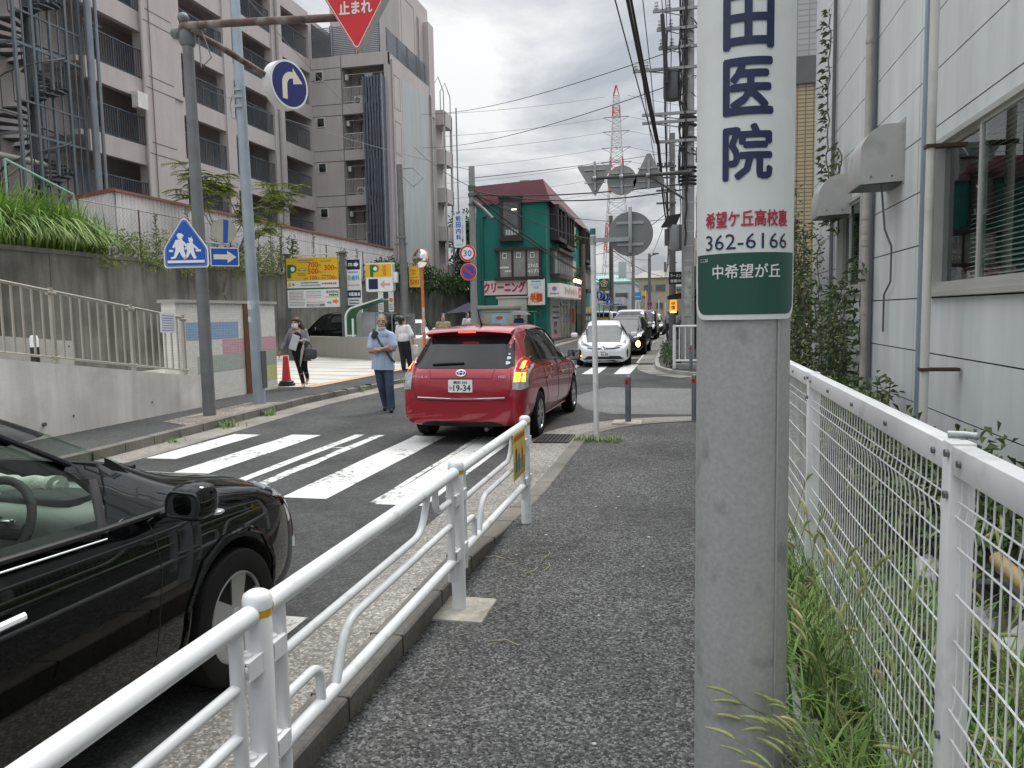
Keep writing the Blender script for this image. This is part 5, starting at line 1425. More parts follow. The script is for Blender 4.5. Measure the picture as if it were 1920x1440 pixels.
# ------------------------------------------------------------------ white post with the back of a round sign, bollards
t = thing('round_sign_post', 'slim white post with a grey round sign seen from behind on a side arm', 'sign post', (-1.18, 10.3, -.1))
b = MB(); b.tube([(-1.165, 10.25, -.12), (-1.19, 10.25, 2.66)], .036, 16); b.m(1).tube([(-1.19, 10.25, 2.62), (-1.19, 10.25, 2.70)], .037, 16); b.build('pole', [WHITE, P('cap_green', (.03, .16, .12), .5)], t)
b = MB(); b.box(-1.20, -.72, 10.22, 10.26, 2.52, 2.575); b.lathe([(.043, 2.49), (.043, 2.60)], (-1.189, 10.25, 0), 16); b.build('arm', GALV, t)
SB = P('sign_back', (.22, .225, .23), .55, .3, var=.1, vs=3, dirt=.25, ds=5, dcol=(.14, .14, .14))
b = MB(); M = frame((-.70, 10.30, 2.62), (1, 0, 0)); b.slab(circ(.285, 40), M, .012); b.lathe([(.285, -.008), (.291, 0), (.285, .012)], (-.70, 10.30, 2.62), 40, 'y'); b.build('disc', SB, t)
b = MB(); b.bbox(-.725, -.68, 10.24, 10.285, 2.37, 2.96, .004)
for zz in (2.48, 2.76): b.box(-.88, -.53, 10.276, 10.299, zz - .018, zz + .018)
b.build('stiffener', GALV, t)
def bollard(x, y, z0, h, label, r=.045):
    t = thing('bollard', label, 'bollard', (x, y, z0), 0, 'grey bollards with red reflectors')
    b = MB(); b.lathe([(r, 0), (r, h - r * .9), (r * .87, h - r * .45), (r * .5, h - r * .1), (0, h)], (x, y, z0), 20); b.build('post', P('bollard_grey', (.135, .16, .175), .5, .2, var=.12, vs=6), t)
    b = MB(); M = frame((x - r * .40, y - r * .93, z0 + h - .10), (.92, -.4, 0)); b.slab(rpoly([(-.02, -.035), (.02, -.035), (.03, 0), (.02, .035), (-.02, .035), (-.03, 0)], .01), M, .012); b.build('reflector', P('reflector_red', (.55, .01, .02), .25, var=0), t)
    return t
bollard(-.86, 11.9, -.11, .74, 'grey bollard with a red reflector standing free at the kerb corner')
bollard(.14, 12.15, -.11, .74, 'grey bollard with a red reflector partly hidden by the thick foreground pole')
bollard(.15, 21.15, -.02, .72, 'small grey bollard with a red reflector in front of the far white railing')
MB().bbox(-1.1, -.65, 11.7, 12.1, -.14, -.085, .01).solo('bollard_footing', [P('footing_concrete', (.36, .34, .29), .9)], 'pale concrete patch round the foot of the free standing bollard', 'concrete footing', (-.86, 11.9, -.1))
t = thing('white_railing', 'white upright bar railing on a low kerb across the side street', 'railing', (1.0, 22, 0))
b = MB(); y = lambda x: 22.0 - (x + .3) * .12
for x in (-.30, 1.5, 3.3): b.tube([(x, y(x), 0), (x, y(x), 1.22)], .045, 10)
b.build('post', WHITE, t)
b = MB()
for zz in (1.18, .22): b.tube([(-.30, y(-.3), zz), (3.3, y(3.3), zz)], .032, 8)
x = -.16
while x < 3.3: b.tube([(x, y(x), .22), (x, y(x), 1.18)], .016, 6); x += .16
b.build('bars', WHITE, t)
MB().bbox(-.35, 3.4, 22.06, 22.3, -.1, .12, .02).solo('planter_kerb', [CONC], 'low concrete kerb under the white railing', 'kerb', (1.5, 22.2, 0))

# ------------------------------------------------------------------ right-hand utility pole and its fittings
ux, uy = .07, 22.5
t = thing('utility_pole', 'tall concrete utility pole with many cross arms, cables and a transformer', 'utility pole', (ux, uy, 0))
b = MB(); b.tube([(ux, uy, -.1), (ux, uy, 13)], [.185, .15], 18); b.m(1)
for zz in (1.9, 2.2, 2.6, 3.0, 3.4, 3.8, 4.1, 4.6, 5.0, 6.1, 6.5, 7.1, 8.0, 9.0, 10): b.lathe([(.183 - zz * .0026, 0), (.186 - zz * .0026, .002), (.186 - zz * .0026, .028), (.183 - zz * .0026, .03)], (ux, uy, zz), 18)
b.build('pole', [CONCP, GALV], t)
b = MB(); b.box(ux - .10, ux + .10, uy - .19, uy - .18, 1.45, 2.85); b.build('bill_patch', P('peeled_paper', (.36, .36, .34), .8, var=.4, vs=5, dirt=.6, ds=6, dcol=(.16, .16, .15)), t)
for zz, l_ in ((9.75, .95), (9.25, .85), (8.75, .8), (8.20, 1.5), (7.0, 1.25), (6.78, 1.25), (6.25, .85)):
    b = MB(); b.box(ux - l_, ux + .35, uy - .26, uy - .19, zz, zz + .075); b.tube([(ux - l_ * .7, uy - .22, zz), (ux - .1, uy - .2, zz - .14)], .018, 6)
    b.build('cross_arm', P('arm_galv', (.27, .28, .28), .5, .4, var=.15), t)
    if zz > 8:
        b = MB()
        for q in ((.95, .75) if zz < 8.5 else (.9, .55)): b.lathe([(.05, 0), (.07, .03), (.04, .07), (.065, .1), (.04, .14), (.05, .2)], (ux - l_ * q, uy - .22, zz + .075), 10)
        b.build('insulator', P('porcelain', (.5, .5, .5), .3), t)
b = MB(); b.lathe([(.18, 0), (.2, .03), (.2, .72), (.22, .74), (.22, .8), (.1, .86), (0, .87)], (ux - .42, uy - .1, 7.42), 20)
for q in range(8): a = pi * .55 + q * .22; b.box(ux - .42 + .24 * cos(a) - .015, ux - .42 + .24 * cos(a) + .015, uy - .1 + .24 * sin(a) - .05, uy - .1 + .24 * sin(a) + .05, 7.5, 8.05)
b.build('transformer', P('transformer_grey', (.10, .105, .115), .5, .2, var=.1), t)
b = MB()
for q in range(9):
    x0 = ux - .24 + R_.uniform(0, .2); pts = []
    zz = 13.0
    while zz > R_.choice((2.4, 3.2, 5.2)): pts.append((x0 + R_.uniform(-.035, .035), uy - .2 + R_.uniform(-.06, .03), zz)); zz -= R_.uniform(.25, .5)
    b.tube(pts, R_.choice((.012, .018, .026)), 6)
for zz in (5.1, 5.2, 5.3, 5.45, 5.55, 6.35, 6.7, 6.9, 7.05): b.lathe([(.18, 0), (.24, .01), (.24, .05), (.18, .06)], (ux, uy, zz), 12)
for q in range(14): zz = R_.uniform(5.6, 11); s_ = R_.uniform(.1, .22); a = R_.uniform(0, 6); b.tube([(ux + .2 * cos(a + i * .8) * (1 + s_), uy - .2 + .1 * sin(i), zz + s_ * sin(i * 1.1)) for i in range(6)], .012, 5)
b.build('cable_bundle', P('cable_black', (.02, .02, .022), .6), t)
b = MB(); b.lathe([(0, 0), (.16, .02), (.20, .12), (.20, .62), (.16, .74), (0, .76)], (ux - .32, uy + .2, 3.3), 14); b.build('meter_drum', P('drum_grey', (.25, .26, .27), .5), t)
b = MB(); b.prism([(ux - .75, 4.0), (ux - .35, 4.0), (ux - .2, 4.35), (ux - .55, 4.3)], uy + .1, uy + .4, 'y'); b.build('lamp_case', BLACK, t)
# trio of sign backs on an arm of that pole
ay = uy - .42
t = thing('sign_gantry', 'dark pipe arm with a brace reaching left from the utility pole', 'sign gantry', (-1, ay, 5.4))
b = MB(); b.tube([(ux + .1, ay, 5.38), (-.4, ay, 5.38), (-2.58, ay, 5.36)], [.08, .05, .045], 10); b.tube([(-.98, ay, 5.36), (ux - .12, ay, 4.68)], .035, 8); b.build('pipe', P('arm_dark', (.075, .075, .075), .6, .3), t)
for x in (-2.5, -1.75, -1.02): MB().lathe([(.055, -.05), (.06, -.04), (.06, .04), (.055, .05)], (x, ay, 5.37), 12, 'x').build('clamp', GALV, t)
def back_plate(name, label, pts, x, z):
    M = frame((x, ay + .12, z), (1, 0, 0)); b = MB(); b.slab(pts, M, .012)
    b.m(1).box(x - .03, x + .03, ay + .05, ay + .105, z - .38, z + .42)
    for q in (-.16, .2): b.box(x - .3 if abs(q) < .3 else x - .2, x + .3, ay + .085, ay + .118, z + q - .018, z + q + .018)
    b.solo(name, [P('plate_back', (.28, .285, .28), .55, .25, var=.1), GALV], label, 'sign', (x, ay + .12, z))
back_plate('triangular_sign', 'back of an inverted triangular sign at the left end of the dark arm', rpoly([(-.52, .33), (0, -.55), (.52, .33)], .08), -2.5, 5.42)
back_plate('round_sign', 'back of a round sign in the middle of the dark arm', circ(.41, 36), -1.75, 5.29)
back_plate('five_sided_sign', 'back of a pointed crossing sign nearest the utility pole', [(-.42, -.33), (.42, -.33), (.43, -.16), (.05, .60), (-.05, .60), (-.43, -.16)], -1.0, 5.38)
# ------------------------------------------------------------------ buildings on the right beyond the side street
t = thing('brick_building', 'yellow brick building with grey tiled upper storey behind the climbing plant', 'building', (6, 26, 0))
YB = tile_mat('yellow_brick', (.42, .33, .20), .075, (.16, .13, .09), .16)
def brick_y(name, col, s, grout, gw):
    m = tile_mat(name, col, s, grout, gw); n = m.node_tree.nodes; l = m.node_tree.links
    cb = [x for x in n if x.type == 'COMBXYZ'][0]; sp = [x for x in n if x.type == 'SEPXYZ'][0]
    l.new(sp.outputs[0], cb.inputs[0]); return m
b = MB(); b.box(2.0, 9, 24, 34, 0, 8.0); b.build('wall', brick_y('brick_front', (.46, .36, .21), .11, (.17, .14, .09), .16), t)
b = MB(); b.box(1.9, 9.1, 23.9, 34, 8.0, 8.75); b.build('band', DGREY, t)
b = MB(); b.box(2.0, 9, 24.1, 34, 8.75, 10.6); b.build('upper_storey', brick_y('grey_tile_front', (.40, .40, .41), .16, (.26, .26, .27), .12), t)
b = MB()
for x in (2.6, 3.4, 4.3, 5.3): b.tube([(x, 25, 10.6), (x, 25, 15)], .045, 6)
for zz in (11.3, 12.0, 12.7, 13.4): b.tube([(2.4, 25, zz), (6, 25, zz + .05)], .035, 6)
for q in range(4): b.tube([(2.6 + .85 * q, 25, 11.3), (3.4 + .9 * q, 25, 13.4)], .03, 6)
b.build('roof_frame', GALV, t)
t = thing('lamp_pole', 'grey round pole between the clinic sign and the panelled building', 'pole', (2.05, 14.9, 0))
b = MB(); b.tube([(2.02, 17.2, -.1), (2.05, 17.2, 4.3), (2.10, 17.2, 12)], [.13, .12, .10], 16); b.lathe([(.14, 0), (.14, .06)], (2.075, 17.2, 7.4), 14); b.build('pole', P('pole_pale_grey', (.40, .42, .43), .5, .2, var=.08, dirt=.2, ds=4, dcol=(.27, .28, .28)), t)
b = MB(); M = frame((2.42, 21.0, 1.62), (1, 0, 0)); b.slab([(-.22, -.5), (.22, -.5), (.22, .62), (-.22, .62)], M, .04); b.m(1).rect(-.2, .2, -.18, .12, M, .003); b.m(2).text('司', M @ Matrix.Translation((.02, .34, .004)), .2, .26, .04); b.m(3).text('66', M @ Matrix.Translation((0, -.03, .005)), .2, .14, .03); b.m(4).rect(-.2, .2, -.32, -.22, M, .003)
b.solo('side_notice', [SIGNW, P('notice_mint', (.25, .55, .45), .5), SIGNB, NAVY, P('notice_coral', (.6, .2, .15), .5)], 'small white and mint notice at the edge of the thick foreground pole', 'notice', (2.42, 21, 1.6))
t = thing('balcony_building', 'brown house with white balcony rails just behind the utility pole', 'building', (3, 32, 0))
b = MB(); b.box(.55, 5, 29, 44, 0, 7.6); b.box(.35, 5, 27.8, 29, 4.2, 4.4).box(.35, 5, 27.8, 29, 6.9, 7.2); b.build('wall', P('brown_wall', (.19, .15, .125), .8, var=.1), t)
b = MB()
for zz in (4.4,): 
    b.box(.38, 5, 27.85, 27.9, zz + .95, zz + 1.0)
    for q in range(26): b.box(.4 + q * .17, .43 + q * .17, 27.86, 27.89, zz, zz + .95)
    b.box(.36, .40, 27.85, 29, zz + .95, zz + 1.0)
b.build('balcony_railing', P('ivory_rail', (.52, .50, .46), .5), t)
b = MB(); b.box(.8, 4.5, 28.96, 29.0, .1, 2.5); b.m(1)
for x in (.8, 2.0, 3.2): b.box(x, x + .08, 28.93, 28.959, .1, 2.5)
b.build('glass_door', [P('dark_glass', (.02, .024, .026), .05, spec=.8), ALU], t)
b = MB(); b.box(.25, .9, 26.0, 26.06, 3.05, 3.95); M = frame((.58, 25.98, 3.3), (1, 0, 0)); b.m(1).rect(-.25, .25, -.22, .25, M, .003); b.m(0).text('屋', M @ Matrix.Translation((.0, 0, .006)), .3, .3, .04)
b.solo('hanging_sign', [P('frame_white', (.55, .55, .53), .5), P('sign_maroon', (.25, .03, .06), .5)], 'white framed hanging sign with a maroon panel right of the utility pole', 'sign', (.58, 26, 3.5))
# low eating-house front with black awning, lantern and board
t = thing('eating_house', 'small dark eating house with a black awning along the right kerb', 'building', (2, 52, 0))
b = MB(); b.box(-.15, 4, 45, 58, 0, 4.6); b.build('wall', P('dark_front', (.06, .055, .05), .7, var=.1), t)
b = MB(); b.raw([(-.75, 33.5, 2.25), (.6, 33.5, 2.55), (.6, 38, 2.55), (-.75, 38, 2.25), (-.75, 33.5, 2.12), (.6, 33.5, 2.3), (.6, 38, 2.3), (-.75, 38, 2.12)], [(0, 1, 2, 3), (4, 7, 6, 5), (0, 4, 5, 1), (1, 5, 6, 2), (3, 2, 6, 7), (0, 3, 7, 4)]); b.build('awning', BLACK, t)
b = MB(); b.box(-.05, .5, 34, 38, 0, 2.25); b.build('porch', P('porch_brown', (.05, .035, .03), .8), t)
b = MB(); M = frame((-.40, 33.2, 2.98), (1, 0, 0)); b.slab([(-.28, -.26), (.28, -.26), (.28, .26), (-.28, .26)], M, .1); b.m(1)
for s_, y in (('ラーメン', .1), ('営業中', -.12)): b.text(s_, M @ Matrix.Translation((0, y, .004)), .42, .13, .02)
b.solo('black_shop_board', [BLACK, SIGNW], 'black projecting shop board with white characters above the awning', 'sign', (-.4, 33.2, 3))
b = MB(); M = frame((-.50, 33.4, 1.82), (1, 0, 0)); b.slab(rrect(-.15, .15, -.27, .27, .05), M, .2); b.m(1).text('中', M @ Matrix.Translation((0, .1, .004)), .14, .15, .03); b.text('国', M @ Matrix.Translation((0, -.08, .004)), .14, .15, .03)
b.m(2).lathe([(0, 0), (.13, .01), (.13, .03), (0, .04)], (-.5, 33.3, 1.53), 12)
b.solo('lantern_sign', [P('lantern_orange', (.75, .32, .04), .5, emit=.5), P('black_print', (.02, .02, .02), .5), P('lantern_glow', (1, .7, .2), .5, emit=2.0)], 'lit orange lantern sign with black characters beside the white railing', 'sign', (-.5, 33.4, 1.8))

# ------------------------------------------------------------------ far end of the street
def house(name, label, x0, x1, y0, y1, h, col, roof=None, rh=.8, wins=(), wcol=(.12, .12, .13)):
    t = thing(name, label, 'building', ((x0 + x1) / 2, (y0 + y1) / 2, 0))
    MB().box(x0, x1, y0, y1, -.1, h).build('wall', P(name + '_wall', col, .8, var=.06), t)
    b = MB()
    if rh > .3: 
        e_ = .35; xm, ym = (x0 + x1) / 2, (y0 + y1) / 2; q = (x1 - x0) * .22
        b.raw([(x0 - e_, y0 - e_, h + .002), (x1 + e_, y0 - e_, h + .002), (x1 + e_, y1 + e_, h + .002), (x0 - e_, y1 + e_, h + .002), (xm - q, ym, h + rh), (xm + q, ym, h + rh)], [(0, 1, 5, 4), (1, 2, 5), (2, 3, 4, 5), (3, 0, 4), (0, 3, 2, 1)])
    else: b.box(x0 - .1, x1 + .1, y0 - .1, y1, h + .002, h + .002 + rh)
    b.build('roof', P(name + '_roof', roof or col, .7, var=.1), t)
    for a, c, e0, f0 in wins:
        b = MB(); b.box(a, c, y0 - .06, y0 + .02, e0, f0); b.m(1).box(a + .06, c - .06, y0 - .07, y0 - .061, e0 + .06, f0 - .06); b.build('window', [P('far_frame', (.3, .3, .29), .5), P('far_pane', wcol, .2, var=.2)], t)
    return t
house('beige_house', 'beige two storey house with a hipped roof at the end of the street', -6.3, -1.2, 96, 106, 5.7, (.42, .36, .27), (.26, .235, .21), 1.1, ((-5.0, -3.9, 4.0, 4.9), (-3.6, -2.3, 4.0, 4.9), (-3.5, -2.6, 1.9, 2.7)))
house('white_shop', 'white flat roofed shop building with a teal canopy behind the traffic queue', -10.6, -5.5, 84, 95, 4.7, (.52, .54, .55), (.25, .38, .40), .2, ((-8.7, -7.6, 3.1, 3.7), (-7.4, -6.0, 3.1, 3.7), (-7.2, -6.1, .1, 2.3)), (.06, .08, .14))
house('teal_shed', 'pale teal roofed building with rooftop railings beyond the white shop', -15, -6.8, 100, 115, 5.4, (.32, .42, .41), (.26, .40, .37), 1.3, ())
house('red_shop', 'shop with teal and red fronts past the green building', -12.5, -8.1, 67, 80, 3.6, (.20, .33, .33), (.12, .3, .5), .25, ((-9.4, -8.3, .3, 2.6),), (.3, .05, .06))
house('grey_house', 'small grey flat at the right of the far bend', -1.6, 3, 110, 122, 4.8, (.36, .34, .30), (.2, .2, .2), .2, ((-1.0, .2, 3, 3.9),))
house('cream_wall_house', 'low cream coloured building along the right side of the far street', -.6, 4, 62, 92, 3.3, (.36, .32, .24), (.25, .24, .22), .2, ())
b = MB()
for q in range(24): x = -13.5 + q * .3; b.box(x, x + .03, 100.4, 100.45, 5.5, 6.6)
b.box(-13.5, -6.5, 100.4, 100.45, 6.6, 6.68)
b.solo('rooftop_railing', [P('pale_green_steel', (.30, .45, .41), .5)], 'pale green rooftop railing above the teal building', 'railing', (-10, 100.4, 5.5))
MB().bbox(-8.7, -7.7, 104, 105, 5.4, 8.3, .03).solo('rooftop_tank', [P('tank_grey', (.33, .35, .36), .7)], 'grey rooftop water tank tower at the far end of the street', 'tank', (-8.2, 104, 6))
b = MB(); M = frame((-7.9, 83.6, 2.75), (1, 0, 0)); b.slab([(-1.6, -.45), (1.6, -.45), (1.6, .45), (-1.6, .45)], M, .1); b.m(1); scribble(b, -1.3, 1.3, .1, .35, M, .003); b.m(2); scribble(b, .2, 1.3, -.3, .15, M, .003)
b.solo('shop_fascia', [P('fascia_lilac', (.50, .49, .53), .5), P('lilac_print', (.38, .36, .45), .5), NAVY], 'pale lilac fascia board on the white shop', 'sign', (-7.9, 83.6, 2.7))
t = thing('flower_sign', 'green shop sign with a five petal orange flower on a pole', 'sign', (-6.75, 66, 0))
M = frame((-6.75, 66, 3.95), (1, 0, 0)); b = MB(); b.slab([(-.42, -.52), (.42, -.52), (.42, .52), (-.42, .52)], M, .12)
for i in range(5):
    a = pi / 2 + 2 * pi * i / 5; b.m(1).poly(circ(.145, 16, (.19 * cos(a), .12 + .19 * sin(a))), M, .003 + i * .0004); b.m(2).poly(circ(.075, 12, (.2 * cos(a), .12 + .2 * sin(a))), M, .006)
b.m(1).poly(circ(.08, 12, (0, .12)), M, .0065)
for q in range(4): b.m(2).rect(-.34 + q * .18, -.22 + q * .18, -.46, -.32, M, .003)
b.build('panel', [GREENP, P('petal_cream', (.75, .55, .42), .5), P('petal_red', (.6, .12, .05), .5)], t); MB().tube([(-6.75, 66.1, 0), (-6.75, 66.1, 3.5)], .06, 8).build('post', GALV, t)
t = thing('blue_direction_board', 'dark blue board with a white curved arrow below the flower sign', 'sign', (-6.3, 60, 0))
M = frame((-6.2, 60, 2.7), (1, 0, 0)); b = MB(); b.slab([(-.4, -.55), (.4, -.55), (.4, .35), (-.4, .35)], M, .08); b.m(1).text(')', M @ Matrix.Translation((.2, .1, .003)), .12, .36, .05); b.rect(-.36, .36, -.52, -.25, M, .003); b.m(2); scribble(b, -.3, .3, -.38, .12, M, .005); b.build('panel', [P('board_navy', (.015, .035, .18), .4), SIGNW, NAVY], t); MB().tube([(-6.2, 60.05, 0), (-6.2, 60.05, 2.2)], .05, 8).build('post', GALV, t)
t = thing('straight_ahead_sign', 'round blue sign with a white up arrow in front of the dark blue board', 'sign', (-6.3, 58, 0))
M = frame((-6.3, 58, 2.9), (1, 0, 0)); b = MB(); b.m(1).slab(circ(.3, 24), M, .02); b.m(0).poly(circ(.28, 24), M, .003); b.m(1).poly([(-.05, -.2), (.05, -.2), (.05, .02), (.13, .02), (0, .2), (-.13, .02), (-.05, .02)], M, .005); b.rect(-.26, .26, -.62, -.42, M, 0); b.build('plate', [SIGNB, SIGNW], t); MB().tube([(-6.3, 58.06, 0), (-6.3, 58.06, 2.9)], .035, 8).build('post', GALV, t)
ped_sign('far_crossing_sign', frame((-5.55, 58, 2.42), (1, 0, 0)), .62, 'small blue crossing sign on a pole at the far junction', (-5.55, 58, 2.4), False)
MB().tube([(-5.55, 58.06, 0), (-5.55, 58.06, 2.4)], .035, 8).solo('thin_post', [GALV], 'thin steel post under the far crossing sign', 'post', (-5.55, 58.06, 0))
t = thing('blue_shop_sign', 'sky blue square shop sign on a post at the far end of the queue', 'sign', (-4.45, 75, 0))
M = frame((-4.45, 75, 3.1), (1, 0, 0)); b = MB(); b.slab([(-.33, -.38), (.33, -.38), (.33, .38), (-.33, .38)], M, .1); b.m(1); scribble(b, -.25, .25, -.05, .1, M, .003); b.rect(-.32, .32, -.5, -.385, M, 0); b.build('panel', [P('sky_blue', (.03, .30, .62), .4), SIGNW], t); MB().tube([(-4.5, 75.06, 0), (-4.5, 75.06, 2.8)], .04, 8).build('post', GALV, t)
t = thing('yellow_red_flag', 'yellow and red shop flag beside the sky blue sign', 'flag', (-3.9, 76, 0))
M = frame((-3.95, 76, 3.25), (1, 0, 0)); b = MB(); b.slab([(-.2, -.1), (.2, -.1), (.2, .35), (-.2, .35)], M, .02); b.m(1).slab([(-.15, -.4), (.2, -.4), (.2, -.101), (-.15, -.101)], M, .02); b.build('cloth', [P('flag_yellow', (.75, .5, .05), .6), P('flag_red', (.6, .08, .05), .6)], t); MB().tube([(-3.74, 76, 0), (-3.74, 76, 3.7)], .025, 6).build('post', SIGNW, t)
round_sign('far_round_sign', 'small purple blue round sign by the far poles', (-3.45, 78, 2.35), .28, 'nop')
MB().tube([(-3.45, 78.05, 0), (-3.45, 78.05, 2.3)], .03, 6).solo('thin_post', [GALV], 'thin post carrying the far purple round sign', 'post', (-3.45, 78.05, 0))
for k, (x, y, zz) in enumerate(((-2.9, 88, 2.9), (-2.2, 88, 2.6), (-4.9, 86, 2.6))): MB().tube([(x, y, 0), (x, y, zz)], .05, 6).solo('white_pole', [SIGNW], 'slim white pole in front of the beige house', 'pole', (x, y, 0), 'slim white poles before the beige house')
t = thing('vending_machines', 'yellow vending machines under the wooden pole by the green building', 'vending machine', (-6.9, 56, 0))
for q, (c_, z) in enumerate((((.55, .42, .05), 0), ((.05, .2, .25), .95), ((.6, .5, .1), 1.5))):
    b = MB(); b.bbox(-7.3, -6.4, 55.5, 56.2, z, z + .85 if q == 0 else z + .5, .02); b.m(1)
    for k in range(4): b.box(-7.2 + k * .2, -7.08 + k * .2, 55.48, 55.499, z + .1, z + .38)
    b.build('unit', [P('vend%d' % q, c_, .4), SIGNW], t)
# poles down the street
def wpole(x, y, h, r, col, label, arm=None):
    t = thing('street_pole', label, 'utility pole', (x, y, 0))
    MB().tube([(x, y, -.1), (x, y, h)], [r, r * .75], 10).build('pole', P('far_pole_%d' % int(y), col, .8), t)
    if arm:
        b = MB(); z, dx = arm; b.tube([(x, y, z), (x + dx, y, z + .25)], .05, 6); b.bbox(x + dx - .35, x + dx + .25, y - .15, y + .15, z + .2, z + .36, .03); b.build('lamp_arm', DGREY, t)
    return t
wpole(-6.45, 50, 6.0, .17, (.15, .13, .115), 'short brown wooden pole at the corner of the green building')
wpole(-5.75, 62, 9.2, .20, (.12, .11, .10), 'dark brown pole with a lamp bracket left of the round sign back', (6.9, .7))
wpole(-4.55, 70, 8.0, .17, (.22, .21, .20), 'grey pole standing directly below the round sign back')
wpole(-3.65, 82, 7.6, .19, (.14, .13, .125), 'slender dark pole with a box at its top in front of the beige house', (7.3, .7))
wpole(-2.5, 100, 7.8, .2, (.13, .12, .12), 'far dark pole with a slanted lamp at the right of the beige house', (7.4, 1.2))
t = wpole(-.72, 45, 11.5, .2, (.17, .165, .16), 'second concrete utility pole behind the first, hung with cables')
b = MB()
for zz in (9.6, 9.0, 8.3, 7.6): b.box(-1.6, -.5, 44.7, 44.8, zz, zz + .1)
for q in range(5): b.lathe([(.05, 0), (.08, .05), (.05, .1), (.08, .16), (.03, .2)], (-1.5 + q * .2, 44.75, 9.7), 8)
b.box(-1.15, -.72, 44.6, 45, 5.3, 6.2)
b.build('cross_arm', DGREY, t)

# ------------------------------------------------------------------ pylon
py = thing('lattice_pylon', 'tall red and white lattice transmission pylon behind the street', 'pylon', (-17, 200, 0))
prof = [(0, 4.2), (10, 3.6), (18.6, 2.95), (28, 2.25), (38.7, 1.62), (46, 1.15), (52.4, .85), (55.6, .72), (58.3, .12)]
def hw(z):
    for (z0, w0), (z1, w1) in zip(prof, prof[1:]):
        if z <= z1: return w0 + (w1 - w0) * (z - z0) / (z1 - z0)
    return .1
bands = [(0, 16.7, 1), (16.7, 24.8, 0), (24.8, 33, 1), (33, 40.7, 0), (40.7, 50, 1), (50, 52.8, 0), (52.8, 55.6, 1), (55.6, 58.3, 0)]
lev = [0]
while lev[-1] < 55: lev.append(lev[-1] + max(1.3, hw(lev[-1]) * 1.15))
lev = lev[:-1] + [55.6, 58.3]
for za, zb_, k in bands:
    b = MB()
    for z0, z1 in zip(lev, lev[1:]):
        zm = (z0 + z1) / 2
        if not za <= zm < zb_: continue
        a0, a1 = hw(z0), hw(z1); r = .16 if z0 < 30 else .12
        cs0 = [(-17 + sx * a0, 200 + sy * a0, z0) for sx, sy in ((-1, -1), (1, -1), (1, 1), (-1, 1))]
        cs1 = [(-17 + sx * a1, 200 + sy * a1, z1) for sx, sy in ((-1, -1), (1, -1), (1, 1), (-1, 1))]
        for i in range(4):
            j = (i + 1) % 4
            b.tube([cs0[i], cs1[i]], r, 4); b.tube([cs0[i], cs1[j]], r * .5, 4); b.tube([cs0[j], cs1[i]], r * .5, 4); b.tube([cs0[i], cs0[j]], r * .5, 4)
    if b.v: b.build('lattice', P('pylon_red', (.50, .05, .04), .6) if k == 0 else P('pylon_white', (.58, .59, .60), .6), py)
LV = [50.3, 46.8, 42.8, 39.2, 35.5, 32.0]
b = MB()
for z in LV:
    a = hw(z) + 2.2
    b.tube([(-17 - a, 199, z), (-17 + a, 199, z)], .12, 4); b.tube([(-17 - a, 199, z), (-17 - hw(z), 199, z - 1.2)], .07, 4); b.tube([(-17 + a, 199, z), (-17 + hw(z), 199, z - 1.2)], .07, 4)
b.build('arm', P('pylon_arm', (.25, .25, .26), .6), py)
# ------------------------------------------------------------------ wires
WB = P('wire_black', (.03, .03, .035), .6); WG_ = P('wire_grey', (.25, .26, .28), .6); WV = P('wire_blue', (.05, .05, .16), .6)
def wirec(a, c, sag, r, m, label, group, n=20):
    MB().tube(catenary(a, c, sag, n), r, 5).solo('overhead_wire', [m], label, 'wire', tuple(a), group)
for z in LV + [55.5]:
    for s_ in (-1, 1):
        wirec((-17 + s_ * (hw(z) + 2.1), 199, z - .1), (-17 + s_ * 140, 199 - 70 * (s_ < 0) + 40 * (s_ > 0), z - 2), 7, .05, WG_, 'thin grey power line running out from the pylon arms', 'power lines strung from the pylon')
ST = 'black cable strung along and across the street'
GS = 'cables hung between the street poles'
def sw_(a, c, sag, r=.018, m=None): wirec(a, c, sag, r, m or WB, ST, GS)
# along the street on the right
sw_((-1.45, 3, 9.3), (-.78, 22.2, 6.25), .15, .035); sw_((-1.40, 3, 9.4), (-.74, 22.2, 6.3), .12, .028); sw_((-1.8, 3, 9.0), (-.85, 22.2, 6.25), .2, .014)
sw_((-.75, 22.2, 6.25), (-.95, 45, 6.3), .5, .035); sw_((-.72, 22.2, 6.3), (-.9, 45, 6.6), .4, .02)
for dx, z in ((-1.2, 8.3), (-.95, 8.3), (-.62, 9.8), (-.5, 9.35), (-.38, 8.85)): 
    sw_((dx, 22.2, z), (dx * .6 - .7, 45, z - .1 + .9), .5, .014, WV); sw_((dx, 22.2, z), (dx * 1.0, 4, z + 2.8), .4, .012, WV)
sw_((-.5, 22.2, 9.2), (-.55, 22.2, 7.2), 0, .03); sw_((-.62, 22.0, 9.6), (-.50, 22.1, 7.8), 0, .06); sw_((-.55, 22.2, 7.2), (-.9, 45, 5.6), .3, .03)
for q in range(7): sw_((-.8 - .05 * q, 45, 6 + .45 * q), (-2.5 + .1 * q, 100, 6.4 + .2 * q), .7, .02)
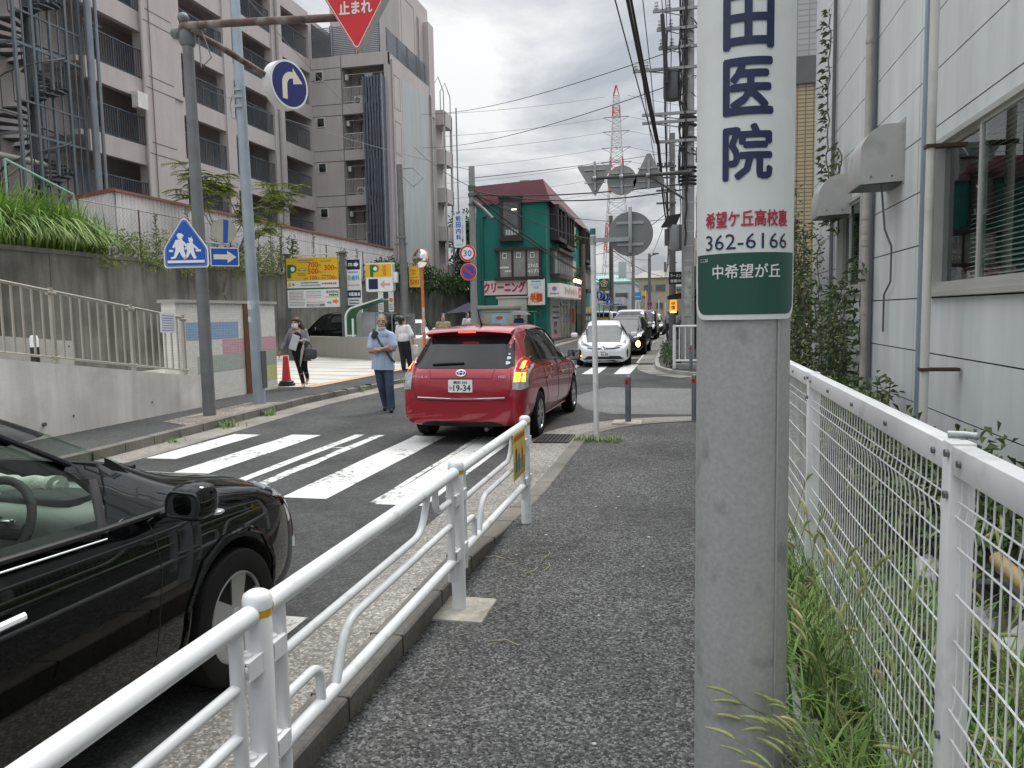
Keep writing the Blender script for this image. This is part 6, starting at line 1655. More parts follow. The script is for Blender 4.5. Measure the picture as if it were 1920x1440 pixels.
# across the street from the clinic pole
for z0, z1, s_ in ((6.35, 5.15, .15), (6.5, 5.0, .35)): sw_((-8.2, 30, z0), (.0, 22.5, z1), s_, .022)
for z0, y1, z1, x1 in ((6.3, 44.0, 4.0, -7.9), (6.0, 43.9, 3.55, -8.0)): sw_((-8.1, 29.9, z0), (-6.45, 50, 4.2), .2, .04)
sw_((-8.2, 30, 6.4), (-5.75, 62, 7.3), .5, .03); sw_((-8.2, 30, 6.3), (-.72, 45, 6.8), .5, .015); sw_((-6.45, 50, 4.4), (-5.75, 62, 3.6), .1, .035); sw_((-5.75, 62, 6.6), (-2.5, 100, 6.0), .5, .03); sw_((-5.75, 62, 6.9), (-.75, 45, 7.4), .4, .02); sw_((-5.75, 62, 6.4), (-14, 66, 6.5), .3, .02); sw_((-5.75, 62, 7.3), (-14, 70, 6.6), .3, .02)
sw_((-3.65, 82, 7.0), (-.72, 45, 7.9), .3, .02); sw_((-5.75, 62, 6.8), (-3.65, 82, 7.0), .4, .02)
for zc_, k in ((11.6, 0), (9.9, 1)): sw_((-19, 55, 16.3 - 2.4 * k), (.1, 22.5, 8.9 - .9 * k), .5, .014)
sw_((-17, 48, 12.4), (-8.2, 30, 6.6), .2, .015); sw_((-8.25, 30, 7.3), (-24, 36, 13.4), .3, .012, WG_)
sw_((-20.2, 47.3, 14.2), (-9.5, 11, 10), .3, .012, WG_)
sw_((-8.3, 30, 7.0), (3, 60, 14), .2, .016)
# ------------------------------------------------------------------ cars
def interp(st, y):
    for a, b in zip(st, st[1:]):
        if a[0] <= y <= b[0]:
            t = (y - a[0]) / (b[0] - a[0]); return [p + (q - p) * t for p, q in zip(a, b)]
    return list(st[0] if y < st[0][0] else st[-1])
def section(s):
    y, zb, wm, zl, zt_, wt = s
    d = min(.06, .4 * max(zt_ - zl, .01))
    p5 = (wm - .05, zl); p7 = (wt + .02, zt_ - d)
    return [(0, zb), (wm * .82, zb), (wm * .965, zb + .07), (wm, zb + .5 * (zl - zb)), (wm - .012, zl - .06), p5,
            ((p5[0] + p7[0]) / 2 + .018, (p5[1] + p7[1]) / 2), p7, (wt - .08, zt_ - d * .2), (wt * .5, zt_), (0, zt_ + .006)]
DARKB = P('underbody_black', (.01, .01, .01), .8, var=0)
DGL = P('car_glass', (.012, .015, .016), .02, var=0, spec=.7)
def temp(me, mats=()):
    o = bpy.data.objects.new('tmp', me); COL.objects.link(o)
    return o
def evald(o):
    bpy.context.view_layer.update()
    me = bpy.data.meshes.new_from_object(o.evaluated_get(bpy.context.evaluated_depsgraph_get()))
    return me
def kill(o):
    me = o.data; bpy.data.objects.remove(o); bpy.data.meshes.remove(me)
def bvh_of(me): return BVHTree.FromPolygons([v.co.copy() for v in me.vertices], [list(p.vertices) for p in me.polygons])
def car_shell(st, wheels, wr, paint, cuts=()):
    mb = MB(); secs = [section(s) for s in st]; n = 11
    vs = []; ids = []
    for s, sec in zip(st, secs):
        R = []; Lf = []
        for i, (x, z) in enumerate(sec):
            vs.append((x, s[0], z)); R.append(len(vs) - 1)
            if 0 < i < n - 1: vs.append((-x, s[0], z)); Lf.append(len(vs) - 1)
            else: Lf.append(len(vs) - 1)
        ids.append((R, Lf))
    fs = []; mi = []
    for (R0, L0), (R1, L1) in zip(ids, ids[1:]):
        for i in range(n - 1):
            fs.append((R0[i], R1[i], R1[i + 1], R0[i + 1])); mi.append(1 if i == 0 else 0)
            fs.append((L0[i], L0[i + 1], L1[i + 1], L1[i])); mi.append(1 if i == 0 else 0)
    for (R, Lf), fl_ in ((ids[0], 0), (ids[-1], 1)):
        for i in range(n - 1):
            f = [R[i], R[i + 1], Lf[i + 1], Lf[i]]
            f = [v for k, v in enumerate(f) if v not in f[:k]]
            fs.append(f[::-1] if fl_ else f); mi.append(0)
    me = bpy.data.meshes.new('shell'); me.from_pydata(vs, [], fs); me.materials.append(paint); me.materials.append(DARKB)
    me.polygons.foreach_set('material_index', mi)
    bm = bmesh.new(); bm.from_mesh(me); bmesh.ops.recalc_face_normals(bm, faces=bm.faces[:]); bm.to_mesh(me); bm.free()
    o = temp(me); m = o.modifiers.new('s', 'SUBSURF'); m.levels = 2; m.render_levels = 2
    me2 = evald(o); kill(o)
    bv = bvh_of(me2)
    o = temp(me2)
    cu_ = MB(); cu_.m(1)
    for (x, y) in wheels:
        s = 1 if x > 0 else -1
        cu_.tube([(s * .52, y, wr), (s * 1.3, y, wr)], wr + .055, 40)
    cutters = [temp(cu_.mesh('c', [paint, DARKB]))]
    for c in cuts: cutters.append(temp(c.mesh('c', [paint, DARKB])))
    for c in cutters:
        bm = bmesh.new(); bm.from_mesh(c.data); bmesh.ops.remove_doubles(bm, verts=bm.verts[:], dist=1e-5); bmesh.ops.recalc_face_normals(bm, faces=bm.faces[:]); bm.to_mesh(c.data); bm.free()
        m = o.modifiers.new('b', 'BOOLEAN'); m.operation = 'DIFFERENCE'; m.object = c; m.solver = 'EXACT'
    me3 = evald(o)
    for c in cutters: kill(c)
    kill(o)
    for p in me3.polygons: p.use_smooth = True
    me3.set_sharp_from_angle(angle=radians(38))
    return me3, bv
class Car:
    def __init__(s, name, label, st, wheels, wr, paint, loc, rz, group=None, cuts=(), rim='multi', cat='car'):
        s.t = thing(name, label, cat, (0, 0, 0), 0, group); s.loc, s.rz = loc, rz
        me, s.bv = car_shell(st, wheels, wr, paint, cuts); s.paint = paint
        me.name = 'body'; o = bpy.data.objects.new('body', me); COL.objects.link(o); o.parent = s.t; WM[o.name] = Matrix(); s.body = o
        for x, y in wheels: s.wheel(x, y, wr, rim)
    def done(s):
        s.t.location = s.loc; s.t.rotation_euler = (0, 0, s.rz); return s.t
    def hit(s, ax, u, v, side=1):
        o, d = {'s': ((side * 3, u, v), (-side, 0, 0)), 'r': ((u, -6, v), (0, 1, 0)), 'f': ((u, 6, v), (0, -1, 0)), 't': ((u, v, 5), (0, 0, -1))}[ax]
        o, d = Vector(o), Vector(d)
        p, nn, i, dist = s.bv.ray_cast(o, d)
        if p is None or (ax in 'rf' and dist > 5.6):
            p2 = o + d * {'s': 2.2, 'r': 3.8, 'f': 3.8, 't': 4}[ax]; p, nn, i, dist = s.bv.find_nearest(p2)
        if nn.dot(d) > 0: nn = -nn
        return p, nn
    def patch(s, ax, poly, m, name, off=.004, side=1, parent=None, res=.06, mats2=None):
        bm = bmesh.new(); vv = [bm.verts.new((u, v, 0)) for u, v in poly]; bm.faces.new(vv)
        for k, nrm in ((0, (1, 0, 0)), (1, (0, 1, 0))):
            lo, hi = min(p[k] for p in poly), max(p[k] for p in poly); q = lo + res
            while q < hi - 1e-4:
                co = (q, 0, 0) if k == 0 else (0, q, 0)
                bmesh.ops.bisect_plane(bm, geom=bm.verts[:] + bm.edges[:] + bm.faces[:], plane_co=co, plane_no=nrm); q += res
        bmesh.ops.triangulate(bm, faces=bm.faces[:])
        vs = []; low = []
        bm.verts.index_update()
        for v in bm.verts:
            p, nn = s.hit(ax, v.co.x, v.co.y, side); vs.append(p + nn * off); low.append(p - nn * .006)
        fs = [[v.index for v in f.verts] for f in bm.faces]; n = len(vs)
        for e_ in bm.edges:
            if len(e_.link_faces) == 1:
                a, b_ = e_.verts[0].index, e_.verts[1].index; fs.append([a, b_, b_ + n, a + n])
        bm.free()
        # consistent outward normals
        me = bpy.data.meshes.new(name); me.from_pydata(vs + low, [], fs); me.materials.append(m)
        b2 = bmesh.new(); b2.from_mesh(me); bmesh.ops.recalc_face_normals(b2, faces=b2.faces[:])
        c0 = b2.faces[0] if False else None
        b2.faces.ensure_lookup_table(); f0 = b2.faces[0]; p, nn = f0.calc_center_median(), None
        q = s.bv.find_nearest(p)
        if (p - Vector((0, 0, .7))).dot(f0.normal) < 0: bmesh.ops.reverse_faces(b2, faces=b2.faces[:])
        b2.to_mesh(me); b2.free()
        for pl in me.polygons: pl.use_smooth = True
        me.set_sharp_from_angle(angle=radians(40))
        o = bpy.data.objects.new(name, me); COL.objects.link(o); o.parent = parent or s.t; WM[o.name] = Matrix()
        return o
    def line(s, ax, pts, r, m, name, off=.0, side=1, n=8, flat=1.0, parent=None, step=.05):
        out = []
        for a, b_ in zip(pts, pts[1:]):
            k = max(1, int(math.hypot(b_[0] - a[0], b_[1] - a[1]) / step))
            for i in range(k + (b_ is pts[-1])):
                t = i / k; p, nn = s.hit(ax, a[0] + (b_[0] - a[0]) * t, a[1] + (b_[1] - a[1]) * t, side); out.append(p + nn * off)
        return MB().tube(out, r, n, flat=flat).build(name, m, parent or s.t)
    def wheel(s, x, y, r, style):
        sd = 1 if x > 0 else -1
        q = lambda prof: [(a, sd * b) for a, b in prof]
        b = MB(); b.lathe(q([(r * .66, -.19), (r * .9, -.20), (r, -.17), (r * 1.0, -.03), (r * .97, -.005), (r * .86, .004), (r * .68, -.004), (r * .66, -.02)]), (x, y, r), 44, 'x')
        w_ = b.build('wheel', RUBBER, s.t)
        b = MB(); b.lathe(q([(r * .67, -.01), (r * .64, -.006), (r * .61, -.025), (r * .60, -.12)]), (x, y, r), 40, 'x', True, False)
        c = Vector((x, y, r)); k = {'multi': 7, 'five': 5, 'disc': 10, 'steel': 6}[style]
        for i in range(k):
            for da in ((-.16, .16) if style == 'multi' else (0,)):
                a = 2 * pi * i / k + .2; rr = r * .63
                w0 = r * (.045 if style == 'multi' else .13 if style == 'five' else .10); w1 = r * (.05 if style == 'multi' else .19 if style == 'five' else .12)
                pa = c + Vector((sd * -.015, 0, 0)) + Vector((0, cos(a), sin(a))) * r * .10; pb = c + Vector((sd * -.010, 0, 0)) + Vector((0, cos(a + da * .9), sin(a + da * .9))) * rr
                d = (pb - pa).normalized(); t_ = Vector((1, 0, 0)).cross(d) * 1.0
                vs = [pa - t_ * w0, pa + t_ * w0, pb + t_ * w1, pb - t_ * w1]; vs2 = [v - Vector((sd * .03, 0, 0)) for v in vs]
                b.raw(vs + vs2, [(0, 1, 2, 3), (7, 6, 5, 4), (0, 4, 5, 1), (1, 5, 6, 2), (2, 6, 7, 3), (3, 7, 4, 0)])
        b.lathe(q([(0, .0), (r * .1, -.002), (r * .15, -.012), (r * .16, -.04)][::-1]), (x, y, r), 20, 'x')
        b.build('rim', RIM, w_)
        b = MB(); b.lathe(q([(r * .60, -.09), (0, -.09)]), (x, y, r), 24, 'x'); b.build('brake_disc', P('brake_dark', (.03, .03, .03), .5, .6), w_)
    def mirror(s, side, y, z, m, x=.99, dims=(.115, .08, .075), face=None, ry=.0):
        b = MB(); b.sup((side * x, y, z), dims, .6, 20); b.m(1).tube([(side * (x - .16), y - .0, z - .05), (side * (x - .07), y, z - .03)], .028, 8, flat=.6)
        o = b.build('mirror', [m, BLACK], s.t)
        M = frame((side * x, y - dims[1] * .985, z), (1, 0, 0)); g = MB(); g.slab(rrect(-dims[0] * .82, dims[0] * .82, -dims[2] * .78, dims[2] * .78, .03), M, .02); g.build('mirror_glass', P('mirror_glass_dark', (.35, .37, .38), .03, 1, var=0), o)
        return o
    def plate(s, ax, z, top, main, kana='', yoff=.012, x=0):
        p, nn = s.hit(ax, x, z)
        if ax == 'r': M = frame(p + Vector((0, -yoff, 0)), (1, 0, 0), (0, .06, 1))
        else: M = frame(p + Vector((0, yoff, 0)), (-1, 0, 0), (0, -.06, 1))
        b = MB(); b.slab(rrect(-.165, .165, -.0825, .0825, .012), M, .01)
        b.m(1).text(top, M @ Matrix.Translation((0, .048, .002)), .19, .038, .015)
        b.text(main, M @ Matrix.Translation((.024, -.025, .002)), .235, .078, .02)
        if kana: b.text(kana, M @ Matrix.Translation((-.132, -.028, .002)), .034, .036, .015)
        return b.build('number_plate', [P('plate_white', (.74, .74, .72), .45, var=.03), P('plate_green', (.012, .03, .025), .5)], s.t)
    def oval_emblem(s, ax, z, w_=.062, h=.043, lift=.012):
        p, nn = s.hit(ax, 0, z)
        if nn.z < .0: nn = Vector((0, nn.y, 0)).normalized()
        up = Vector((0, 0, 1)); rt = up.cross(nn).normalized(); M = frame(p + nn * lift, rt, nn.cross(rt))
        ring = lambda a, b_, cy_=0: [M @ Vector((a * cos(t), cy_ + b_ * sin(t), 0)) for t in [2 * pi * i / 28 for i in range(28)]]
        b = MB(); b.slab([(w_ * cos(t), h * sin(t)) for t in [2 * pi * i / 28 for i in range(28)]], M @ Matrix.Translation((0, 0, -.002)), .012)
        b.m(1).tube(ring(w_, h), .0065, 6, closed=True).tube(ring(w_ * .42, h * .95), .005, 6, closed=True).tube(ring(w_ * .72, h * .36, h * .45), .005, 6, closed=True)
        return b.build('emblem', [NAVY, CHROME], s.t)
RIM = P('alloy_silver', (.42, .43, .44), .28, .8, var=.05)
RED = P('red_car_paint', (.33, .006, .020), .32, .35, var=.02, coat=1.0)
BLK = P('black_car_paint', (.0015, .0018, .002), .03, 0, var=0, coat=0, spec=.48)
WHT = P('white_car_paint', (.70, .71, .73), .3, .0, var=.02, coat=.8)
SLV = P('silver_car_paint', (.42, .44, .46), .3, .6, var=.02, coat=.8)
CLEAR = P('lamp_clear', (.50, .52, .54), .06, .35, var=.25, vs=18, spec=.8)
LAMPIN = P('lamp_dark_inner', (.10, .105, .11), .12, .5, var=.5, vs=24)
WAGON = [(-2.30, .33, .72, .62, .74, .55), (-2.26, .25, .80, .78, .95, .66), (-2.17, .235, .855, .95, 1.06, .66), (-2.02, .25, .875, 1.0, 1.22, .62), (-1.86, .25, .88, 1.02, 1.41, .585), (-1.74, .24, .885, 1.03, 1.52, .575), (-1.4, .22, .888, 1.03, 1.565, .585), (-.7, .2, .888, 1.01, 1.585, .60), (-.1, .2, .888, .99, 1.575, .60), (.3, .2, .888, .97, 1.50, .60), (.65, .2, .888, .95, 1.35, .615), (1.0, .2, .888, .935, 1.16, .65), (1.18, .2, .888, .93, 1.055, .69), (1.4, .2, .888, .91, .995, .71), (1.75, .2, .875, .86, .93, .69), (2.03, .2, .83, .77, .83, .63), (2.2, .2, .74, .66, .72, .55), (2.29, .24, .60, .54, .60, .42), (2.315, .3, .50, .48, .52, .36)]
SEDAN = [(-2.27, .40, .66, .70, .80, .5), (-2.2, .3, .78, .86, .98, .55), (-2.05, .24, .84, .92, 1.04, .56), (-1.5, .2, .872, .93, 1.22, .52), (-.9, .18, .88, .92, 1.40, .52), (-.3, .17, .88, .90, 1.465, .54), (.15, .17, .88, .885, 1.44, .54), (.5, .17, .88, .87, 1.33, .55), (.9, .17, .88, .86, 1.13, .60), (1.2, .17, .88, .85, .97, .66), (1.45, .17, .875, .83, .90, .68), (1.8, .17, .86, .78, .83, .64), (2.05, .16, .81, .71, .76, .58), (2.2, .16, .72, .62, .67, .48), (2.28, .18, .60, .52, .57, .40), (2.30, .22, .52, .45, .5, .36)]
VAN = [(-2.32, .35, .78, .95, 1.30, .66), (-2.28, .28, .84, 1.0, 1.72, .66), (-2.15, .25, .86, 1.02, 1.82, .66), (-1.0, .2, .865, 1.02, 1.86, .70), (.3, .2, .865, 1.0, 1.85, .70), (.85, .2, .865, .99, 1.78, .69), (1.2, .2, .865, .98, 1.48, .70), (1.5, .2, .865, .97, 1.16, .72), (1.65, .2, .86, .95, 1.04, .72), (1.95, .2, .85, .90, .97, .70), (2.15, .2, .81, .80, .88, .66), (2.27, .22, .74, .66, .74, .60), (2.31, .28, .66, .56, .62, .5)]
KEI = [(-1.68, .35, .64, .9, 1.2, .52), (-1.62, .25, .70, .95, 1.45, .54), (-1.4, .2, .735, .95, 1.52, .56), (-.2, .18, .738, .93, 1.55, .58), (.3, .18, .738, .92, 1.5, .58), (.7, .18, .738, .91, 1.25, .6), (1.0, .18, .738, .9, 1.0, .6), (1.3, .18, .72, .84, .92, .58), (1.55, .18, .68, .72, .80, .52), (1.67, .22, .58, .55, .62, .44), (1.69, .28, .5, .5, .54, .4)]
WSIDE = [(-1.80, 1.13), (-1.55, 1.075), (.98, .975), (1.05, 1.0), (.72, 1.22), (.40, 1.37), (.05, 1.455), (-.5, 1.49), (-1.1, 1.47), (-1.5, 1.36)]

# --- red wagon, seen from behind
c = Car('parked_car', 'red wagon car seen from behind with its brake light and right indicator lit', WAGON, [(.885, 1.40), (-.885, 1.40), (.885, -1.38), (-.885, -1.38)], .32, RED, (-2.82, 11.95, RZ + .004), radians(-1.5), None, (), 'multi')
for sd in (1, -1):
    g = c.patch('s', WSIDE, DGL, 'side_window', .004, sd, res=.08)
    for pl in ([(-.10, .99), (.02, .985), (.02, 1.46), (-.08, 1.47)], [(-1.08, 1.05), (-.98, 1.045), (-1.02, 1.47), (-1.14, 1.46)], [(.70, .985), (.76, .983), (.70, 1.23), (.66, 1.25)]):
        c.patch('s', pl, BLACK, 'pillar_trim', .0075, sd, parent=g)
    c.line('s', [(-1.80, 1.13), (-1.55, 1.07), (.98, .968)], .009, BLACK, 'belt_trim', .003, sd)
    c.line('s', [(-1.1, 1.485), (-.5, 1.505), (.05, 1.47), (.42, 1.38), (.75, 1.22)], .02, P('visor_smoke', (.03, .03, .035), .1), 'door_visor', .012, sd, flat=.5)
    for pts in ([(-.06, .99), (-.04, .70), (-.02, .34)], [(-1.10, 1.05), (-1.02, .8), (-.86, .62), (-.84, .36)], [(.93, .97), (.95, .7), (.90, .36)], [(-.84, .335), (.9, .335)]):
        c.line('s', pts, .004, BLACK, 'door_gap', .0, sd)
    c.line('s', [(-1.9, .24), (-.9, .25), (.9, .25)], .03, RED, 'side_skirt', .004, sd, flat=.6)
    for y in (-.92, .18):
        o_ = c.line('s', [(y - .10, .80), (y + .10, .795)], .017, RED, 'door_handle', .022, sd)
    o_ = c.mirror(sd, .88, 1.03, BLACK, .985, (.115, .085, .095))
    if sd == 1: MB().ell((1.10, .86, 1.0), (.012, .025, .012)).build('turn_lamp', P('amber_lit', (1, .45, .08), .3, emit=3), o_)
gl = c.patch('r', [(-.70, 1.045), (-.62, 1.01), (.62, 1.01), (.70, 1.045), (.615, 1.40), (.5, 1.43), (-.5, 1.43), (-.615, 1.40)], P('rear_glass', (.012, .014, .018), .03, var=0, spec=.32), 'rear_window', .004)
b = MB()
for x, z, r in ((.60, 1.14, .028), (.60, 1.08, .03), (.60, 1.19, .015)):
    p, nn = c.hit('r', x, z); M = frame(p + nn * .006, (1, 0, 0), Vector((1, 0, 0)).cross(nn) * -1); b.slab([(r * 1.3 * cos(t), r * sin(t)) for t in [2 * pi * i / 18 for i in range(18)]], M, .003)
b.build('sticker', P('sticker_pale', (.5, .58, .66), .4, var=.3, vs=30), gl)
c.line('r', [(-.42, 1.06), (.02, 1.075)], .014, BLACK, 'wiper', .022, flat=.6)
# spoiler over the rear window
sp = MB(); top = []; n = 17
for i in range(n):
    x = -.60 + 1.20 * i / (n - 1); k = abs(x) / .6; top.append((x, k))
vs = []
for x, k in top: vs += [(x, -1.62, 1.548 - .015 * k), (x, -1.95 + .05 * k ** 3, 1.515 - .03 * k ** 2), (x, -1.97 + .05 * k ** 3, 1.497 - .035 * k ** 2), (x, -1.80, 1.44 - .02 * k)]
sp.raw(vs, [(4 * i + j, 4 * i + j + 1, 4 * i + j + 5, 4 * i + j + 4) for i in range(n - 1) for j in range(3)], True)
for i in (0, n - 1): sp.raw(vs[4 * i:4 * i + 4], [(0, 1, 2, 3)])
so_ = sp.build('spoiler', RED, c.t)
MB().bbox(-.12, .12, -1.962, -1.93, 1.478, 1.498, .004).build('brake_light', P('brake_lit', (1, .05, .03), .3, emit=2.2), so_)
MB().tube([(.02, -1.30, 1.56), (.02, -1.33, 1.60), (.02, -1.52, 1.80)], [.02, .012, .004], 8).build('antenna', BLACK, c.t)
TLR = P('tail_red', (.55, .01, .012), .12, emit=.18, var=.5, vs=40); TLA = P('tail_amber', (1, .42, .03), .15, emit=1.6, var=.4, vs=40)
for sd in (1, -1):
    q = lambda pts: [(sd * u, v) for u, v in pts]
    o_ = c.patch('r', q([(.70, .745), (.80, .735), (.86, .76), (.85, 1.0), (.80, 1.13), (.755, 1.15), (.715, 1.10), (.695, .9)]), CLEAR, 'tail_light', .010, res=.05)
    c.patch('r', q([(.715, .97), (.83, .96), (.815, 1.07), (.78, 1.13), (.75, 1.13), (.725, 1.07)]), TLR, 'brake_lens', .014, parent=o_)
    if sd == 1: c.patch('r', q([(.71, .84), (.835, .84), (.83, .95), (.715, .955)]), TLA, 'indicator_lens', .014, parent=o_)
    else: c.patch('r', q([(.71, .86), (.835, .86), (.83, .95), (.715, .955)]), P('lens_grey', (.4, .4, .4), .1, var=.3, vs=30), 'indicator_lens', .014, parent=o_)
    c.patch('r', q([(.755, 1.00), (.80, 1.0), (.79, 1.09), (.765, 1.09)]), P('tail_lit', (1, .30, .05), .2, emit=1.8, var=.5, vs=50), 'lamp_core', .017, parent=o_)
    c.patch('s', [(-2.14, .76), (-2.0, .80), (-1.98, .95), (-2.06, 1.08), (-2.12, 1.02)], P('tail_smoke', (.09, .015, .02), .08, var=.4, vs=20), 'side_lens', .007, sd, parent=o_)
    c.patch('r', q([(.775, .36), (.80, .36), (.80, .54), (.775, .54)]), P('reflex_red', (.5, .01, .015), .2), 'rear_reflector', .006)
c.line('r', [(-.60, .635), (0, .615), (.60, .635)], .018, CHROME, 'chrome_strip', .006, flat=.8)
for pts in ([(-.66, 1.02), (-.68, .80), (-.62, .63)], [(.66, 1.02), (.68, .80), (.62, .63)], [(-.62, .60), (0, .585), (.62, .60)], [(-.45, 1.0), (-.42, .885), (.42, .885), (.45, 1.0)]): c.line('r', pts, .004, P('gap_dark_red', (.03, .003, .006), .6), 'panel_gap', 0)
c.oval_emblem('r', .955, .066, .045)
c.plate('r', .79, '横浜 305', '19-34', 'ひ')
for s_, x, w_, h in (('PRIUS α', -.57, .20, .030), ('HSD', .56, .10, .032)):
    p, nn = c.hit('r', x, .91); b = MB(); b.text(s_, frame(p + Vector((0, -.006, 0)), (1, 0, 0), (0, .1, 1)), w_, h, .03); b.build('badge', CHROME, c.t)
b = MB(); b.tube([(.3, -2.15, .2), (.3, -1.7, .22)], .03, 8); b.build('exhaust', DGREY, c.t)
c.done()

# --- near black car at the left edge
cuts = []
SW = [(-.80, 1.02), (.62, .955), (.86, .945), (.60, 1.18), (.36, 1.33), (.05, 1.42), (-.4, 1.45), (-.78, 1.44)]
k = MB(); k.m(1).prism(SW, -1.2, 1.2, 'x'); cuts.append(k)
k = MB(); k.m(1).prism([(-.50, .99), (.50, .99), (.62, 1.06), (.53, 1.50), (-.53, 1.50), (-.62, 1.06)], .2, 1.6, 'y')
k.v = [(x, y, z + (0 if y > 1 else 0)) for x, y, z in k.v]
WS = [(-.60, 1.13), (.60, 1.13), (.55, .42), (-.55, .42)]
k = MB(); k.m(1)
k.raw([(x, y, 2.2) for x, y in WS] + [(x, y, .9) for x, y in WS], [(0, 1, 2, 3), (7, 6, 5, 4), (0, 4, 5, 1), (1, 5, 6, 2), (2, 6, 7, 3), (3, 7, 4, 0)]); cuts.append(k)
k = MB(); k.m(1).box(-.70, .70, -1.3, .95, .42, 1.30); cuts.append(k)
c = Car('black_car', 'glossy black car close by at the left edge behind the white guardrail', WAGON, [(.885, 1.40), (-.885, 1.40), (.885, -1.38), (-.885, -1.38)], .32, BLK, (-2.93, 1.74, RZ + .004), 0, None, cuts, 'five')
TG = tint_glass('green_tint_glass', (.74, .83, .77), 1.5)
for sd in (1, -1):
    c.patch('s', SW, TG, 'side_window', .003, sd, res=.08)
    c.patch('s', [(.64, .945), (1.02, .935), (1.0, 1.0), (.80, 1.165)], P('quarter_glass', (.015, .018, .018), .03, var=0), 'quarter_window', .005, sd)
    c.line('s', [(.62, .94), (.70, 1.12)], .018, BLACK, 'pillar_trim', .003, sd, flat=.5)
    c.line('s', [(-.8, 1.015), (.0, .985), (.64, .95), (.98, .938)], .012, BLACK, 'window_seal', .006, sd)
    c.line('s', [(-.8, .985), (.0, .955), (.62, .92)], .0045, CHROME, 'chrome_strip', .008, sd)
    c.line('s', [(-.8, 1.455), (-.4, 1.465), (.05, 1.435), (.36, 1.345), (.62, 1.19)], .022, P('visor_smoke', (.03, .03, .035), .1), 'door_visor', .012, sd, flat=.5)
    c.line('s', [(.86, .93), (.885, .72), (.86, .55), (.84, .3)], .0025, BLACK, 'door_gap', 0, sd)
    c.line('s', [(-.02, .80), (.20, .80)], .016, CHROME, 'door_handle', .028, sd)
    # door mirror with its dark glass and clear repeater
    M = Matrix.Rotation(radians(-8 * sd), 4, 'Z'); b = MB(); b.sup((sd * .995, .955, .99), (.088, .078, .080), .75, 28, M)
    b.m(1).tube([(sd * .83, .95, .925), (sd * .92, .95, .95)], .03, 10, flat=.6).m(2).sup((sd * 1.05, 1.0, .935), (.04, .03, .011), .6, 12)
    o_ = b.build('mirror', [BLK, BLACK, CLEAR], c.t)
    M = frame((sd * .99, .883, .988), (1, -.1 * sd, 0)) @ Matrix.Scale(.72, 4); g = MB(); g.slab(rpoly([(-.108, -.07), (.09, -.07), (.112, 0), (.10, .065), (-.075, .072), (-.11, .02)], .03), M, .012); g.m(1).tube([M @ Vector((x, y, .0)) for x, y in rpoly([(-.108, -.07), (.09, -.07), (.112, 0), (.10, .065), (-.075, .072), (-.11, .02)], .03)], .006, 6, closed=True)
    g.build('mirror_glass', [P('mirror_dim', (.09, .1, .1), .05, .6, var=0), BLACK], o_)
    q = lambda pts: [(sd * u, v) for u, v in pts]
    o_ = c.patch('f', q([(.52, .70), (.70, .74), (.80, .84), (.74, .865), (.60, .82), (.48, .75)]), CLEAR, 'headlight', .010)
    c.patch('s', [(1.86, .79), (2.06, .74), (2.10, .70), (2.14, .62), (2.16, .70), (2.08, .80), (1.95, .85)], CLEAR, 'side_lens', .008, sd, parent=o_)
    c.patch('s', [(2.12, .50), (2.19, .46), (2.20, .60), (2.14, .64)], P('foglight_red', (.12, .01, .02), .1), 'fog_lens', .006, sd)
    c.line('s', [(2.17, .42), (2.205, .52), (2.19, .62)], .02, CHROME, 'bumper_trim', .006, sd)
    c.line('s', [(1.02, .28), (1.04, .50), (1.15, .66), (1.3, .725), (1.5, .725), (1.65, .66), (1.76, .5), (1.78, .28)], .014, BLK, 'arch_lip', .002, sd)
ws = c.patch('t', [(-.62, 1.16), (.62, 1.16), (.56, .40), (-.56, .40)], TG, 'windscreen', .004, res=.1)
c.line('t', [(-.55, 1.25), (-.1, 1.19), (.5, 1.22)], .012, BLACK, 'wiper', .02)
c.line('t', [(.60, 1.15), (.66, 1.5), (.60, 1.95)], .004, BLACK, 'hood_gap', .0)
# interior: dashboard, wheel, seats, rolled towel
IN = P('interior_grey', (.26, .28, .26), .8, var=.1); IND = P('interior_dark', (.035, .037, .037), .75)
b = MB(); b.sup((0, 1.0, .86), (.70, .30, .15), .5, 24); b.m(1).sup((.36, .88, .99), (.2, .1, .04), .5, 14); b.box(-.69, .69, -1.28, .9, .425, .45); b.build('dashboard', [IN, IND], c.t)
M = Matrix.Translation((.36, .60, .95)) @ Matrix.Rotation(radians(62), 4, 'X')
b = MB(); b.tube([M @ Vector((.185 * cos(t), .185 * sin(t), 0)) for t in [2 * pi * i / 32 for i in range(32)]], .017, 10, closed=True); b.m(1).ell((.36, .60, .95), (.07, .05, .06)); b.tube([M @ Vector((-.17, 0, 0)), M @ Vector((.17, 0, 0))], .022, 8); b.tube([M @ Vector((0, -.17, 0)), M @ Vector((0, 0, 0))], .022, 8); b.tube([(.36, .60, .95), (.36, .85, .85)], .04, 8)
b.m(2); b.sup(M @ Vector((.1, .02, .025)), (.03, .02, .012), .6, 8)
b.build('steering_wheel', [IND, IND, CHROME], c.t)
b = MB()
for x in (-.36, .36): b.sup((x, -.35, .80), (.25, .14, .35), .6, 18).sup((x, -.40, 1.22), (.14, .06, .1), .6, 14).sup((x, .0, .56), (.26, .28, .1), .6, 16)
b.build('seat', P('seat_grey', (.075, .08, .078), .9, var=.1), c.t)
b = MB(); b.tube([(.02 + .34 * t, .93 + .02 * sin(9 * t), 1.035) for t in [i / 10 for i in range(11)]], [.044 + .006 * sin(i * 2.1) for i in range(11)], 14); b.tube([(.36, .935, 1.035), (.375, .935, 1.035)], .028, 10)
tw_ = b.solo('rolled_towel', [P('towel_cream', (.50, .52, .46), .95, var=.15, vs=20, bump=.5, bs=120)], 'pale rolled towel lying on the dashboard of the black car', 'towel', (.2, .8, 1.0))
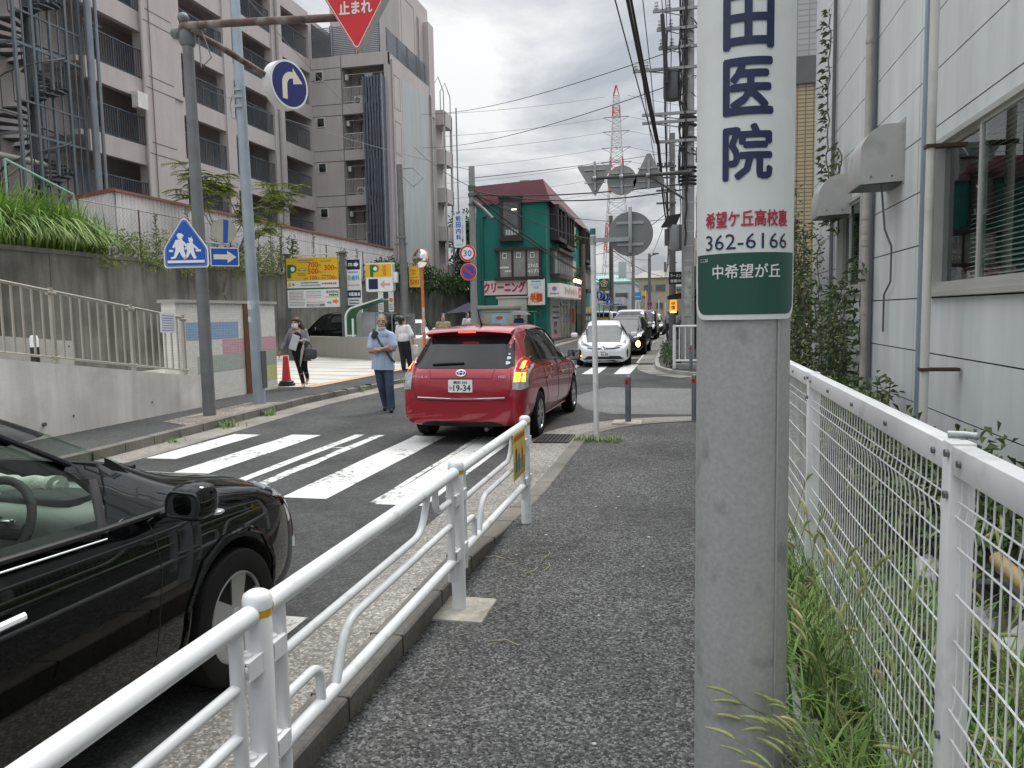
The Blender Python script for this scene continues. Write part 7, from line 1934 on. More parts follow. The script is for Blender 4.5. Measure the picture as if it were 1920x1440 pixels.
tw_.location = tw_.location + Vector((-2.93, 1.74, RZ))
c.patch('f', [(-.5, .35), (.5, .35), (.45, .48), (-.45, .48)], BLACK, 'grille', .006); c.oval_emblem('f', .64)

c.done()

# --- white sedan facing us
def front_common(c, gl_poly, side_poly, mir, paint):
    c.patch('f', gl_poly, P('screen_glass', (.05, .06, .06), .03, var=.3, vs=3, spec=.45), 'windscreen', .005, res=.1)
    for sd in (1, -1):
        c.patch('s', side_poly, DGL, 'side_window', .004, sd, res=.1)
        c.mirror(sd, *mir, paint)
c = Car('white_car', 'white hatchback car facing us first in the oncoming queue', SEDAN, [(.875, 1.36), (-.875, 1.36), (.875, -1.34), (-.875, -1.34)], .315, WHT, (-2.72, 26.55, RZ + .004), pi + radians(5.2), None, (), 'disc')
front_common(c, [(-.66, .985), (0, 1.01), (.66, .985), (.565, 1.36), (.48, 1.41), (0, 1.425), (-.48, 1.41), (-.565, 1.36)], [(-1.5, .98), (1.0, .90), (.55, 1.24), (.2, 1.36), (-.3, 1.395), (-.9, 1.31)], (.80, .985), WHT)
c.patch('f', [(-.60, .992), (.60, .992), (.50, 1.035), (.3, 1.10), (.1, 1.075), (-.4, 1.05)], P('dash_shade_paint', (.012, .012, .012), .9, var=0, spec=0), 'dash_shadow', .014)  # dark patch on the glass, painted for the dim dashboard behind it
c.line('f', [(-.5, 1.0), (.1, 1.03)], .012, BLACK, 'wiper', .02); c.line('f', [(.1, 1.0), (.6, 1.05)], .012, BLACK, 'wiper', .02)
c.patch('f', rpoly([(-.52, .595), (-.3, .555), (.3, .555), (.52, .595), (.50, .625), (.25, .595), (-.25, .595), (-.50, .625)], .02), BLACK, 'upper_grille', .006)
c.patch('f', rpoly([(-.66, .24), (.66, .24), (.50, .35), (-.50, .35)], .04), P('grille_black', (.012, .012, .014), .4), 'lower_grille', .006)
c.line('f', [(-.70, .16), (-.4, .175), (.4, .175), (.70, .16)], .018, CHROME, 'lip_chrome', .01)
for sd in (1, -1):
    q = lambda pts: [(sd * u, v) for u, v in pts]
    o_ = c.patch('f', q([(.34, .635), (.52, .655), (.70, .70), (.725, .80), (.68, .82), (.60, .75), (.45, .68)]), P('lamp_grey', (.22, .23, .25), .08, .4, var=.4, vs=18), 'headlight', .010)
    c.patch('f', q([(.40, .645), (.52, .665), (.64, .70), (.60, .725), (.50, .69)]), LAMPIN, 'headlight_inner', .012, parent=o_)
    c.patch('f', q([(.735, .30), (.77, .34), (.775, .52), (.745, .58), (.715, .48)]), LAMPIN, 'fog_slot', .006)
    p, nn = c.hit('f', sd * .60, .285); MB().ell(p + nn * .01, (.035, .02, .03)).build('fog_lamp', CLEAR, c.t)
c.oval_emblem('f', .60, .075, .052, .02); c.plate('f', .42, '横浜 301', '42-85', '', .02)
c.done(); WCAR = c.t
# a white car and a black van standing in the lot
c2 = copy_tree(WCAR); c2['label'] = 'white car parked in the lot behind the ticket machine'; c2.location = (-12.1, 33.4, .0); c2.rotation_euler = (0, 0, radians(195))

# --- black wagon second in the queue
c = Car('black_wagon', 'black wagon second in the oncoming queue with one yellow fog light on', WAGON, [(.885, 1.40), (-.885, 1.40), (.885, -1.38), (-.885, -1.38)], .32, BLK, (-2.40, 33.0, RZ + .004), pi - .02, None, (), 'five')
front_common(c, [(-.66, 1.08), (0, 1.10), (.66, 1.08), (.585, 1.44), (.5, 1.50), (0, 1.52), (-.5, 1.50), (-.585, 1.44)], WSIDE, (.88, 1.05), BLK)
for sd in (1, -1):
    q = lambda pts: [(sd * u, v) for u, v in pts]
    c.patch('f', q([(.42, .70), (.60, .71), (.76, .82), (.80, .93), (.74, .95), (.60, .84)]), CLEAR, 'headlight', .008)
p, nn = c.hit('f', -.62, .46); MB().ell(p + nn * .02, (.09, .05, .13)).build('fog_lamp', P('fog_yellow', (1, .78, .12), .3, emit=4), c.t)
p, nn = c.hit('f', -.28, .36); MB().ell(p + nn * .01, (.05, .03, .05)).build('round_lamp', CLEAR, c.t)
c.line('f', [(-.6, .26), (.6, .26)], .012, CHROME, 'lip_chrome', .006); c.patch('f', rpoly([(-.5, .30), (.5, .30), (.42, .46), (-.42, .46)], .03), BLACK, 'grille', .006)
c.done()
# --- white van, black van, silver small car, parked pale van
def van(name, label, loc, rz, paint, grp=None, stripe=False):
    c = Car(name, label, VAN, [(.86, 1.42), (-.86, 1.42), (.86, -1.40), (-.86, -1.40)], .32, paint, loc, rz, grp, (), 'five', 'van')
    front_common(c, [(-.70, 1.09), (.70, 1.09), (.655, 1.68), (.55, 1.75), (-.55, 1.75), (-.655, 1.68)], [(-2.1, 1.10), (1.35, 1.06), (1.1, 1.40), (.8, 1.66), (-2.05, 1.68)], (1.12, 1.12), paint)
    c.patch('r', [(-.66, 1.10), (.66, 1.10), (.60, 1.66), (-.60, 1.66)], DGL, 'rear_window', .004)
    for sd in (1, -1):
        q = lambda pts: [(sd * u, v) for u, v in pts]
        c.patch('f', q([(.46, .66), (.72, .68), (.78, .88), (.66, .86), (.46, .76)]), CLEAR, 'headlight', .008)
        if stripe: c.patch('s', [(-2.0, 1.0), (1.0, .97), (1.0, 1.32), (-2.0, 1.34)], P('van_yellow', (.6, .42, .06), .5, var=.35, vs=3), 'advert_panel', .008, sd)
    c.patch('f', rpoly([(-.44, .52), (.44, .52), (.44, .76), (-.44, .76)], .03), BLACK, 'grille', .006)
    c.done(); return c
van('white_van', 'tall white van third in the oncoming queue', (-2.75, 41, RZ + .004), pi - .01, WHT)
van('black_van', 'black van fourth in the oncoming queue beside the white van', (-2.55, 50, RZ + .004), pi - .01, BLK)
van('parked_van', 'pale van with yellow advertising panels turning at the far junction', (-7.6, 62, RZ + .004), radians(75), WHT, None, True)
van('lot_van', 'black van parked in the lot in front of the dark retaining wall', (-14.55, 31.6, .0), radians(97), BLK)
c = Car('silver_car', 'small silver car far back in the oncoming queue', KEI, [(.735, 1.2), (-.735, 1.2), (.735, -1.2), (-.735, -1.2)], .28, SLV, (-2.75, 71, RZ + .004), pi, None, (), 'disc')
front_common(c, [(-.60, .99), (.60, .99), (.55, 1.42), (.45, 1.46), (-.45, 1.46), (-.55, 1.42)], [(-1.4, 1.0), (.75, .96), (.5, 1.3), (.2, 1.44), (-1.3, 1.42)], (.75, 1.0), SLV)
for sd in (1, -1): c.patch('f', [(sd * u, v) for u, v in [(.38, .62), (.62, .66), (.64, .80), (.5, .78)]], CLEAR, 'headlight', .008)
c.patch('f', rpoly([(-.3, .5), (.3, .5), (.3, .62), (-.3, .62)], .03), BLACK, 'grille', .006)
c.done()
c = Car('dark_car', 'dark car fifth in the queue between the black van and the silver car', SEDAN, [(.875, 1.36), (-.875, 1.36), (.875, -1.34), (-.875, -1.34)], .315, P('grey_car_paint', (.05, .052, .055), .3, .4, var=0, coat=1), (-2.35, 59, RZ + .004), pi, None, (), 'disc')
front_common(c, [(-.66, .985), (.66, .985), (.565, 1.36), (-.565, 1.36)], [(-1.5, .98), (1.0, .90), (.55, 1.24), (.2, 1.36), (-.3, 1.395), (-.9, 1.31)], (.80, .985), MATS['grey_car_paint'])
for sd in (1, -1): c.patch('f', [(sd * u, v) for u, v in [(.34, .635), (.70, .70), (.72, .80), (.45, .70)]], CLEAR, 'headlight', .008)
c.done()
# ------------------------------------------------------------------ people
V = Vector
def blob(caps, vox, sm=4, infl=0.0):
    """one continuous surface grown round tapered limbs and rounded masses"""
    b = MB()
    for c_ in caps:
        if c_[0] == 'e':
            _, c, r = c_[:3]; M = c_[3] if len(c_) > 3 else None
            b.ell(c, tuple(x + infl for x in r), M, 16)
        else:
            p, q, r0, r1 = c_; p, q = V(p), V(q); r0 += infl; r1 += infl
            n = 7; b.tube([p.lerp(q, i / n) for i in range(n + 1)], r0, 14, r1); b.ell(p, (r0,) * 3, None, 12); b.ell(q, (r1,) * 3, None, 12)
    me = b.mesh('blob', [DARKB]); o = temp(me)
    m = o.modifiers.new('r', 'REMESH'); m.mode = 'VOXEL'; m.voxel_size = vox
    if sm: m = o.modifiers.new('s', 'SMOOTH'); m.factor = .5; m.iterations = sm
    me2 = evald(o); kill(o)
    for p in me2.polygons: p.use_smooth = True
    me2.materials.clear()
    return me2
def skin_obj(name, me, mat, parent, M):
    me.name = name; me.materials.append(mat); me.transform(M)
    o = bpy.data.objects.new(name, me); COL.objects.link(o); o.parent = parent; WM[o.name] = WM[parent.name]
    return o
SKIN = P('skin', (.47, .27, .185), .5, var=.08, vs=14)
def hand(wr, d, side, curl=.5, s_=1.0):
    """palm, four fingers of unequal length and a thumb off the side of the palm"""
    wr, d, side = V(wr), V(d).normalized(), V(side).normalized(); nrm = d.cross(side).normalized(); out = []
    pc = wr + d * .05 * s_; out.append((wr, pc + d * .025 * s_, .024 * s_, .026 * s_)); out.append((pc - side * .018 * s_, pc + side * .02 * s_ + d * .02 * s_, .019 * s_, .018 * s_))
    for k, (o_, l_) in enumerate(((-.030, .058), (-.010, .072), (.010, .070), (.030, .060))):
        a = pc + d * .035 * s_ + side * o_ * s_; k1 = a + (d * (1 - curl * .4) + nrm * curl * .5).normalized() * l_ * .5 * s_; k2 = k1 + (d * (1 - curl) + nrm * curl).normalized() * l_ * .5 * s_
        out += [(a, k1, .0095 * s_, .009 * s_), (k1, k2, .009 * s_, .0075 * s_)]
    t0 = pc - d * .02 * s_ - side * .022 * s_; t1 = t0 - side * .028 * s_ + d * .03 * s_; out += [(t0, t1, .012 * s_, .0105 * s_), (t1, t1 + d * .03 * s_ - side * .004, .010 * s_, .0085 * s_)]
    return out
def head_caps(c, f=(0, -1, 0)):
    hs_ = 1.1; c = V(c) + V((0, 0, .008)); f = V(f).normalized(); r = V((0, 0, 1)).cross(f).normalized() * hs_; f = f * hs_; z = V((0, 0, hs_))
    L_ = lambda x, y, zz: c + r * x + f * y + z * zz
    M = Matrix((r, f, z)).transposed().to_4x4()
    return [('e', L_(0, -.01, .02), (.074, .092, .10), M), ('e', L_(0, .025, -.045), (.058, .066, .070), M), ('e', L_(0, .055, -.085), (.03, .028, .026), M),
            (L_(0, .09, .005), L_(0, .108, -.032), .010, .015), (L_(-.018, .088, -.073), L_(.018, .088, -.073), .009, .009),
            ('e', L_(-.076, -.01, -.01), (.012, .02, .032), M), ('e', L_(.076, -.01, -.01), (.012, .02, .032), M), (L_(-.05, .07, .022), L_(.05, .07, .022), .012, .012)], L_, M
def face_parts(L_, M, parent, W, lips=(.38, .15, .12), brow=(.06, .05, .045)):
    b = MB()
    for s_ in (-1, 1): b.ell(W @ L_(s_ * .031, .083, 0), (.013, .008, .0065), M, 10); b.m(1).ell(W @ L_(s_ * .031, .0885, 0), (.006, .005, .0062), M, 8).m(0)
    b.build('eye', [P('eye_white', (.62, .58, .54), .3), P('eye_dark', (.03, .02, .015), .2)], parent)
    b = MB()
    for s_ in (-1, 1): b.tube([W @ L_(s_ * x, .088 - abs(x - .03) * .3, zz) for x, zz in ((.014, .021), (.03, .026), (.05, .02))], .0045, 6)
    b.build('eyebrow', P('brow_%d' % int(brow[0] * 1000), brow, .8), parent)
    b = MB(); b.tube([W @ L_(x, .099 - abs(x) * .35, -.072 - abs(x) * .04) for x in (-.024, -.012, 0, .012, .024)], .0042, 6); b.build('lips', P('lips', lips, .5), parent)
def person(name, label, loc, rz, sc, J, outfit, head, f=(0, -1, 0), hair=None, face=True, vox=.0085, hands=True, group=None):
    t = thing(name, label, 'person', loc, rz, group); W = WM[t.name] @ Matrix.Scale(sc, 4)
    L = Matrix.Scale(sc, 4)
    inv = WM[t.name]
    hc, hL, hM = head_caps(head, f)
    arms = []
    for k in 'LR':
        sh, el, wr = V(J['sh' + k]), V(J['el' + k]), V(J['wr' + k])
        arms += [(sh, el, .052, .042), (el, el.lerp(wr, .35), .041, .040), (el.lerp(wr, .35), wr, .040, .027)]
        if hands: arms += hand(wr, J.get('hd' + k, wr - el), J.get('hs' + k, (1, 0, 0)), J.get('hc' + k, .5))
    legs = []
    for k in 'LR':
        h, kn, an, toe = V(J['hip' + k]), V(J['kn' + k]), V(J['an' + k]), V(J['toe' + k])
        legs += [(h, kn, .088, .056), (kn, kn.lerp(an, .35), .054, .056), (kn.lerp(an, .35), an, .056, .036), (an, an + (toe - an) * .2 - V((0, 0, .03)), .036, .034), (an - V((0, 0, .035)), toe, .035, .026)]
    hd = V(head); ch, pe = V(J['chest']), V(J['pelvis'])
    ax = (ch - pe).normalized()
    mid = ch.lerp(pe, .5)
    R = Matrix.Rotation(J.get('twist', 0), 4, 'Z')
    torso = [('e', ch, (.165, .108, .19), R), ('e', mid, (.15, .105, .19), R), ('e', pe, (.168, .12, .13), R), (V(J['shL']), ch + V((0, .01, .15)), .05, .055), (V(J['shR']), ch + V((0, .01, .15)), .05, .055), (ch + V((0, .0, .15)), hd + V((0, .015, -.09)), .056, .052)]
    body = skin_obj('body', blob(torso + arms + legs + hc, vox), SKIN, t, L)
    if face: face_parts(hL, hM, t, W)
    for spec_ in outfit:
        nm, mat, caps, infl = spec_[:4]; vv = spec_[4] if len(spec_) > 4 else .011
        me = blob(caps(torso, arms, legs, J), vv, 3, infl)
        if len(spec_) > 5:
            bm = bmesh.new(); bm.from_mesh(me); bmesh.ops.bisect_plane(bm, geom=bm.verts[:] + bm.edges[:] + bm.faces[:], plane_co=(0, 0, spec_[5]), plane_no=(.05, 0, 1), clear_inner=True); bm.to_mesh(me); bm.free()
        skin_obj(nm, me, mat, t, L)
    if hair: skin_obj('hair', blob(hair(hL, hM), .008, 2), P(*hair.mat, var=.25, vs=20), t, L)
    return t, W, hL, hM
cloth = lambda n, c, **k: P(n, c, .9, var=k.get('var', .1), vs=k.get('vs', 5), fv=.08, fs=80, bump=.6, bs=11)
def sleeves(J, frac, r0, r1):
    o = []
    for k in 'LR':
        sh, el = V(J['sh' + k]), V(J['el' + k]); o.append((sh, sh.lerp(el, frac), r0, r1))
    return o
def trousers(J, top, r=(.10, .068, .06), end=1.0, mid=.4):
    o = [('e', V(J['pelvis']) + V((0, 0, top)), (.178, .132, .15))]
    for k in 'LR':
        h, kn, an = V(J['hip' + k]), V(J['kn' + k]), V(J['an' + k]); o += [(h, kn, r[0], r[1]), (kn, kn.lerp(an, end), r[1], r[2])]
    return o
def shoes(J, h=.05):
    o = []
    for k in 'LR':
        an, toe = V(J['an' + k]), V(J['toe' + k]); o += [(an - V((0, 0, .045)), toe, .043, .036), (an - V((0, 0, .04)), an + (an - toe).normalized() * .03 - V((0, 0, .05)), .04, .036)]
    return o

# --- the man standing in the road with folded arms
J = dict(hipL=(-.085, .02, .88), knL=(-.05, .05, .48), anL=(.0, .24, .11), toeL=(-.01, .10, .04), hipR=(.09, 0, .88), knR=(.115, -.06, .48), anR=(.125, -.02, .09), toeR=(.145, -.18, .035),
         pelvis=(0, 0, .93), chest=(0, -.005, 1.27), shL=(-.158, .0, 1.355), shR=(.158, .0, 1.355),
         elL=(-.205, -.06, 1.09), wrL=(.05, -.21, 1.14), hdL=(1, -.05, .25), hsL=(0, 0, 1), hcL=.6, elR=(.212, -.06, 1.12), wrR=(-.03, -.20, 1.11), hdR=(-1, .15, .06), hsR=(0, 0, 1), hcR=.7)
SH = cloth('pale_blue_shirt', (.40, .50, .66)); JE = cloth('blue_jeans', (.055, .085, .14), var=.3)
def hair_short(hL, hM):
    return [('e', hL(0, -.022, .045), (.079, .09, .083), hM), (hL(-.072, -.02, .03), hL(-.076, -.015, .0), .012, .008), (hL(.072, -.02, .03), hL(.076, -.015, .0), .012, .008)]
hair_short.mat = ('grey_hair', (.17, .16, .155), .8)
man, W, hL, hM = person('person', 'grey haired man in a pale blue shirt standing in the road with folded arms', (-5.32, 13.0, RZ), radians(14), 1.015, J, [
    ('shirt', SH, lambda to, ar, le, J: [('e', V(J['chest']) + V((0, 0, -.03)), (.16, .112, .17)), ('e', (0, 0, 1.08), (.155, .118, .2)), ((-.065, 0, 1.05), (-.08, .0, .70), .108, .125), ((.065, 0, 1.05), (.08, .0, .70), .108, .125), ((0, -.01, 1.0), (0, -.01, .70), .12, .135), ((-.05, -.02, 1.38), (.05, -.02, 1.38), .085, .085), (V(J['shL']), (0, .01, 1.42), .058, .06), (V(J['shR']), (0, .01, 1.42), .058, .06), ((0, .012, 1.42), (0, .012, 1.475), .07, .062), ((-.012, -.098, 1.36), (-.012, -.128, .80), .016, .016), ((-.05, -.05, 1.455), (-.03, -.085, 1.40), .022, .02), ((.05, -.05, 1.455), (.03, -.085, 1.40), .022, .02)] + sleeves(J, .72, .062, .066), .012, .0085, .76),
    ('trousers', JE, lambda to, ar, le, J: trousers(J, -.08, (.10, .075, .075), 1.0), .0),
    ('shoes', cloth('dark_shoe', (.02, .02, .022)), lambda to, ar, le, J: shoes(J), .0)], (0, -.03, 1.60), (.12, -1, 0), hair_short)
b = MB(); fr = lambda x, y, z: W @ hL(x, y, z)
# mask pulled down under the chin
g_ = []
for i in range(9):
    a = -1.2 + 2.4 * i / 8
    for zz in (-.085, -.105, -.125): g_.append(fr(.072 * sin(a), .02 + .085 * cos(a) * (.8 if zz < -.12 else 1), zz))
b.raw(g_, [(3 * i + j, 3 * i + j + 1, 3 * i + j + 4, 3 * i + j + 3) for i in range(8) for j in range(2)], True)
b.build('mask', P('mask_white', (.72, .72, .72), .8, var=.04), man)
b = MB(); pts = [(-.15, .09, 1.47), (-.14, -.03, 1.475), (-.11, -.10, 1.40), (-.02, -.14, 1.24), (.10, -.15, 1.06), (.18, -.10, .93), (.20, .04, .88)]
b.tube([W @ V(p) for p in pts], .022, 8, flat=.4); b.m(0).sup(W @ V((-.115, -.11, 1.385)), (.05, .022, .075), .6, 14, Matrix.Rotation(.5, 4, 'Y'))
b.solo('shoulder_bag', [cloth('bag_charcoal', (.05, .05, .055))], 'charcoal crossbody bag strap over the shoulder of the man in the road', 'bag', tuple(W @ V((0, 0, 1.2))))

# --- woman with a mask walking on the left pavement
J = dict(hipL=(-.08, .02, .82), knL=(-.0, -.03, .46), anL=(.07, -.04, .10), toeL=(.04, -.19, .035), hipR=(.085, .03, .82), knR=(.09, .10, .46), anR=(.10, .34, .20), toeR=(.09, .24, .08),
         pelvis=(0, 0, .86), chest=(-.02, -.02, 1.17), shL=(-.155, .0, 1.28), shR=(.135, .0, 1.28), elL=(-.29, .02, 1.04), wrL=(-.40, -.06, .84), hdL=(-.3, -.1, -1), hsL=(0, 1, 0), hcL=.3,
         elR=(.20, -.03, 1.04), wrR=(.07, -.20, 1.07), hdR=(-1, -.3, .1), hsR=(0, 0, 1), hcR=.8)
def hair_long(hL, hM):
    return [('e', hL(0, -.02, .035), (.085, .098, .092), hM), (hL(.05, -.05, .03), hL(.11, -.07, -.12), .055, .05), (hL(.11, -.07, -.12), hL(.13, -.08, -.19), .05, .03), (hL(-.05, -.06, .02), hL(-.05, -.085, -.14), .045, .035), (hL(0, -.08, 0), hL(.03, -.10, -.15), .06, .045), (hL(-.055, .055, .055), hL(.055, .06, .06), .028, .03), (hL(-.075, .02, .02), hL(-.08, .01, -.07), .016, .012)]
hair_long.mat = ('brown_hair', (.065, .035, .025), .6)
CAR = cloth('grey_cardigan', (.20, .205, .215)); BKT = cloth('black_cloth', (.014, .015, .02))
wom, W, hL, hM = person('person', 'woman with brown hair, white mask and grey cardigan walking beside the red cone', (-8.62, 16.1, 0), radians(18), 1.02, J, [
    ('top', BKT, lambda to, ar, le, J: [('e', V(J['chest']) + V((0, -.03, -.03)), (.13, .105, .16)), ('e', (0, -.03, .98), (.13, .11, .2)), ('e', (0, -.02, .80), (.15, .12, .16))], .0),
    ('cardigan', CAR, lambda to, ar, le, J: [('e', V(J['chest']) + V((-.10, .02, .0)), (.08, .115, .19)), ('e', V(J['chest']) + V((.11, .02, .0)), (.08, .115, .19)), ('e', (0, .06, 1.1), (.16, .07, .25)), (V((-.15, 0, 1.1)), V((-.16, .0, .60)), .06, .075), (V((.13, 0, 1.1)), V((.17, .02, .60)), .065, .09), (V((-.1, .08, 1.0)), V((-.1, .1, .66)), .06, .07), (V((.08, .08, 1.0)), V((.1, .1, .66)), .06, .07), (V(J['shL']), V(J['shR']) + V((0, .02, 0)), .05, .05)] + sleeves(J, 1.0, .066, .062) + [(V(J['elL']), V(J['elL']).lerp(V(J['wrL']), .75), .06, .055), (V(J['elR']), V(J['elR']).lerp(V(J['wrR']), .6), .06, .06)], .0, .011, .62),
    ('leggings', BKT, lambda to, ar, le, J: trousers(J, -.05, (.092, .062, .046), .92), .0),
    ('shoes', cloth('beige_shoe', (.45, .40, .33)), lambda to, ar, le, J: shoes(J), -.006)], (-.035, -.04, 1.46), (-.45, -1, 0), hair_long)
b = MB(); g_ = []
for i in range(9):
    a = -1.25 + 2.5 * i / 8
    for zz, k in ((-.012, .086), (-.045, .102), (-.085, .098), (-.115, .07)): g_.append(W @ hL(.073 * sin(a), .012 + k * cos(a), zz))
b.raw(g_, [(4 * i + j, 4 * i + j + 1, 4 * i + j + 5, 4 * i + j + 4) for i in range(8) for j in range(3)], True); b.build('mask', P('mask_white', (.72, .72, .72), .8, var=.04), wom)
b = MB(); M = W @ frame((-.06, -.225, 1.04), (.8, -.25, -.32), (.30, -.12, .9)); b.slab([(-.09, -.17), (.09, -.17), (.09, .17), (-.09, .17)], M, .008)
b.solo('paper_folder', [P('folder_white', (.66, .66, .70), .6, var=.04)], 'white papers held at the chest by the masked woman', 'folder', tuple(W @ V((-.06, -.22, 1.04))))
b = MB(); b.sup(W @ V((.27, -.12, .78)), (.14, .055, .125), .45, 18, Matrix.Rotation(.12, 4, 'Y') @ Matrix.Rotation(radians(18), 4, 'Z'))
for dy in (-.03, .03): b.tube([W @ V(p) for p in ((.18, -.12 + dy, .88), (.165, -.12 + dy, 1.0), (.19, -.11 + dy, 1.08), (.25, -.10 + dy, 1.0), (.31, -.12 + dy, .88))], .009, 6)
b.solo('handbag', [cloth('bag_grey', (.085, .088, .095))], 'dark grey handbag hanging from the forearm of the masked woman', 'handbag', tuple(W @ V((.27, -.12, .78))))
b = MB(); b.tube([W @ V(p) for p in ((.135, -.21, .98), (.11, -.21, .86), (.06, -.20, .60), (.045, -.20, .50))], [.018, .032, .022, .008], 10); b.tube([W @ V((.135, -.21, .98)), W @ V((.15, -.21, 1.06))], .012, 8)
b.solo('folded_umbrella', [cloth('umbrella_beige', (.48, .44, .36))], 'folded beige umbrella carried by the masked woman', 'umbrella', tuple(W @ V((.1, -.2, .8))))

# --- woman in white seen from behind
J = dict(hipL=(-.085, 0, .82), knL=(-.04, -.02, .45), anL=(.02, -.1, .10), toeL=(.10, .02, .035), hipR=(.085, 0, .82), knR=(.12, .05, .45), anR=(.16, .06, .09), toeR=(.26, .14, .035),
         pelvis=(0, 0, .86), chest=(-.03, .03, 1.17), shL=(-.18, .02, 1.28), shR=(.12, .03, 1.28), elL=(-.22, .05, 1.03), wrL=(-.2, .18, .86), elR=(.24, .03, 1.02), wrR=(.28, .10, .78))
def hair_bob(hL, hM): return [('e', hL(0, -.025, .03), (.092, .10, .10), hM), ('e', hL(0, -.05, -.04), (.08, .06, .06), hM)]
hair_bob.mat = ('black_hair', (.012, .011, .012), .5)
wb, W, hL, hM = person('person', 'woman with black bobbed hair in a white top walking away behind the man', (-8.0, 21.2, 0), radians(-8), 1.0, J, [
    ('top', cloth('white_top', (.66, .64, .65)), lambda to, ar, le, J: [('e', V(J['chest']), (.18, .13, .18)), ('e', (0, .0, .96), (.178, .14, .2)), (V(J['shL']), V(J['shR']), .065, .065)] + sleeves(J, .85, .075, .08), .006),
    ('trousers', BKT, lambda to, ar, le, J: trousers(J, .0, (.115, .085, .07), .95), .0),
    ('sandals', P('sandal_black', (.015, .015, .015), .5), lambda to, ar, le, J: shoes(J), -.004)], (-.06, .03, 1.46), (.55, .8, -.1), hair_bob, face=False, vox=.011)
b = MB(); b.sup(W @ V((.30, .10, .60)), (.10, .05, .17), .5, 14)
b.tube([W @ V((.25, .1, .74)), W @ V((.28, .1, .80)), W @ V((.33, .1, .74))], .01, 6)
b.solo('tote_bag', [P('tote_white', (.60, .58, .60), .7, var=.1)], 'white tote bag carried by the woman in the white top', 'bag', tuple(W @ V((.3, .1, .6))))

# --- figures farther off
def walker(label, loc, rz, sc, top, bottom, hairc=hair_bob, sleeve=.8, group=None, face=False, skirt=False):
    J = dict(hipL=(-.085, 0, .86), knL=(-.09, -.08, .47), anL=(-.09, -.04, .09), toeL=(-.09, -.19, .035), hipR=(.085, 0, .86), knR=(.09, -.02, .47), anR=(.09, .16, .12), toeR=(.09, .03, .04),
             pelvis=(0, 0, .91), chest=(0, 0, 1.23), shL=(-.165, 0, 1.36), shR=(.165, 0, 1.36), elL=(-.22, .03, 1.1), wrL=(-.21, -.07, .88), elR=(.22, .05, 1.1), wrR=(.20, -.03, .87))
    return person('person', label, loc, rz, sc, J, [
        ('top', top, lambda to, ar, le, J: [('e', V(J['chest']), (.175, .12, .19)), ('e', (0, 0, 1.02), (.172, .13, .2)), (V(J['shL']), V(J['shR']), .062, .062)] + sleeves(J, sleeve, .07, .07), .004, .014),
        ('trousers', bottom, lambda to, ar, le, J: trousers(J, -.02, (.10, .075, .065)), 0, .014),
        ('shoes', BLACK, lambda to, ar, le, J: shoes(J), 0, .014)], (0, -.02, 1.55), (0, -1, 0), hairc, face=face, vox=.013, group=group)
walker('woman in a patterned olive blouse walking behind the red car', (-7.75, 24.2, -.02), radians(20), 1.0, P('patterned_blouse', (.30, .27, .16), .9, var=.7, vs=28), BKT, face=True)
walker('person in a white shirt beside the concrete pole in the middle distance', (-9.75, 34, 0), radians(60), 1.02, cloth('white_shirt', (.60, .62, .66)), BKT)
t, W, hL, hM = walker('person in a blue top sheltering under a grey umbrella by the beige sheds', (-7.75, 36, 0), radians(30), .98, cloth('royal_blue_top', (.04, .09, .30)), BKT)
b = MB(); prof = [(0, 0), (.2, -.02), (.42, -.09), (.56, -.20)]
b.lathe([(r + .001, h) for r, h in prof] , tuple(W @ V((.0, -.1, 1.80))), 16); b.tube([W @ V((.0, -.12, 1.80)), W @ V((.12, -.12, .98))], .01, 6)
b.solo('open_umbrella', [cloth('umbrella_grey', (.13, .13, .14))], 'grey open umbrella over the person by the sheds', 'umbrella', tuple(W @ V((0, -.1, 1.8))))
def hair_cap(hL, hM): return [('e', hL(0, -.01, .045), (.085, .10, .075), hM), (hL(0, .07, .05), hL(0, .13, .04), .04, .03)]
hair_cap.mat = ('lilac_cap', (.35, .33, .42), .8)
walker('person in a lilac top and cap walking away past the white railing', (-.95, 45.5, -.04), pi + .2, 1.0, cloth('lilac_top', (.38, .36, .46)), cloth('indigo_trousers', (.03, .03, .075)), hair_cap)
walker('person in a pale shirt walking beside the lilac capped person', (-.50, 46.5, -.04), pi, .98, cloth('pale_shirt', (.55, .57, .62)), cloth('grey_trousers', (.12, .13, .16)))
walker('distant pedestrian in a white shirt and dark trousers at the left of the far trio', (-3.6, 112, -.1), pi, 1.0, cloth('white_shirt', (.60, .62, .66)), BKT)
walker('distant pedestrian in a white dress in the middle of the far trio', (-3.0, 113, -.1), pi, .96, cloth('white_shirt', (.6, .62, .66)), cloth('pale_trousers', (.5, .5, .55)))
walker('distant pedestrian with blue trousers on the right of the far trio', (-2.5, 111, -.1), pi, .95, cloth('white_shirt', (.6, .62, .66)), cloth('indigo_trousers', (.03, .03, .075)))
# ------------------------------------------------------------------ plants
LEAF = [P('leaf_bright', (.10, .17, .032), .55, var=.2, vs=8), P('leaf_mid', (.06, .115, .028), .55, var=.2, vs=8), P('leaf_deep', (.03, .065, .022), .55, var=.2, vs=8)]
VINE = [P('vine_mid', (.11, .165, .06), .5, var=.2, vs=8), P('vine_deep', (.068, .11, .045), .5, var=.2, vs=8), P('vine_pale', (.20, .25, .10), .5, var=.2, vs=8)]
YLEAF = [P('locust_yellow', (.29, .33, .07), .55, var=.2, vs=8), P('locust_green', (.19, .25, .06), .55, var=.2, vs=8), P('locust_deep', (.11, .16, .042), .55, var=.2, vs=8)]
BARK = P('bark', (.13, .105, .085), .9, var=.25, vs=9)
GRASSM = [P('grass_bright', (.21, .33, .07), .55, var=.2, vs=6), P('grass_mid', (.13, .23, .055), .55, var=.2, vs=6), P('grass_straw', (.24, .25, .10), .6, var=.2, vs=6)]
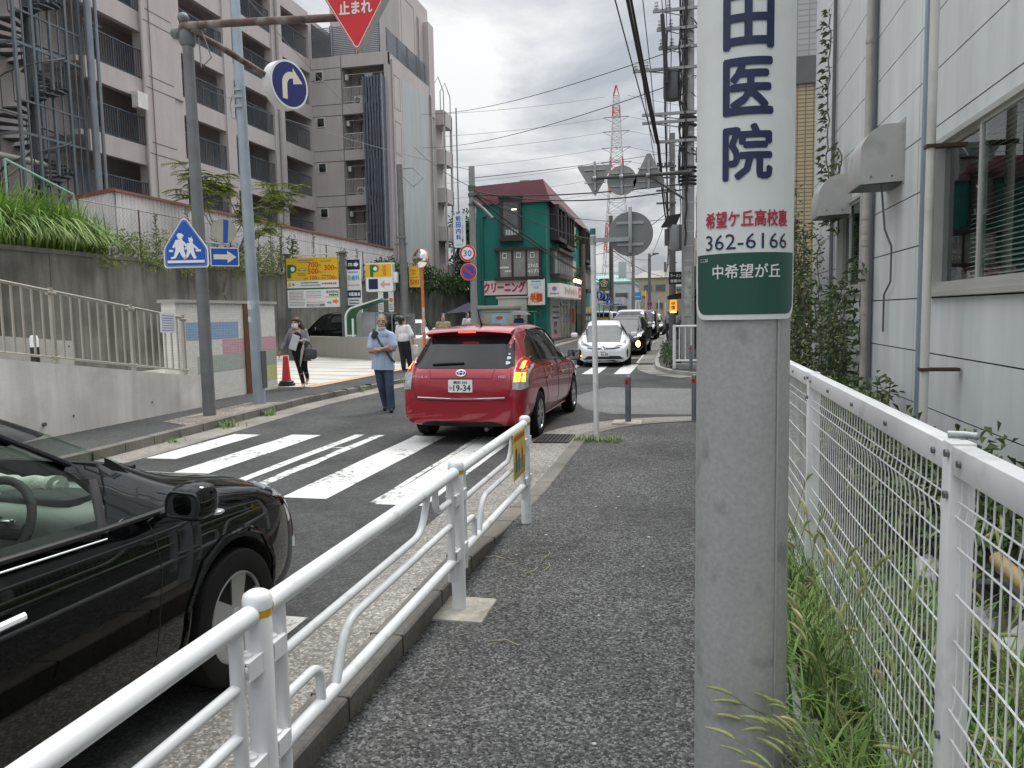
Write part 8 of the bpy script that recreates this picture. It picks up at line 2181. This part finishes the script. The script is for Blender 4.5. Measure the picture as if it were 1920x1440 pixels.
rnd = R_.uniform
def leaf(b, p, d, l, w_, k, droop=.3):
    """one folded leaf"""
    d = V(d).normalized(); s_ = d.cross(V((0, 0, 1)))
    if s_.length < .05: s_ = V((1, 0, 0))
    s_.normalize(); s_ = (s_ + V((rnd(-.5, .5), rnd(-.5, .5), rnd(-.5, .5)))).normalized()
    p = V(p); m1 = p + d * l * .5; tip = p + d * l - V((0, 0, l * droop)); u = s_.cross(d) * (w_ * .25)
    b.m(k).raw([p, m1 + s_ * w_ * .5 + u, tip, m1 - s_ * w_ * .5 + u], [(0, 1, 2), (0, 2, 3)])
def clump(b, c, r, n, l, w_, ks=(0, 1, 2), flat=1.0):
    c = V(c)
    for _ in range(n):
        q = V((R_.gauss(0, 1), R_.gauss(0, 1), R_.gauss(0, 1))).normalized() * r * rnd(.25, 1) ** .5; q.z *= flat
        leaf(b, c + q, q + V((rnd(-.6, .6) * r, rnd(-.6, .6) * r, rnd(-.3, .5) * r)), l * rnd(.6, 1.3), w_ * rnd(.7, 1.2), R_.choice(ks))
def blade(b, p, a, l, w_, lean, k, n=4):
    """an arching grass blade"""
    p = V(p); d = V((cos(a), sin(a), 0)); s_ = V((-sin(a), cos(a), 0)); vs = []
    for i in range(n + 1):
        t = i / n; q = p + V((0, 0, 1)) * (l * (t - lean * .55 * t * t)) + d * (l * lean * t * t * .9); ww = w_ * (1 - t ** 1.6) * .5 + .0004
        vs += [q - s_ * ww, q + s_ * ww]
    b.m(k).raw(vs, [(2 * i, 2 * i + 1, 2 * i + 3, 2 * i + 2) for i in range(n)], True)
# grass along the mesh fence
b = MB()
def tuft(x, y, z, n, l, w_=.008, spread=.05, lean=(.3, 1.1)):
    for _ in range(n): blade(b, (x + R_.gauss(0, spread), y + R_.gauss(0, spread), z), rnd(0, 2 * pi), l * rnd(.5, 1.15), w_ * rnd(.6, 1.3), rnd(*lean), R_.choice((0, 0, 1, 1, 2)))
for _ in range(150):
    x, y = rnd(.47, .64), rnd(1.55, 6.0); tuft(x, y, 0, 9, .34 + .12 * (y > 3), .014, .05)
for _ in range(210):
    x, y = rnd(.70, 1.35), rnd(1.2, 4.6); tuft(x, y, 0, 8, .42, .014, .06)
for _ in range(60):
    x, y = rnd(.46, .66), rnd(6, 12); tuft(x, y, -.06, 8, .42, .011, .06)
for _ in range(40): tuft(rnd(.30, .46), rnd(5.8, 9.2), -.06, 9, .24, .008, .05)
for _ in range(70): tuft(rnd(.43, .64), rnd(1.75, 2.6), 0, 9, .26, .010, .05)
for _ in range(50): tuft(rnd(.75, 1.05), rnd(1.3, 2.3), 0, 8, .30, .010, .06)
b.solo('grass', GRASSM, None, None, (.6, 3, 0), None, 'stuff')
# foxtail grass
b = MB()
HM = [P('foxtail_green', (.33, .38, .15), .8, var=.2, vs=30), P('foxtail_straw', (.46, .44, .23), .8, var=.2, vs=30), P('stem_green', (.16, .20, .07), .6)]
def foxtail(x, y, z, h, a, lean, hl, hr):
    pts = []
    for i in range(9):
        t = i / 8; pts.append(V((x + cos(a) * lean * t ** 2, y + sin(a) * lean * t ** 2, z + h * (t - .12 * t ** 3 * (lean > .1)))))
    b.m(2).tube(pts, .0014, 4)
    d = (pts[-1] - pts[-2]).normalized(); p = pts[-1]; hd = V((cos(a), sin(a), 0))
    sp = []
    for i in range(8): t = i / 7; q = p + d * hl * t + (hd * .35 - V((0, 0, .55))) * hl * t * t * .6; sp.append(q)
    k = R_.choice((0, 0, 1)); b.m(k).tube(sp, [hr * .55 * s_ for s_ in (.4, .8, 1, 1, .95, .85, .6, .15)], 8)
    for i in range(170):
        t = rnd(.02, .98); j = min(6, int(t * 7)); q = sp[j].lerp(sp[j + 1], t * 7 - j); ax_ = (sp[j + 1] - sp[j]).normalized()
        r = V((R_.gauss(0, 1), R_.gauss(0, 1), R_.gauss(0, 1))); r = (r - ax_ * r.dot(ax_)).normalized(); env = hr * (1 - .6 * t ** 3)
        tip = q + r * env * rnd(.9, 1.35) + ax_ * hr * .9; s_ = r.cross(ax_) * .0007
        b.m(k if rnd(0, 1) < .75 else 1).raw([q + r * env * .3 - s_, q + r * env * .3 + s_, tip], [(0, 1, 2)])
for _ in range(84):
    x, y = (rnd(.48, .64), rnd(1.7, 3.9)) if R_.random() < .55 else (rnd(.72, 1.15), rnd(1.4, 3.8))
    foxtail(x, y, 0, rnd(.34, .86), rnd(0, 2 * pi), rnd(.03, .22), rnd(.07, .105), rnd(.0095, .013))
for _ in range(34): foxtail(rnd(.38, .52), rnd(1.85, 2.55), 0, rnd(.16, .52), pi + rnd(-.9, .5), rnd(.12, .34), rnd(.06, .085), rnd(.008, .011))
for _ in range(30): foxtail(rnd(.74, 1.15), rnd(1.45, 2.5), 0, rnd(.35, .8), rnd(0, 6.3), rnd(.05, .25), rnd(.075, .105), rnd(.0095, .013))
for _ in range(20): foxtail(rnd(.5, .66), rnd(4, 7.5), 0, rnd(.5, .95), rnd(0, 6), rnd(.05, .2), rnd(.06, .09), .010)
b.solo('foxtail_grass', HM, None, None, (.6, 2.5, 0), None, 'stuff')
# small weeds growing in the kerbs
def weed(x, y, z, n, l, label):
    g = MB()
    for _ in range(n): blade(g, (x + R_.gauss(0, .09), y + R_.gauss(0, .09), z), rnd(0, 6.3), l * rnd(.4, 1.1), .012, rnd(.3, 1.0), R_.choice((0, 1, 1)))
    g.solo('weed', GRASSM, label, 'weed', (x, y, z))
weed(-7.16, 10.9, RZ, 90, .20, 'tuft of weeds in the left kerb nearest the grey sign post')
weed(-7.26, 12.3, RZ, 90, .22, 'tuft of weeds in the left kerb in front of the lamp post')
weed(-7.34, 16.4, RZ, 70, .2, 'tuft of weeds in the left kerb in front of the masked woman')
weed(-7.1, 18.6, RZ, 60, .2, 'tuft of weeds in the left kerb beside the standing man')
weed(-7.1, 9.4, RZ, 30, .13, 'sparse weed at the near end of the left kerb')
g = MB()
for _ in range(260): blade(g, (-1.16 + rnd(-.28, .34), 10.1 + rnd(-.12, .1), -.1), rnd(0, 6.3), rnd(.04, .13), .01, rnd(.3, 1.1), R_.choice((0, 1, 2)))
g.solo('weed', GRASSM, 'strip of low weeds round the foot of the slim white sign post', 'weed', (-1.15, 10.1, -.1))
g = MB()
for _ in range(60): blade(g, (-1.38 + rnd(-.06, .06), 10.35 + rnd(-.3, .2), -.1), rnd(0, 6.3), rnd(.03, .08), .008, rnd(.3, 1.1), R_.choice((1, 2)))
g.solo('weed', GRASSM, 'yellowish weeds on the kerb beside the drain grate', 'weed', (-1.38, 10.3, -.1))
# litter of dry stalks on the sidewalk
for q in range(7):
    x, y = rnd(-1.15, -.75), rnd(3.3, 5.2); a = rnd(0, 3); g = MB(); g.tube([(x, y, .006), (x + .08 * cos(a), y + .08 * sin(a), .012), (x + .15 * cos(a + .3), y + .15 * sin(a + .3), .006)], .0022, 4)
    g.solo('dry_stalk', [P('straw', (.42, .36, .2), .9)], 'dry grass stalk lying on the dark sidewalk by the guardrail', 'dry stalk', (x, y, 0), 'dry stalks on the sidewalk')
for q in range(16):
    x, y = rnd(-1.2, -.2), rnd(2.6, 7.5); g = MB(); r = rnd(.004, .011); g.ell((x, y, zsw(y) + r * .4), (r * 1.3, r, r * .7), None, 7)
    g.solo('pebble', [P('pebble_pale', (.50, .49, .46), .9, var=.2, vs=60)], 'tiny pale pebble lying on the dark sidewalk', 'pebble', (x, y, zsw(y)), 'pale grit on the sidewalk')
# climbing plant on the pale building
t = thing('climbing_plant', 'leafy climbing plant covering the far end of the pale panelled wall', 'climbing plant', (2.0, 14, 0))
st_ = MB(); lv = MB()
for q in range(26):
    y = rnd(11.3, 15.9); x = rnd(1.75, 2.32); pts = [V((x, y, -.1))]; top = rnd(1.4, 3.6) if y > 13.4 else rnd(.8, 2.1)
    while pts[-1].z < top: pts.append(pts[-1] + V((rnd(-.08, .09), rnd(-.14, .14), rnd(.15, .3)))); pts[-1].x = min(pts[-1].x, 2.36)
    st_.tube(pts, .008, 5)
    for p in pts[1:]:
        for _ in range(R_.randint(12, 24)): leaf(lv, p + V((rnd(-.16, .12), rnd(-.18, .18), rnd(-.15, .15))), (rnd(-1, .3), rnd(-1, .6), rnd(-.3, .6)), rnd(.07, .14), rnd(.035, .06), R_.choice((0, 0, 1, 1, 2)))
for y, x, z0, z1 in ((13.9, 2.33, 3.0, 6.4), (11.2, 2.34, 0, 2.3), (12.9, 2.33, 2.8, 4.2)):
    z = z0; pts = []
    while z < z1: pts.append(V((x + rnd(-.05, 0), y + rnd(-.08, .08), z))); z += .14
    st_.tube(pts, .010, 5)
    for p in pts:
        for _ in range(9): leaf(lv, p + V((rnd(-.1, 0), rnd(-.12, .12), 0)), (rnd(-1, .2), rnd(-1, 1), rnd(-.2, .5)), rnd(.09, .16), rnd(.04, .06), R_.choice((0, 1)))
for q in range(9):
    p = V((2.3, 10.9 + rnd(-.2, .3), rnd(.3, 2.1)))
    for _ in range(6): leaf(lv, p + V((rnd(-.25, 0), rnd(-.3, .1), rnd(-.05, .05))), (rnd(-1, 0), rnd(-1, .2), rnd(-.1, .3)), rnd(.11, .17), rnd(.045, .06), R_.choice((0, 1)))
st_.build('stem', BARK, t); lv.build('foliage', VINE, t)
# shrubs between the fence and the wall
for k, (x0, x1, y0, y1, h, label) in enumerate(((1.3, 2.1, 4.6, 7.5, .62, 'dark leafy undergrowth bush behind the second fence bay'), (1.2, 2.2, 7.8, 11.5, .85, 'dark leafy bush behind the farther fence bays'))):
    t = thing('bush', label, 'bush', ((x0 + x1) / 2, (y0 + y1) / 2, 0)); s_ = MB(); lv = MB()
    for q in range(30):
        x, y = rnd(x0, x1), rnd(y0, y1); hh = h * rnd(.4, 1); s_.tube([(x, y, -.05), (x + rnd(-.1, .1), y + rnd(-.1, .1), hh)], .006, 5)
        for _ in range(6): clump(lv, (x + rnd(-.15, .15), y + rnd(-.15, .15), hh * rnd(.3, 1.05)), .16, 14, .11, .05)
    s_.build('stem', BARK, t); lv.build('foliage', VINE, t)
# weeds round the foot of the far railing
t = thing('planter_bush', 'low green planting under the white railing across the side street', 'bush', (.6, 22.6, 0)); lv = MB()
for q in range(60): clump(lv, (rnd(-.6, 3.2), 22.75 + rnd(-.35, .4), rnd(.02, .3)), .13, 14, .12, .06)
for q in range(14): clump(lv, (rnd(-.75, -.45), 24.5 + rnd(-.5, 5), rnd(.1, .45)), .14, 14, .12, .06)
lv.build('foliage', LEAF, t)
# big arching grass clump on the retaining wall
for k, (y0, y1, n, lab) in enumerate(((12.0, 19.5, 2900, 'big fountain-like clump of long arching grass above the dark retaining wall'),)):
    t = thing('grass_clump', lab, 'grass clump', (-17.3, 17, 3.6)); g = MB()
    for _ in range(n):
        y = R_.choice((13.2, 15.4, 17.0, 18.3, 19.2, 19.8)) + R_.gauss(0, .4); a = rnd(-1.9, 1.6); l = rnd(1.6, 2.6) * (1 - .25 * (y > 19.3)); o_ = rnd(.35, 1.25)
        p = V((-17.5 + R_.gauss(0, .15), y, 3.55)); d = V((cos(a), sin(a), 0)); s_ = V((-sin(a), cos(a), 0)); vs = []
        for i in range(9):
            u = i / 8; q = p + d * (l * .62 * o_ * u ** 1.25) + V((0, 0, l * (1.15 * u - .95 * min(o_, 1.1) * u ** 2.2))); ww = .021 * (1 - u ** 2) + .001
            vs += [q - s_ * ww, q + s_ * ww]
        g.m(R_.choice((0, 0, 0, 1, 1, 2))).raw(vs, [(2 * i, 2 * i + 1, 2 * i + 3, 2 * i + 2) for i in range(8)], True)
    g.build('blades', [P('silver_grass_bright', (.27, .42, .08), .5, var=.25, vs=2), P('silver_grass_mid', (.13, .25, .055), .55, var=.25, vs=2), P('silver_grass_pale', (.36, .46, .17), .5, var=.2, vs=2)], t)
for k, (y0, y1, hh, lab) in enumerate(((8, 14.5, 2.0, 'leafy weeds at the left edge above the retaining wall'), (19.6, 26.5, .9, 'low yellow green shrub trailing over the wall behind the school crossing sign'), (26.5, 31.5, 1.3, 'taller yellow green shrub beside the lamp post on the retaining wall'), (31.5, 37, .7, 'low shrub behind the yellow parking board'))):
    t = thing('shrub', lab, 'shrub', (-17.2, (y0 + y1) / 2, 3.55)); lv = MB(); s_ = MB()
    for q in range(int((y1 - y0) * 16)):
        y = rnd(y0, y1); z = 3.6 + rnd(-.25, hh * rnd(.3, 1)); x = -17.1 + rnd(-.35, .35) + (.15 if z < 3.7 else 0)
        clump(lv, (x, y, z), .22, 26, .13, .045)
        if q % 5 == 0: s_.tube([(-17.3, y, 3.4), (x, y, z)], .012, 5)
    lv.build('foliage', YLEAF, t); s_.build('stem', BARK, t)
# thin goldenrod stalks against the corrugated sheet
for q, (y, h) in enumerate(((22.9, 1.5), (24.0, 1.2), (24.6, 1.9), (26.2, 1.6), (29.3, 2.3), (30.3, 2.6), (31.2, 2.2), (34.2, 1.9), (39.2, 1.6))):
    t = thing('tall_weed', 'tall feathery weed stalk against the white corrugated fence', 'weed', (-17.35, y, 3.55), 0, 'tall weeds before the corrugated fence'); lv = MB(); s_ = MB()
    s_.tube([(-17.35, y, 3.5), (-17.33, y + .05, 3.55 + h)], .012, 5)
    for k in range(int(h * 80)):
        z = 3.7 + rnd(0, h); a = rnd(0, 6.3); leaf(lv, (-17.34, y + .05 * (z - 3.5) / h, z), (cos(a), sin(a), .7), rnd(.12, .34) * (1.1 - .6 * (z - 3.6) / h), .025, R_.choice((0, 1, 2)), .1)
    lv.build('foliage', LEAF, t); s_.build('stem', BARK, t)
# feathery tree leaning over the wall in front of the building
t = thing('feathery_tree', 'slender tree with sparse feathery yellow green leaf sprays in front of the apartments', 'tree', (-16.6, 25.6, 3.5))
tr = MB(); lv = MB(); lims = []
def limb(p, d, l, r, depth):
    p, d = V(p), V(d).normalized(); pts = [p]; n = 5
    for i in range(n): d = (d + V((rnd(-.22, .22), rnd(-.22, .22), rnd(-.06, .12)))).normalized(); pts.append(pts[-1] + d * l / n)
    tr.tube(pts, r, 6, r * .55)
    if depth == 0: lims.append((pts[2], d)); lims.append((pts[-1], d)); lims.append((pts[3], V((d.x, d.y, 0)))); return
    for k in range(3): limb(pts[R_.choice((3, 4, 5))], d + V((rnd(-.5, .7), rnd(-1.0, 1.0), rnd(-.25, .45))), l * .62, r * .55, depth - 1)
limb((-16.75, 25.7, 2.6), (.12, -.02, 1), 2.4, .055, 2); limb((-16.7, 25.5, 3.6), (.1, -.9, 1.0), 2.0, .035, 2); limb((-16.7, 25.8, 3.6), (.2, .8, 1.0), 2.3, .035, 2); limb((-16.7, 25.7, 2.5), (.1, .15, -.6), 1.6, .03, 0)
limb((-16.7, 26.2, 4.6), (.3, .8, .75), 1.5, .03, 1)
for p, d in lims:
    for k in range(5):
        a = rnd(0, 6.3); dd = V((cos(a), sin(a), rnd(-.15, .2))).normalized(); sd_ = V((-sin(a), cos(a), 0)); ln = rnd(.35, .65)
        for i in range(11):
            q = p + dd * ln * i / 10 - V((0, 0, .12 * (i / 10) ** 2))
            for s_ in (-1, 1):
                leaf(lv, q, sd_ * s_ + dd * .4, rnd(.10, .15), .05, R_.choice((0, 0, 1, 1, 2)), .1)
tr.build('trunk', BARK, t); lv.build('crown', YLEAF, t)
# a few pole-climbing vines
for x, y, z0, z1, lab in ((-17.35, 32.2, 3.6, 5.2, 'ivy covered post behind the yellow parking board'), (-17.3, 37.3, 3.4, 5.0, 'ivy covered post to the right of the dental board')):
    t = thing('ivy_post', lab, 'plant', (x, y, z0)); s_ = MB(); s_.tube([(x, y, z0), (x, y, z1)], .03, 6); s_.build('post', BARK, t); lv = MB(); z = z0
    while z < z1: clump(lv, (x, y, z), .2, 22, .14, .07); z += .12
    lv.build('foliage', LEAF, t)
# trees and hedges behind
def tree(name, label, c, h, r, n, leafs, mats, trunk=True, zc=.62):
    t = thing(name, label, 'tree' if 'tree' in name else 'hedge', c); lv = MB(); s_ = MB(); c = V(c)
    s_.tube([c, c + V((.1, 0, h * .4)), c + V((.0, .1, h * .75))], [r * .10, r * .07, r * .03], 8)
    for k in range(n):
        a = rnd(0, 6.3); u = rnd(-1, 1); q = V((cos(a) * math.sqrt(1 - u * u) * r, sin(a) * math.sqrt(1 - u * u) * r, u * h * (1 - zc))) * rnd(.35, 1) + c + V((0, 0, h * zc))
        if k % 6 == 0: s_.tube([c + V((0, 0, h * rnd(.3, .6))), q], [r * .03, .01], 5)
        clump(lv, q, r * .26, leafs, r * .13, r * .07)
    s_.build('trunk', BARK, t); lv.build('crown', mats, t)
tree('broadleaf_tree', 'dark green tree rising between the apartments and the green building', (-16.5, 62, 0), 10.6, 2.9, 95, 60, [LEAF[2], LEAF[1], LEAF[2]])
tree('broadleaf_tree', 'dark tree filling the gap left of the green building', (-13.8, 54, 0), 7.6, 1.8, 60, 50, [LEAF[2], LEAF[1], LEAF[2]])
t = thing('hedge', 'dense clipped hedge along the far part of the retaining wall', 'hedge', (-17.2, 50, 3.5)); lv = MB(); s_ = MB()
for q in range(260):
    y = rnd(41, 60); clump(lv, (-17.1 + rnd(-.4, .5), y, 3.6 + rnd(-.2, 1.15 if y < 53 else .8)), .34, 24, .22, .10)
    if q % 8 == 0: s_.tube([(-17.2, y, 3.4), (-17.1, y, 4.4)], .02, 5)
lv.build('foliage', [LEAF[1], LEAF[2], LEAF[0]], t); s_.build('stem', BARK, t)
t = thing('potted_tree', 'small scrubby tree in front of the cleaning shop window', 'tree', (-8.35, 42.9, 0)); lv = MB(); s_ = MB(); s_.tube([(-8.35, 42.9, 0), (-8.3, 42.9, 1.1)], .03, 6)
for q in range(22): clump(lv, (-8.35 + rnd(-.5, .5), 42.9 + rnd(-.3, .3), rnd(.5, 2.0)), .16, 14, .14, .05)
lv.build('crown', [LEAF[2], LEAF[1], LEAF[2]], t); s_.build('trunk', BARK, t)
t = thing('roadside_plant', 'green plant growing at the foot of the retaining wall left of the masked woman', 'plant', (-14, 23.5, 0)); lv = MB()
for q in range(30): clump(lv, (-14.3 + rnd(-.6, .5), 23.6 + rnd(-.5, .5), rnd(.1, 1.3)), .2, 18, .2, .06)
lv.build('foliage', YLEAF, t)
t = thing('balcony_plant', 'trailing plant on the cream column of the green building', 'plant', (-7.5, 54, 3.5)); lv = MB()
for q in range(16): clump(lv, (-7.45, 53.9 + rnd(-.6, .6), rnd(3.4, 4.6)), .22, 14, .2, .09)
for q in range(8): clump(lv, (-7.45, 53.9 + rnd(-.4, .4), rnd(6.3, 7.2)), .18, 14, .2, .09)
lv.build('foliage', LEAF, t)
